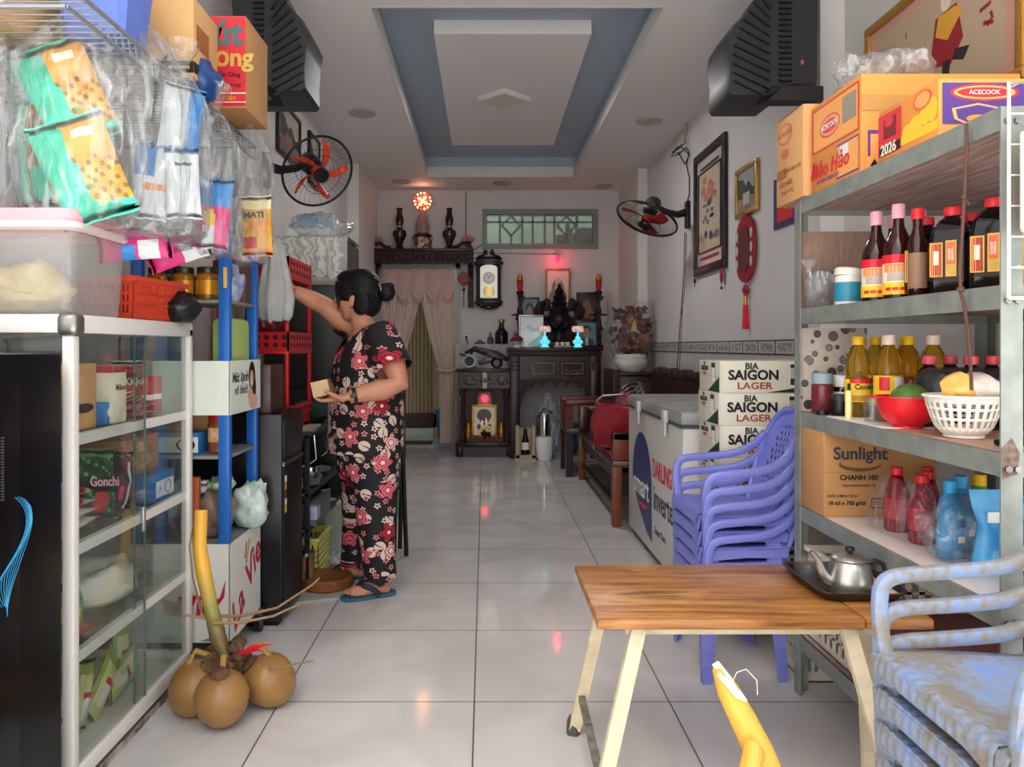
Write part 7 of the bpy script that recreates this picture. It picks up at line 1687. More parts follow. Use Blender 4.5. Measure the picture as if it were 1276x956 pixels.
twig([(262, 768, 2.33), (300, 768, 2.38), (345, 758, 2.46), (390, 728, 2.56), (398, 720, 2.58)], .006, .003); twig([(264, 776, 2.3), (300, 776, 2.32), (340, 768, 2.36), (375, 752, 2.42)], .006, .003)
twig([(256, 770, 2.33), (240, 768, 2.31), (226, 766, 2.3)], .005, .003); twig([(250, 760, 2.36), (240, 720, 2.36), (236, 680, 2.38), (245, 635, 2.42)], .004, .002, 'dark_twig'); twig([(335, 832, 2.28), (362, 829, 2.25), (390, 824, 2.22)], .004, .002, 'dark_twig')
for p in ((-.07, -.05), (.03, -.1), (.11, .0)): MB().tube([loc_(283, 825, 2.33), (p[0], p[1], .19), (p[0]*1.25, p[1]*1.3, .15)], [.01, .009, .011], 7).build('stalklet', mat('stalklet', '#9c7a3c', .6), t)
m = MB(); m.tube([loc_(297, 816, 2.3), loc_(315, 806, 2.27), loc_(340, 803, 2.25)], [.004, .006, .001], 6, flat=.3); m.tube([loc_(300, 815, 2.3), loc_(320, 809, 2.26), loc_(327, 812, 2.24)], [.004, .005, .002], 6, flat=.3); m.build('red_ribbon', BRIGHTRED, t)
# second yellow stalk close by, rising from the floor in front of the table
t = thing('coconut_stalk', 'cut yellow stalk leaning in front of the wooden table', 'stalk', (.45, 1.06, 0))
def l2(px, py, Y): return P(px, py, Y)-Vector((.45, 1.06, 0))
STK2 = mat('yellow_stalk', '#d3a43a', .4, hex2='#b5822a', var=.25, vscale=10, bump=.15, bscale=20)
pts = [l2(893, 832, 1.12), l2(908, 862, 1.115), l2(925, 895, 1.11), l2(945, 935, 1.1), l2(962, 985, 1.09), l2(985, 1060, 1.08), (.02, .0, .25), (.05, -.01, .0)]
MB().tube(pts, [.008, .017, .019, .021, .025, .026, .03, .035], 14).jitter(.002, 30).build('stem', STK2, t)
m = MB(); a, b = l2(891, 826, 1.12), l2(922, 872, 1.10); m.tube([a, (a+b)/2, b], [.006, .009, .004], 8, flat=.4); m.tube([l2(895, 840, 1.1), l2(920, 866, 1.095), l2(930, 874, 1.095)], [.003, .006, .002], 6, flat=.4); m.build('cut_face', mat('cut_pith', '#efdcb0', .7), t)
MB().tube([l2(950, 945, 1.09), l2(938, 935, 1.07), l2(934, 955, 1.06), l2(936, 1000, 1.05)], [.008, .013, .014, .012], 10).build('side_shoot', STK2, t)
m = MB(); m.tube([l2(912, 852, 1.1), l2(918, 838, 1.09), l2(930, 834, 1.09), l2(943, 848, 1.09), l2(944, 866, 1.09)], .0006, 5); m.build('loose_fibre', mat('fibre', '#d8d2c0', .6), t)

# round chopping board and mat on the floor
t = MB().lathe([(.112, 0), (.118, .006), (.118, .04), (.112, .048), (.0, .05)], n=40, cap1=False).build('chopping_board', mat('board_wood', '#8a5428', .5, hex2='#6f3e1c', var=.25, vscale=12), None, (-.715, 3.49, .012)); tag(t, 'round thick wooden chopping board on the floor by her feet', 'chopping board')
m = MB(); m.bx(-.17, .13, -.12, .14, 0, .01).jitter(.006, 14); 
for v in m.bm.verts: v.co.z = max(v.co.z, 0)
t = m.build('floor_mat', mat('grey_mat', '#a8a39d', .9), None, (-.68, 3.44, .0005), .3); tag(t, 'grey cloth mat under the round chopping board', 'mat')
crumple('clear_packet', 'crumpled clear bag on the floor behind the sandal', 'bag', (-.79, 3.84, 0), (.2, .16, .08), BAGW, 3, .4)

# ================================================================ wall fans
def fan(name, lab, c, ax, R, mount, wallx, blade, grey_motor):
    t = thing(name, lab, 'fan', (wallx, mount.y, mount.z))
    o = Vector((wallx, mount.y, mount.z)); c = Vector(c)-o; ax = Vector(ax).normalized()
    q = Vector((0, 0, 1)).rotation_difference(ax).to_matrix().to_4x4(); M = Matrix.Translation(c) @ q
    m = MB(); m.torus((0, 0, 0), R, .007, n=48); m.torus((0, 0, .052), R*.16, .004, n=24); m.torus((0, 0, -.05), R*.2, .004, n=24)
    m.lathe([(R*1.0, -.012), (R*1.015, 0), (R*1.0, .012)], n=48, cap0=False, cap1=False)
    N_ = 72
    for i in range(N_):
        a = 2*PI*i/N_; ca, sa = math.cos(a), math.sin(a); a2 = a+.35; cb, sb = math.cos(a2), math.sin(a2)
        m.tube([(R*ca, R*sa, 0), (R*.8*math.cos(a+.1), R*.8*math.sin(a+.1), .036), (R*.45*math.cos(a+.22), R*.45*math.sin(a+.22), .052), (R*.16*cb, R*.16*sb, .052)], .0007, 4, cap=False)
        if i % 2 == 0: m.tube([(R*ca, R*sa, 0), (R*.8*ca, R*.8*sa, -.036), (R*.2*ca, R*.2*sa, -.05)], .0007, 4, cap=False)
    m.torus((0, 0, .047), R*.55, .0016, n=40, k=5); m.torus((0, 0, -.045), R*.55, .0016, n=40, k=5)
    m.xf(M).build('guard', BLACK, t)
    m = MB(); m.lathe([(0, .064), (R*.2, .062), (R*.22, .05), (R*.2, .046)], n=24, cap0=False, cap1=False); m.xf(M).build('badge', mat('badge_black', '#191a1c', .3), t)
    hub = MB().lathe([(.03, -.02), (.036, .0), (.036, .025), (.02, .035), (0, .036)], n=20, cap1=False).xf(M).build('hub', blade, t)
    for k in range(5 if blade.name.startswith('orange') else 3):
        n_ = 5 if blade.name.startswith('orange') else 3
        a0 = 2*PI*k/n_+.5; m = MB(); rs = []
        for i in range(7):
            f = i/6; r = .03+(R*.86-.03)*f; wd = (.16 if n_ == 5 else .5)+.16*math.sin(PI*min(1, f*1.1)); sw = a0+.5*f
            rs.append([Vector((r*math.cos(sw+wd*(u-.5)*(1.4-.5*f)), r*math.sin(sw+wd*(u-.5)*(1.4-.5*f)), .02*(.5-u)*(1.4-f*.4)+.005)) for u in (0, .25, .5, .75, 1)])
        m.rings(rs, closed=False); b = m.xf(M).build('blade', blade, t); md = b.modifiers.new('thick', 'SOLIDIFY'); md.thickness = .003
    m = MB(); m.lathe([(.02, -.05), (.05, -.06), (.056, -.08), (.056, -.14), (.045, -.165), (0, -.17)], n=24, cap1=False); mo = m.xf(M).build('motor', DARK, t)
    if grey_motor: MB().lathe([(.057, -.1), (.057, -.075)], n=24, cap0=False, cap1=False).xf(M).build('green_label', mat('pale_green_label', '#a9c9ae', .4), mo)
    s = 1 if wallx < 0 else -1
    MB().bx(0, s*.03, -.035, .035, -.1, .1, .006).build('wall_plate', BLACK, t)
    back = M @ Vector((0, 0, -.12))
    m = MB(); m.tube([(s*.02, 0, .02), (s*.09, 0, .0), ((back.x+s*.09)/2, back.y*.5, back.z*.5-.01), back], [.03, .026, .022, .02], 10); m.build('bracket_arm', BLACK, t)
    return t
REDB = mat('orange_red_blade', '#ee4a24', .35); REDB2 = mat('red_blade', '#a01c1c', .35)
mp = P(330, 212, 4.37); fan('wall_fan', 'black wall fan with orange red blades under the framed photo', P(396, 214, 4.22), (.52, -.66, -.54), .2, Vector((0, 4.37, mp.z)), -1.25, REDB, False)
mp = P(855, 270, 5.8); fan('wall_fan', 'black wall fan tilted downward with red blades by the tall frame', P(806, 273, 5.55), (-.40, -.22, -.88), .225, Vector((0, 5.72, mp.z)), 1.52, REDB2, True)

# ---- framed pictures on the side walls
def wallpic(name, lab, cat, wx, y0, y1, z0, z1, fw, fm, draw, mats, inner=None):
    """picture flat on a side wall at x = wx; faces the room"""
    s = 1 if wx < 0 else -1; L = y1-y0; H_ = z1-z0
    t = thing(name, lab, cat, (wx, (y0+y1)/2, z0), PI/2*s)
    m = MB()
    for (a, b, c, e) in ((-L/2, L/2, 0, fw), (-L/2, L/2, H_-fw, H_), (-L/2, -L/2+fw, fw, H_-fw), (L/2-fw, L/2, fw, H_-fw)): m.bx(a, b, -.026, -.002, c, e, .004)
    if inner:
        i0 = fw+.035
        for (a, b, c, e) in ((-L/2+i0, L/2-i0, i0+.05, i0+.06), (-L/2+i0, L/2-i0, H_-i0-.06, H_-i0-.05), (-L/2+i0, -L/2+i0+.01, i0+.05, H_-i0-.05), (L/2-i0-.01, L/2-i0, i0+.05, H_-i0-.05)): m.bx(a, b, -.02, -.01, c, e)
    m.build('frame', fm, t)
    m = MB(); m.m = 0; m.bx(-L/2+fw*.6, L/2-fw*.6, -.012, -.003, fw*.6, H_-fw*.6); draw(m, L-2*fw, H_-2*fw, -.0135, fw); m.build('picture', mats, t, smooth=False)
    return t
def scenery(m, w, h, y, fw):
    m.m = 1; m.poly([(-w/2, y, fw+h*.35), (w/2, y, fw+h*.3), (w/2, y, fw+h*.55), (w*.3, y, fw+h*.5), (w*.1, y, fw+h*.72), (-w*.05, y, fw+h*.6), (-w*.2, y, fw+h*.8), (-w/2, y, fw+h*.85)])
    m.m = 2; m.poly([(-w/2, y-.0004, fw), (w/2, y-.0004, fw), (w/2, y-.0004, fw+h*.3), (0, y-.0004, fw+h*.36), (-w/2, y-.0004, fw+h*.3)]); m.m = 3; m.quad((-w*.2, y-.0008, fw+h*.15), (w*.35, 0, 0), (0, 0, h*.3))
sm = [mat('scene_sky', '#b9b0a6', .2), mat('scene_tree', '#3a4038', .25), mat('scene_ground', '#7a6a5c', .25), mat('scene_wall', '#8d5f5c', .25)]
wallpic('wall_picture', 'dark framed landscape photo high on the wall by the orange fan', 'picture', -1.25, 4.6, 5.15, 2.27, 2.6, .022, mat('black_frame', '#1b1718', .3), scenery, sm)
wallpic('wall_picture', 'dark framed picture edge seen behind the orange bladed fan', 'picture', -1.25, 5.42, 5.75, 2.25, 2.62, .02, mat('black_frame', '#1b1718', .3), scenery, sm)
wallpic('wall_picture', 'small gold framed photo above the red hanging ornament', 'picture', 1.52, 4.25, 4.61, 1.85, 2.14, .028, mat('gold_frame_wall', '#b08c4c', .35, .5), scenery, [mat('scene_sky2', '#a8aca8', .2), mat('scene_tree2', '#3f4a42', .25), mat('scene_ground2', '#8f877a', .25), mat('scene_wall2', '#c2b8a8', .25)])
def floral(m, w, h, y, fw):
    m.m = 1; m.quad((-w*.36, y, fw+h*.12), (w*.72, 0, 0), (0, 0, h*.76)); random.seed(9)
    for k in range(9): m.m = 2; oval(m, w*random.uniform(-.25, .25), fw+h*random.uniform(.6, .82), w*.09, h*.035, y-.0006-.0001*k)
    for k in range(16): m.m = 3 if k % 3 else 4; oval(m, w*random.uniform(-.28, .28), fw+h*random.uniform(.2, .6), w*random.uniform(.04, .1), h*random.uniform(.015, .04), y-.002-.0001*k)
    m.m = 5; m.quad((-w*.36, y-.0004, fw+h*.9), (w*.72, 0, 0), (0, 0, h*.03)); m.quad((-w*.36, y-.0004, fw+h*.05), (w*.72, 0, 0), (0, 0, h*.03))
wallpic('wall_picture', 'tall black framed flower picture beside the red bladed fan', 'picture', 1.52, 4.81, 5.52, 1.59, 2.44, .06, mat('black_frame', '#1b1718', .3), floral, [mat('mount_pale', '#c4bcb4', .3), mat('paper_beige', '#c9b5a0', .3), mat('peony', '#c07a62', .3), mat('blue_leaf', '#6d7480', .3), mat('ink_flower', '#3d3b46', .3), mat('mount_dark', '#3a3436', .3)], inner=True)
def figurepic(m, w, h, y, fw):
    # a plain dancing robed figure with red strokes: generic decorative painting
    m.m = 1; m.quad((-w*.44, y, fw+h*.08), (w*.88, 0, 0), (0, 0, h*.84))
    m.m = 2; m.poly([(w*.02, y-.0004, fw+h*.72), (w*.16, y-.0004, fw+h*.74), (w*.2, y-.0004, fw+h*.45), (w*.12, y-.0004, fw+h*.3), (-w*.02, y-.0004, fw+h*.36)])
    m.m = 3; m.poly([(w*.04, y-.0007, fw+h*.72), (w*.15, y-.0007, fw+h*.72), (w*.2, y-.0007, fw+h*.66), (w*.1, y-.0007, fw+h*.5), (w*.02, y-.0007, fw+h*.58)])
    m.m = 5; m.poly([(w*.07, y-.0008, fw+h*.36), (w*.12, y-.0008, fw+h*.34), (w*.1, y-.0008, fw+h*.14), (w*.02, y-.0008, fw+h*.12), (w*.06, y-.0008, fw+h*.2)]); m.poly([(w*.15, y-.0008, fw+h*.4), (w*.24, y-.0008, fw+h*.36), (w*.2, y-.0008, fw+h*.28), (w*.13, y-.0008, fw+h*.33)])
    m.m = 4; oval(m, w*.09, fw+h*.8, w*.035, h*.07, y-.001); m.m = 5; oval(m, w*.09, fw+h*.88, w*.045, h*.035, y-.0012)
    m.m = 2
    for (x, z, dx, dz) in ((-.1, .5, -.06, .1), (-.12, .4, -.05, -.04), (-.06, .35, -.08, -.05), (.33, .62, .0, .12), (.3, .55, .06, .02), (.36, .5, -.02, -.08), (.32, .45, .05, -.04), (.33, .75, .03, .05)):
        m.tube([(w*x, y-.001, fw+h*z), (w*(x+dx*.5+.02), y-.001, fw+h*(z+dz*.6)), (w*(x+dx), y-.001, fw+h*(z+dz))], .007, 6, flat=.2)
    m.m = 5
    for (x, z) in ((-.3, .7), (-.26, .6), (-.33, .55), (-.2, .74), (-.22, .45), (-.3, .35), (-.35, .25)): m.quad((w*x, y-.0006, fw+h*z), (w*.008, 0, 0), (0, 0, h*.05))
wallpic('wall_picture', 'large gold framed painting of a robed figure above the noodle cartons', 'picture', 1.63, 2.3, 3.26, 1.9, 2.43, .035, mat('gold_frame_big', '#b9863c', .4, .4, bump=.4, bscale=120), figurepic, [mat('mount_rose', '#c99a8a', .3), mat('silk_beige', '#bba68c', .3), mat('robe_red', '#9c2a34', .4), mat('robe_yellow', '#dba53f', .4), mat('pale_face', '#e3d3c4', .4), mat('robe_dark', '#2f2b2c', .4)])
m = MB(); m.m = 0; m.bx(0, .012, 0, .3, 0, .26); m.m = 1; m.bx(-.001, 0, .05, .25, .03, .1)
tag(m.build('wall_poster', [mat('violet_poster', '#3b2d6b', .4), BRIGHTRED], None, (1.507, 3.72, 1.70)), 'violet and red poster corner behind the tall kraft carton', 'poster')
# red hanging ornament
t = thing('hanging_ornament', 'red oval knot ornament with long tassel on the wall', 'ornament', (1.505, 4.43, 1.655))
OR_ = mat('ornament_red2', '#97182a', .45); ORD = mat('ornament_dark', '#5c2a2c', .5)
m = MB(); ring = [Vector((0, .175*math.cos(a)*(1-.1*math.cos(2*a)), .19*math.sin(a))) for a in [2*PI*i/40 for i in range(40)]]; m.rings([ring, [p+Vector((-.012, 0, 0)) for p in ring]]); m.build('oval_plaque', OR_, t)
m = MB(); r2_ = [Vector((-.0125, p.y*.55, p.z*.7)) for p in ring]; m.rings([r2_, [p+Vector((-.006, 0, 0)) for p in r2_]]); m.build('dark_centre', ORD, t)
m = MB()
for s in (-1, 1):
    for z in (-.08, 0, .08): m.ball((-.016, s*.12, z), (.004, .022, .03), 8, 6)
m.build('pierced_marks', mat('wall_show', '#c2b9b5', .6), t)
m = MB(); m.tube([(0, 0, .19), (0, 0, .26)], .004); m.ball((-.005, 0, .2), (.01, .03, .02), 8, 6); m.build('hanging_loop', OR_, t); m = MB()
for (y, z) in ((0, -.22), (.022, -.235), (-.022, -.235), (0, -.255)): m.ball((-.006, y, z), (.012, .02, .018), 10, 8)
m.build('knot', OR_, t)
MB().cyl((-.006, 0, -.26), (-.006, 0, -.32), .01).build('gold_cap', GOLD, t); MB().tube([(-.006, 0, -.32), (-.006, 0, -.46)], [.014, .019], 10).build('tassel', BRIGHTRED, t)
# fish charms under the tall frame
for (y, l) in ((4.88, 'small red fish charm at the near corner under the tall frame'), (5.5, 'tiny dark bead charm at the far corner under the tall frame')):
    t = thing('frame_charm', l, 'ornament', (1.50, y, 1.575)); s = 1 if y < 5 else .45
    MB().ball((0, 0, -.03*s), (.008, .03*s, .05*s), 12, 8).build('charm_body', OR_ if s == 1 else INK, t); MB().tube([(0, 0, .03), (0, 0, -.1*s)], .002).ball((0, 0, -.11*s), .01*s, 8, 6).build('bead_string', INK, t)
# black cord and hook, trailing wires
t = thing('looped_cord', 'black looped power cord hanging from the wall above the fan', 'cord', (1.512, 5.75, 0))
def wp(px, py, Y=5.75, dx=0.): v = P(px, py, Y); return (min((px-858)*.006, 0)-.006, max(px-858, 0)*-.02, v.z)
MB().tube([wp(858, 152), wp(857, 165), wp(855, 180)], [.012, .01, .008]).build('plug', mat('plug_tan', '#a8998a', .5), t)
m = MB(); m.tube([wp(856, 165), wp(857, 178), wp(845, 185), wp(839, 196), wp(848, 192), wp(858, 184), wp(862, 196), wp(856, 205), wp(848, 190), wp(840, 190), wp(852, 183), wp(861, 195), wp(858, 205), wp(862, 225), wp(862, 245), wp(858, 255)], .005, 6); m.build('cord_loop', BLACK, t)
m = MB(); m.tube([wp(856, 290), wp(855, 340), wp(851, 390), wp(846, 462)], .004, 6); m.tube([wp(858, 290), wp(857, 345), wp(853, 385), wp(849, 462)], .003, 6); m.ball(wp(852, 388), (.008, .014, .02), 8, 6); m.build('trailing_wires', mat('dull_wire', '#4a3a3a', .5), t)

# ================================================================ hung loudspeakers
def loudspeaker(lab, pts, Y, depth, mirror, wallx):
    wpts = [P(px, py, Y) for px, py in pts]; cxm = sum(p.x for p in wpts)/len(wpts)
    t = thing('loudspeaker', lab, 'speaker', (cxm, Y, 2.1))
    o = Vector((cxm, Y, 2.1)); L = [p-o for p in wpts]
    inset = lambda k: [Vector((p.x*k, p.y, (p.z-.25)*k+.25)) for p in L]
    m = MB(); m.rings([[p+Vector((0, .02, 0)) for p in inset(.95)], [p+Vector((0, .06, 0)) for p in L], [p+Vector((0, depth, 0)) for p in L]]); m.build('cabinet_body', mat('speaker_shell', '#232629', .4), t)
    x0 = min(p.x for p in L); x1 = max(p.x for p in L); s = -1 if mirror else 1
    m = MB()     # slanted louvre bars on the rounded outer half
    lo = x1 if mirror else x0; W_ = x1-x0
    for k in range(2, 13):
        za = .02+k*.038; a = (lo+s*W_*(.08+.012*max(0, k-5)**1.6), .014, za+.045); b = (lo+s*W_*.46, .008, za-.03)
        m.bar(a, b, .012, .01, (0, 1, 0))
    m.build('grille', mat('speaker_grille', '#101113', .5), t)
    m = MB()
    for k in range(16): m.box((lo+s*W_*.62, .014, .14+k*.024), (W_*.13, .016, .008))
    m.build('vent_slots', mat('speaker_vent', '#0c0d0e', .5), t)
    m = MB(); m.rings([[Vector((lo+s*W_*a, .02, b)) for a, b in ((.45, .12), (.98, .12), (.98, .03), (.3, .03))], [Vector((lo+s*W_*a, -.03, b)) for a, b in ((.55, .1), (.97, .1), (.97, .04), (.4, .04))]]); m.build('lower_bevel', mat('speaker_bevel', '#1b1c1e', .35), t)
    hx = lo+s*W_*.9; m = MB(); m.cyl((hx, .05, .02), (hx, .05, -.02), .008); m.lathe([(.006, -.035), (.018, -.03), (.018, -.022), (.006, -.016)], c=(hx, .05, 0), n=14); m.build('knob', BLACK, t)
    MB().tube([(hx, depth*.7, .25), ((wallx-cxm)*.9, depth+.05, .25), (wallx-cxm, depth+.06, .25)], .02).build('wall_bracket', BLACK, t)
    MB().ball((lo+s*W_*.8, .018, .22), (.008, .004, .012), 8, 6).build('red_mark', mat('dim_red', '#a5544c', .4), t)
loudspeaker('large black loudspeaker hung beside the top shelf cartons', [(906, 55), (908, 42), (918, 25), (935, 8), (958, -25), (1026, -28), (1024, 104), (992, 104), (972, 119), (912, 119), (908, 112), (910, 85)], 3.3, .3, False, 1.52)
loudspeaker('large black loudspeaker hung behind the red carton', [(384, 38), (381, 60), (379, 85), (380, 108), (376, 113), (290, 113), (282, -28), (345, -28), (357, 0), (375, 20)], 3.3, .3, True, -1.25)
# ================================================================ the woman
BX, BY = -.53, 3.5
woman = thing('person', 'woman in floral blouse and trousers reaching for a hanging bag', 'person', (BX, BY, 0))
fv = Vector((-.906, -.42, 0)); lv = Vector((.42, -.906, 0))     # her forward and her left
def ell(c, hw, hd, n_=28, yaw_f=fv, yaw_l=lv): return [Vector(c)+yaw_l*hw*math.cos(2*PI*i/n_)+yaw_f*hd*math.sin(2*PI*i/n_) for i in range(n_)]
def bake(mb, name, mats, parent, voxel, smooth_it=6, cut=None, sharp=1.4, fac=.5):
    """one continuous skin: voxel remesh of overlapping volumes, smoothed, optional trimming of openings"""
    bmesh.ops.recalc_face_normals(mb.bm, faces=mb.bm.faces)
    me = bpy.data.meshes.new('tmp'); mb.bm.to_mesh(me); mb.bm.free()
    ob = bpy.data.objects.new('tmp', me); COL.objects.link(ob)
    r = ob.modifiers.new('r', 'REMESH'); r.mode = 'VOXEL'; r.voxel_size = voxel
    s = ob.modifiers.new('s', 'SMOOTH'); s.iterations = smooth_it; s.factor = fac
    bpy.context.view_layer.update(); dg = bpy.context.evaluated_depsgraph_get()
    me2 = bpy.data.meshes.new_from_object(ob.evaluated_get(dg)); bpy.data.objects.remove(ob)
    bm = bmesh.new(); bm.from_mesh(me2)
    if cut:
        kill = [v for v in bm.verts if cut(v.co)]
        bmesh.ops.delete(bm, geom=kill, context='VERTS')
    bm.to_mesh(me2); bm.free(); me2.materials.clear()
    for m_ in (mats if isinstance(mats, list) else [mats]): me2.materials.append(m_)
    me2.polygons.foreach_set('use_smooth', [True]*len(me2.polygons))
    o = bpy.data.objects.new(name, me2); COL.objects.link(o); o.parent = parent
    return o
V = Vector
# joints
hipL, hipR = V((.045, -.075, .60)), V((-.03, .085, .60))
knL, knR = V((.05, -.105, .335)), V((-.055, .10, .335))
anL, anR = V((.072, -.115, .055)), V((-.075, .115, .055))
shL, shR = V((.085, -.15, 1.135)), V((-.05, .145, 1.15))
elL, wrL = V((.165, -.225, .935)), V((-.035, -.285, .885))
elR, wrR = V((-.215, .06, 1.285)), V((-.33, -.04, 1.345))
neck0, headc = V((-.015, .0, 1.16)), V((-.055, .02, 1.325))
# ---- body
b = MB()
tors = [(.55, .15, .12), (.62, .165, .135), (.72, .165, .14), (.82, .155, .14), (.92, .15, .128), (1.02, .155, .122), (1.09, .15, .1), (1.14, .13, .075), (1.175, .07, .055), (1.19, .05, .05)]
b.rings([ell(V((0, 0, z))+fv*.005, w_, d_) for z, w_, d_ in tors])
b.tube([neck0, V((-.03, .01, 1.22)), V((-.045, .016, 1.27))], [.055, .05, .05], 16)
for h, k, a in ((hipL, knL, anL), (hipR, knR, anR)):
    b.tube([h, (h+k)/2, k, (k*.45+a*.55)+V((.008, 0, .02)), a], [.09, .078, .058, .052, .036], 16)
for sgn, a, hd_ in ((1, anL, V((-.915, -.40, 0))), (-1, anR, V((-.98, -.15, 0)))):
    side = V((hd_.y, -hd_.x, 0))
    b.tube([a-hd_*.035+V((0, 0, -.018)), a+hd_*.03+V((0, 0, -.012)), a+hd_*.09+V((0, 0, -.022)), a+hd_*.135+V((0, 0, -.026))], [.028, .031, .027, .017], 14, flat=1.35, up=(0, 0, 1))
    for k in range(5):
        p = a+hd_*(.125-.006*abs(k-1)**1.4)+side*(.031-.0165*k)*sgn+V((0, 0, -.029)); L_ = (.04, .037, .034, .031, .027)[k]; r = (.0105, .0072, .007, .0068, .0066)[k]
        b.tube([p-hd_*.02, p+hd_*L_*.55+V((0, 0, .003)), p+hd_*L_+V((0, 0, -.003))], [r*1.1, r, r*.75], 8)
b.tube([shL, shL*.5+elL*.5+V((.008, 0, 0)), elL, elL*.65+wrL*.35+V((0, 0, -.006)), wrL*.9+elL*.1, wrL], [.062, .056, .046, .047, .031, .027], 16)
b.tube([shR, shR*.5+elR*.5, elR, elR*.6+wrR*.4, wrR], [.06, .054, .043, .042, .026], 16)
b.ball(shL, .062, 14, 10); b.ball(shR, .06, 14, 10)
# hands: palm slab, four fingers of unequal length bending, thumb from the side of the palm
def hand(b, wr, d, up, side, curl, spread=.2, scale=1.):
    d, up, side = d.normalized(), up.normalized(), side.normalized(); s = scale
    b.rings([[wr+d*t+side*w_*math.cos(a)+up*h*math.sin(a) for a in [2*PI*i/14 for i in range(14)]] for t, w_, h in ((-.01, .024*s, .019*s), (.015*s, .031*s, .018*s), (.045*s, .038*s, .016*s), (.075*s, .038*s, .014*s), (.088*s, .033*s, .011*s))])
    for k, (L_, off) in enumerate(((.066, .028), (.074, .0095), (.07, -.0095), (.054, -.027))):
        base = wr+d*.078*s+side*off*s; dd = (d+side*spread*off*10*.35).normalized()
        p1 = base+dd*L_*.45*s; c1 = (dd*math.cos(curl)+up*math.sin(curl)); p2 = p1+c1*L_*.33*s; c2 = (dd*math.cos(curl*1.9)+up*math.sin(curl*1.9)); p3 = p2+c2*L_*.26*s
        r = (.0088, .009, .0087, .0076)[k]*s
        b.tube([base-d*.02, base, p1, p2, p3], [r*1.05, r*1.12, r, r*.93, r*.72], 9)
    tb = wr+d*.022*s+side*.03*s; td = (d*.62+side*.6+up*.5).normalized()
    q1 = tb+td*.035*s; q2 = q1+(d*.8+side*.15+up*.6).normalized()*.03*s; q3 = q2+(d*.9-side*.15+up*.4).normalized()*.022*s
    b.tube([tb-td*.02, tb, q1, q2, q3], [.015*s, .0145*s, .0115*s, .0105*s, .0075*s], 9)
# left hand: palm up under the jar, thumb toward the camera; right hand grasping the bag
dL = V((-.96, .02, -.14)); hand(b, wrL+dL*.012, dL, V((-.12, .1, 1)), V((0, -1, -.05)), .38, .15, .9)
dR = (V((-.37, -.12, 1.355))-wrR); hand(b, wrR+dR.normalized()*.01, dR, V((-.2, -.9, .1)), V((.1, .1, 1)), .5, .15, .85)
# head
hf = V((-.955, .24, .05)).normalized(); hl = V((0, 0, 1)).cross(hf).normalized(); hu = hf.cross(hl)
def H(f, l, u): return headc+hf*f+hl*l+hu*u
def hell(c, rl, rf, ru): 
    n_ = 18; rs = []
    for i in range(1, 12):
        a = -PI/2+PI*i/12; rs.append([H(c[0], c[1], c[2]+ru*math.sin(a))+hl*rl*math.cos(a)*math.cos(2*PI*j/n_)+hf*rf*math.cos(a)*math.sin(2*PI*j/n_) for j in range(n_)])
    b.rings(rs)
hell((-.012, 0, .025), .072, .088, .085); hell((.022, 0, -.03), .06, .062, .078); hell((.03, 0, -.085), .036, .04, .03)
for s in (-1, 1):
    hell((.045, s*.033, -.03), .026, .026, .03); hell((.07, s*.03, .012), .024, .012, .008)
    hell((-.012, s*.072, -.02), .008, .019, .03); hell((-.008, s*.07, -.042), .008, .01, .011)
b.tube([H(.083, 0, .012), H(.096, 0, -.012), H(.104, 0, -.028), H(.088, 0, -.036)], [.008, .0105, .0135, .01], 10)
hell((.093, .01, -.034), .008, .009, .007); hell((.093, -.01, -.034), .008, .009, .007)
hell((.083, 0, -.054), .021, .011, .006); hell((.081, 0, -.064), .019, .012, .007)
body = bake(b, 'body', SKIN, woman, .0046, 3, fac=.5)
# eyes, brows, lips
for s in (-1, 1):
    m = MB(); m.ball(H(.074, s*.03, .0), (.0125, .0125, .0095), 14, 10); e_ = m.build('eye', mat('eye_white', '#d8d0c8', .2), woman)
    MB().ball(H(.0845, s*.0305, .0), .0055, 10, 8).build('iris', mat('iris_dark', '#20120c', .15), e_)
    MB().tube([H(.08, s*.014, .02), H(.083, s*.03, .027), H(.07, s*.05, .022)], [.003, .0035, .002], 6).build('eyebrow', mat('hair_black', '#0d0b0c', .4), woman)
MB().tube([H(.082, -.02, -.058), H(.0935, 0, -.0575), H(.082, .02, -.058)], [.003, .0052, .003], 8).build('lips', mat('lip', '#a35a52', .4), woman)
# hair: cap, side lock and bun with clip
HAIR = mat('hair_black', '#0d0b0c', .4); HAIRS = mat('hair_strands', '#080607', .42, hex2='#141011', var=.2, vscale=20, stretch=(1, 1, 6), bump=.7, bscale=30, spec=.3)
b = MB()
hell((-.022, 0, .035), .085, .1, .093); hell((-.07, 0, -.02), .07, .05, .075); hell((.045, 0, .075), .06, .05, .042)
for s in (-1, 1): hell((.02, s*.068, .02), .016, .05, .05); hell((-.05, s*.06, -.03), .024, .045, .06)
b.tube([H(.07, .05, .06), H(.066, .066, .02), H(.056, .072, -.03), H(.05, .07, -.075)], [.016, .013, .009, .003], 8)
b.tube([H(-.1, 0, .0), H(-.13, .005, .02)], [.03, .03], 10); b.ball(H(-.145, .006, .022), (.042, .04, .044), 16, 12); b.ball(H(-.165, .01, .05), (.02, .02, .018), 10, 8)
bake(b, 'hair', HAIRS, woman, .005, 4)
m = MB(); 
for k in (-1, 0, 1): m.tube([H(-.12, .03+.004*k, .05+.006*k), H(-.135, .046, .035+.008*k)], .003, 6)
m.build('hair_clip', mat('clip_silver', '#c9c6c2', .25, .5), woman)
MB().ball(H(-.006, .08, -.055), .0055, 10, 8).build('earring', GOLD, woman)
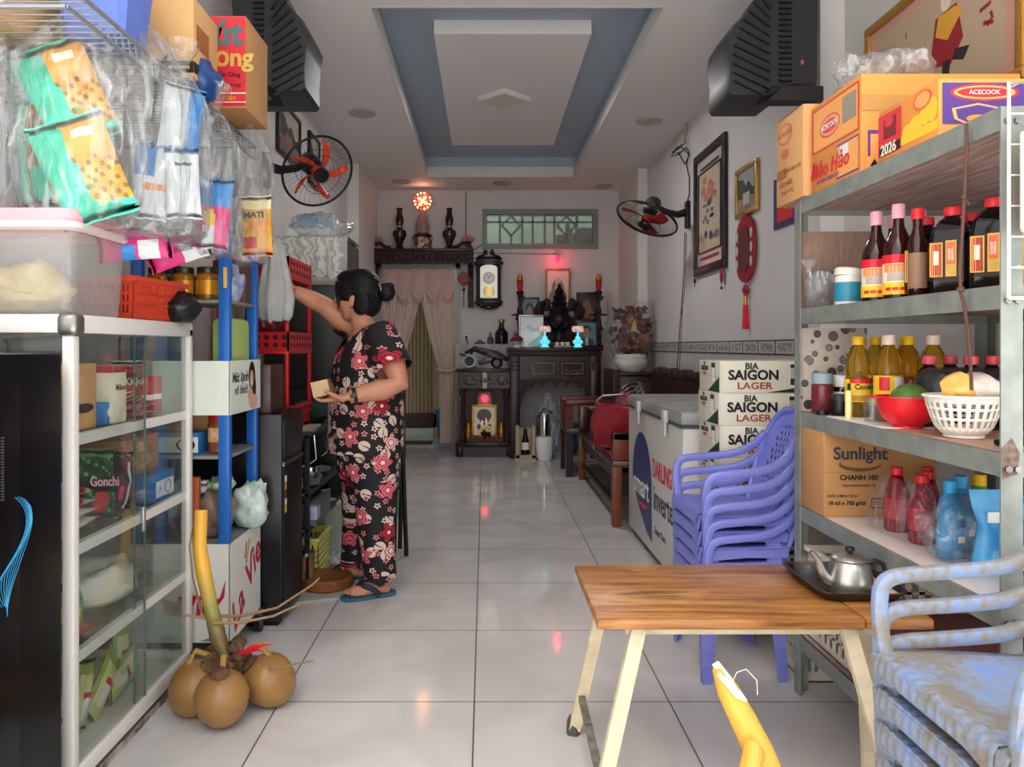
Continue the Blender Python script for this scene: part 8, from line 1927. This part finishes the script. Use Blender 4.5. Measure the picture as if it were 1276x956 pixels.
# ---- floral cloth
n = NT('floral_cloth'); tc = n.n('TexCoord'); sp = n.n('SeparateXYZ'); n.l(tc.outputs['Object'], sp.inputs[0])
hx = n.math('MULTIPLY', n.math('ARCTAN2', n.math('ADD', sp.outputs[0], .0), n.math('MULTIPLY', sp.outputs[1], -1.)), .175)
def layer(scale, off, rnd=.75):
    cb = n.n('CombineXYZ'); n.l(n.math('ADD', n.math('MULTIPLY', hx, scale), off), cb.inputs[0]); n.l(n.math('ADD', n.math('MULTIPLY', sp.outputs[2], scale), off*1.7), cb.inputs[1])
    vo = n.n('TexVoronoi', i_Scale=1., i_Randomness=rnd); vo.voronoi_dimensions = '2D'; n.l(cb.outputs[0], vo.inputs['Vector'])
    vs = n.n('VectorMath', operation='SUBTRACT'); n.l(cb.outputs[0], vs.inputs[0]); n.l(vo.outputs['Position'], vs.inputs[1])
    s2 = n.n('SeparateXYZ'); n.l(vs.outputs[0], s2.inputs[0]); cs = n.n('SeparateColor'); n.l(vo.outputs['Color'], cs.inputs[0])
    ang = n.math('ARCTAN2', s2.outputs[1], s2.outputs[0]); return vo.outputs['Distance'], ang, cs.outputs[0], cs.outputs[1], cs.outputs[2]
def petals(ang, rnd_, k, amp): return n.math('ADD', 1-amp, n.math('MULTIPLY', n.math('COSINE', n.math('MULTIPLY', n.math('ADD', ang, n.math('MULTIPLY', rnd_, 6.28)), k)), amp))
BLK = lin('#0c0a0c'); col = BLK
# leaves: pale lanceolate sprays
d, a, r1, r2, r3 = layer(9.5, 3.3)
q = petals(a, r2, 1.5, .62); leaf = n.math('LESS_THAN', d, n.math('MULTIPLY', q, .46)); leaf = n.math('MULTIPLY', leaf, n.math('GREATER_THAN', n.math('ABSOLUTE', n.math('SINE', n.math('MULTIPLY', n.math('ADD', a, n.math('MULTIPLY', r2, 6.28)), 1.5))), .10)); leaf = n.math('MULTIPLY', leaf, n.math('LESS_THAN', r1, .8))
col = n.mix(leaf, col, lin('#d6bfae'))
# small flowers
d, a, r1, r2, r3 = layer(21., 9.1)
fl_ = n.math('LESS_THAN', d, n.math('MULTIPLY', petals(a, r2, 5, .25), .30)); fl_ = n.math('MULTIPLY', fl_, n.math('LESS_THAN', r1, .75))
c1_ = n.mix(n.math('GREATER_THAN', r3, .5), lin('#c97f86'), lin('#d9c0b4')); c1_ = n.mix(n.math('LESS_THAN', d, .1), c1_, lin('#6d1420')); col = n.mix(fl_, col, c1_)
# big blooms: red, pink, white with ringed petals
d, a, r1, r2, r3 = layer(8.3, 0.4)
fb = n.math('LESS_THAN', d, n.math('MULTIPLY', petals(a, r2, 5, .2), .36)); fb = n.math('MULTIPLY', fb, n.math('LESS_THAN', r1, .9))
cb_ = n.mix(n.math('GREATER_THAN', r3, .38), lin('#b01c30'), lin('#d4707c')); cb_ = n.mix(n.math('GREATER_THAN', r3, .72), cb_, lin('#dcc4b6'))
rg_ = n.math('GREATER_THAN', n.math('SINE', n.math('ADD', n.math('MULTIPLY', d, 62), n.math('MULTIPLY', n.math('COSINE', n.math('MULTIPLY', a, 5)), 1.2))), .35)
inner = n.mix(n.math('GREATER_THAN', r3, .38), lin('#5c0d18'), lin('#a81c2e')); cb_ = n.mix(rg_, cb_, inner); cb_ = n.mix(n.math('LESS_THAN', d, .06), cb_, lin('#f0d8c8'))
col = n.mix(fb, col, cb_)
n.l(col, n.b.inputs['Base Color']); n.b.inputs['Roughness'].default_value = .75
FLO = n.m
# ---- blouse
b = MB()
bl = [(.60, .195, .17), (.66, .198, .172), (.75, .192, .172), (.85, .182, .168), (.95, .175, .155), (1.02, .178, .15), (1.08, .172, .125), (1.13, .155, .098), (1.17, .12, .08), (1.195, .08, .07)]
b.rings([ell(V((0, 0, z))+fv*.008, w_, d_, 36) for z, w_, d_ in bl])
b.tube([V((.03, -.06, 1.12)), shL+V((0, 0, .002)), shL*.62+elL*.38, shL*.3+elL*.7+V((.002, -.002, 0)), shL*.1+elL*.9], [.07, .078, .078, .082, .084], 20)
b.tube([V((-.02, .05, 1.12)), shR, shR*.6+elR*.4, shR*.35+elR*.65], [.07, .074, .07, .07], 18)
for v in b.bm.verts: v.co += V((noise.noise(v.co*9), noise.noise(v.co*9+V((5, 0, 0))), 0))*.006
axL = (elL-shL).normalized(); axR = (elR-shR).normalized()
def cutb(p):
    if p.z < .615: return True
    if (p-shL).dot(axL) > (elL-shL).length*.70 and (p-shL).dot(lv) > -.06 and p.z < 1.08 and p.x > .05 and (p-(shL+axL*(p-shL).dot(axL))).length < .1: return True
    if (p-shR).dot(axR) > (elR-shR).length*.5 and p.z > 1.17: return True
    q = p-V((-.012, 0, 0)); fr_, ls = q.dot(fv), q.dot(lv)
    if fr_ > -.03:
        wv = .095*min(1, max(0, (p.z-1.075)/.085))
        if p.z > 1.075 and abs(ls) < wv: return True
    if p.z > 1.168 and abs(ls) < .085: return True
    return False
bake(b, 'blouse', FLO, woman, .008, 5, cutb)
# ---- trousers
b = MB()
b.rings([ell(V((0, 0, z)), w_, d_, 32) for z, w_, d_ in ((.5, .165, .13), (.56, .178, .145), (.64, .18, .15), (.72, .17, .145))])
for h, k, a in ((hipL, knL, anL), (hipR, knR, anR)):
    b.tube([h+V((0, 0, .03)), (h+k)/2, k, k*.5+a*.5, a+V((.004, 0, .035)), a+V((.004, 0, .0))], [.112, .102, .085, .074, .072, .072], 20)
for v in b.bm.verts: v.co += V((noise.noise(v.co*V((14, 14, 5))), noise.noise(v.co*V((14, 14, 5))+V((5, 0, 0))), 0))*.007
bake(b, 'trousers', FLO, woman, .008, 5, lambda p: p.z < .068+.01*math.sin(p.x*60))
# ---- sandals
SOLE = mat('sandal_teal', '#2c5f74', .6); STR = mat('sandal_strap', '#232a33', .6)
for a, hd_, sg_ in ((anL, V((-.915, -.40, 0)), 1), (anR, V((-.98, -.15, 0)), -1)):
    hd_ = hd_.normalized(); side = V((hd_.y, -hd_.x, 0)); o = V((a.x, a.y, 0)); m = MB()
    prof = [(-.068, .012), (-.06, .028), (-.03, .036), (.02, .036), (.08, .042), (.125, .045), (.158, .036), (.175, .018)]
    out = [o+hd_*t+side*w_ for t, w_ in prof]+[o+hd_*t-side*w_ for t, w_ in reversed(prof)]
    m.rings([[p+V((0, 0, .001)) for p in out], [p+V((0, 0, .016)) for p in out]]); s_ = m.build('sandal_sole', SOLE, woman)
    m = MB(); 
    top = o+hd_*.105+side*(.012*sg_)+V((0, 0, .05))
    for s2 in (-1, 1): m.tube(flow([o+hd_*.015+side*(.042*s2)+V((0, 0, .012)), o+hd_*.045+side*(.04*s2)+V((0, 0, .045)), o+hd_*.08+side*(.028*s2)+V((0, 0, .058)), top]), .013, 10, flat=.35)
    m.tube([top, o+hd_*.125+side*(.012*sg_)+V((0, 0, .012))], [.006, .005], 8); m.build('strap', STR, s_)
# wrist watch band
ax = (elL-wrL).normalized(); wq = V((0, 0, 1)).rotation_difference(ax).to_matrix()
c0_ = wrL+ax*.022
m = MB(); m.lathe([(.031, -.009), (.033, -.007), (.033, .007), (.031, .009)], n=24, c=tuple(c0_), R=wq, cap0=False, cap1=False); m.box(tuple(c0_+V((0, -.033, .0))), (.02, .006, .018), None, .002); m.build('wristwatch', mat('watch_dark', '#3a3633', .3, .5), woman)
# ---- jar held on her palm
hp = V((BX, BY, 0))+wrL+dL.normalized()*.085
t = thing('held_jar', 'small amber jar with tan card held in her palm', 'jar', (hp.x-.005, hp.y+.012, hp.z+.012), .25)
MB().lathe([(.024, .004), (.026, .008), (.026, .05), (.02, .06)], n=20, R=RY(-.35).to_matrix(), c=(.012, .015, 0)).build('jar_body', mat('honey_held', '#8a5a20', .12, trans=.3), t)
MB().lathe([(.021, .058), (.022, .06), (.022, .075)], n=18, R=RY(-.35).to_matrix(), c=(.012, .015, 0)).build('lid', GOLD, t)
MB().box((-.035, -.02, .035), (.07, .004, .065), RY(-.22), .001).build('card', mat('tan_card', '#cfae86', .6), t)
# ================================================================ light and camera
w = bpy.data.worlds.new('daylight'); SC.world = w; w.use_nodes = True
nt = w.node_tree; bg = nt.nodes['Background']
sky = nt.nodes.new('ShaderNodeTexSky'); sky.sky_type = 'NISHITA'; sky.sun_elevation = math.radians(50); sky.sun_rotation = math.radians(200); sky.sun_disc = False; sky.air_density = 1.; sky.dust_density = 4.; sky.altitude = 0
mx = nt.nodes.new('ShaderNodeMix'); mx.data_type = 'RGBA'; mx.inputs[0].default_value = .75; mx.inputs[7].default_value = (.30, .295, .285, 1)
hs = nt.nodes.new('ShaderNodeVectorMath'); hs.operation = 'SCALE'; hs.inputs['Scale'].default_value = .1
nt.links.new(sky.outputs[0], hs.inputs[0]); nt.links.new(hs.outputs[0], mx.inputs[6]); nt.links.new(mx.outputs[2], bg.inputs[0])
bg.inputs[1].default_value = 6.6
S_ = bpy.data.lights.new('street_sun', 'SUN'); S_.energy = 42; S_.angle = .02; S_.color = (1, .985, .96)
o = bpy.data.objects.new('street_sun', S_); COL.objects.link(o); o.rotation_euler = (math.radians(-28), math.radians(10), 0)
# interior fill added below the unlit ceiling light, to brighten the room
L_ = bpy.data.lights.new('interior_fill', 'AREA'); L_.shape = 'SQUARE'; L_.size = .25; L_.energy = 19; L_.color = (1, .98, .96)
o = bpy.data.objects.new('interior_fill', L_); COL.objects.link(o); o.location = (.138, 5.5, 2.835)
cam = bpy.data.cameras.new('camera'); co = bpy.data.objects.new('camera', cam); COL.objects.link(co)
co.location = (0, 0, CH); co.rotation_euler = (PI/2, 0, 0)
cam.sensor_width = 36; cam.lens = F/1276*36; cam.shift_x = (638-VX)/1276; cam.shift_y = (VY-478)/1276
cam.clip_start = .05
SC.camera = co
fonts_to_mesh()
SC.view_settings.view_transform = 'Standard'; SC.view_settings.look = 'None'; SC.view_settings.gamma = 1; SC.view_settings.exposure = 0.; SC.view_settings.use_curve_mapping = False
SC.cycles.use_denoising = True; SC.cycles.max_bounces = 10; SC.cycles.diffuse_bounces = 5; SC.cycles.transparent_max_bounces = 24; SC.cycles.caustics_reflective = False; SC.cycles.caustics_refractive = False; SC.cycles.sample_clamp_indirect = 6
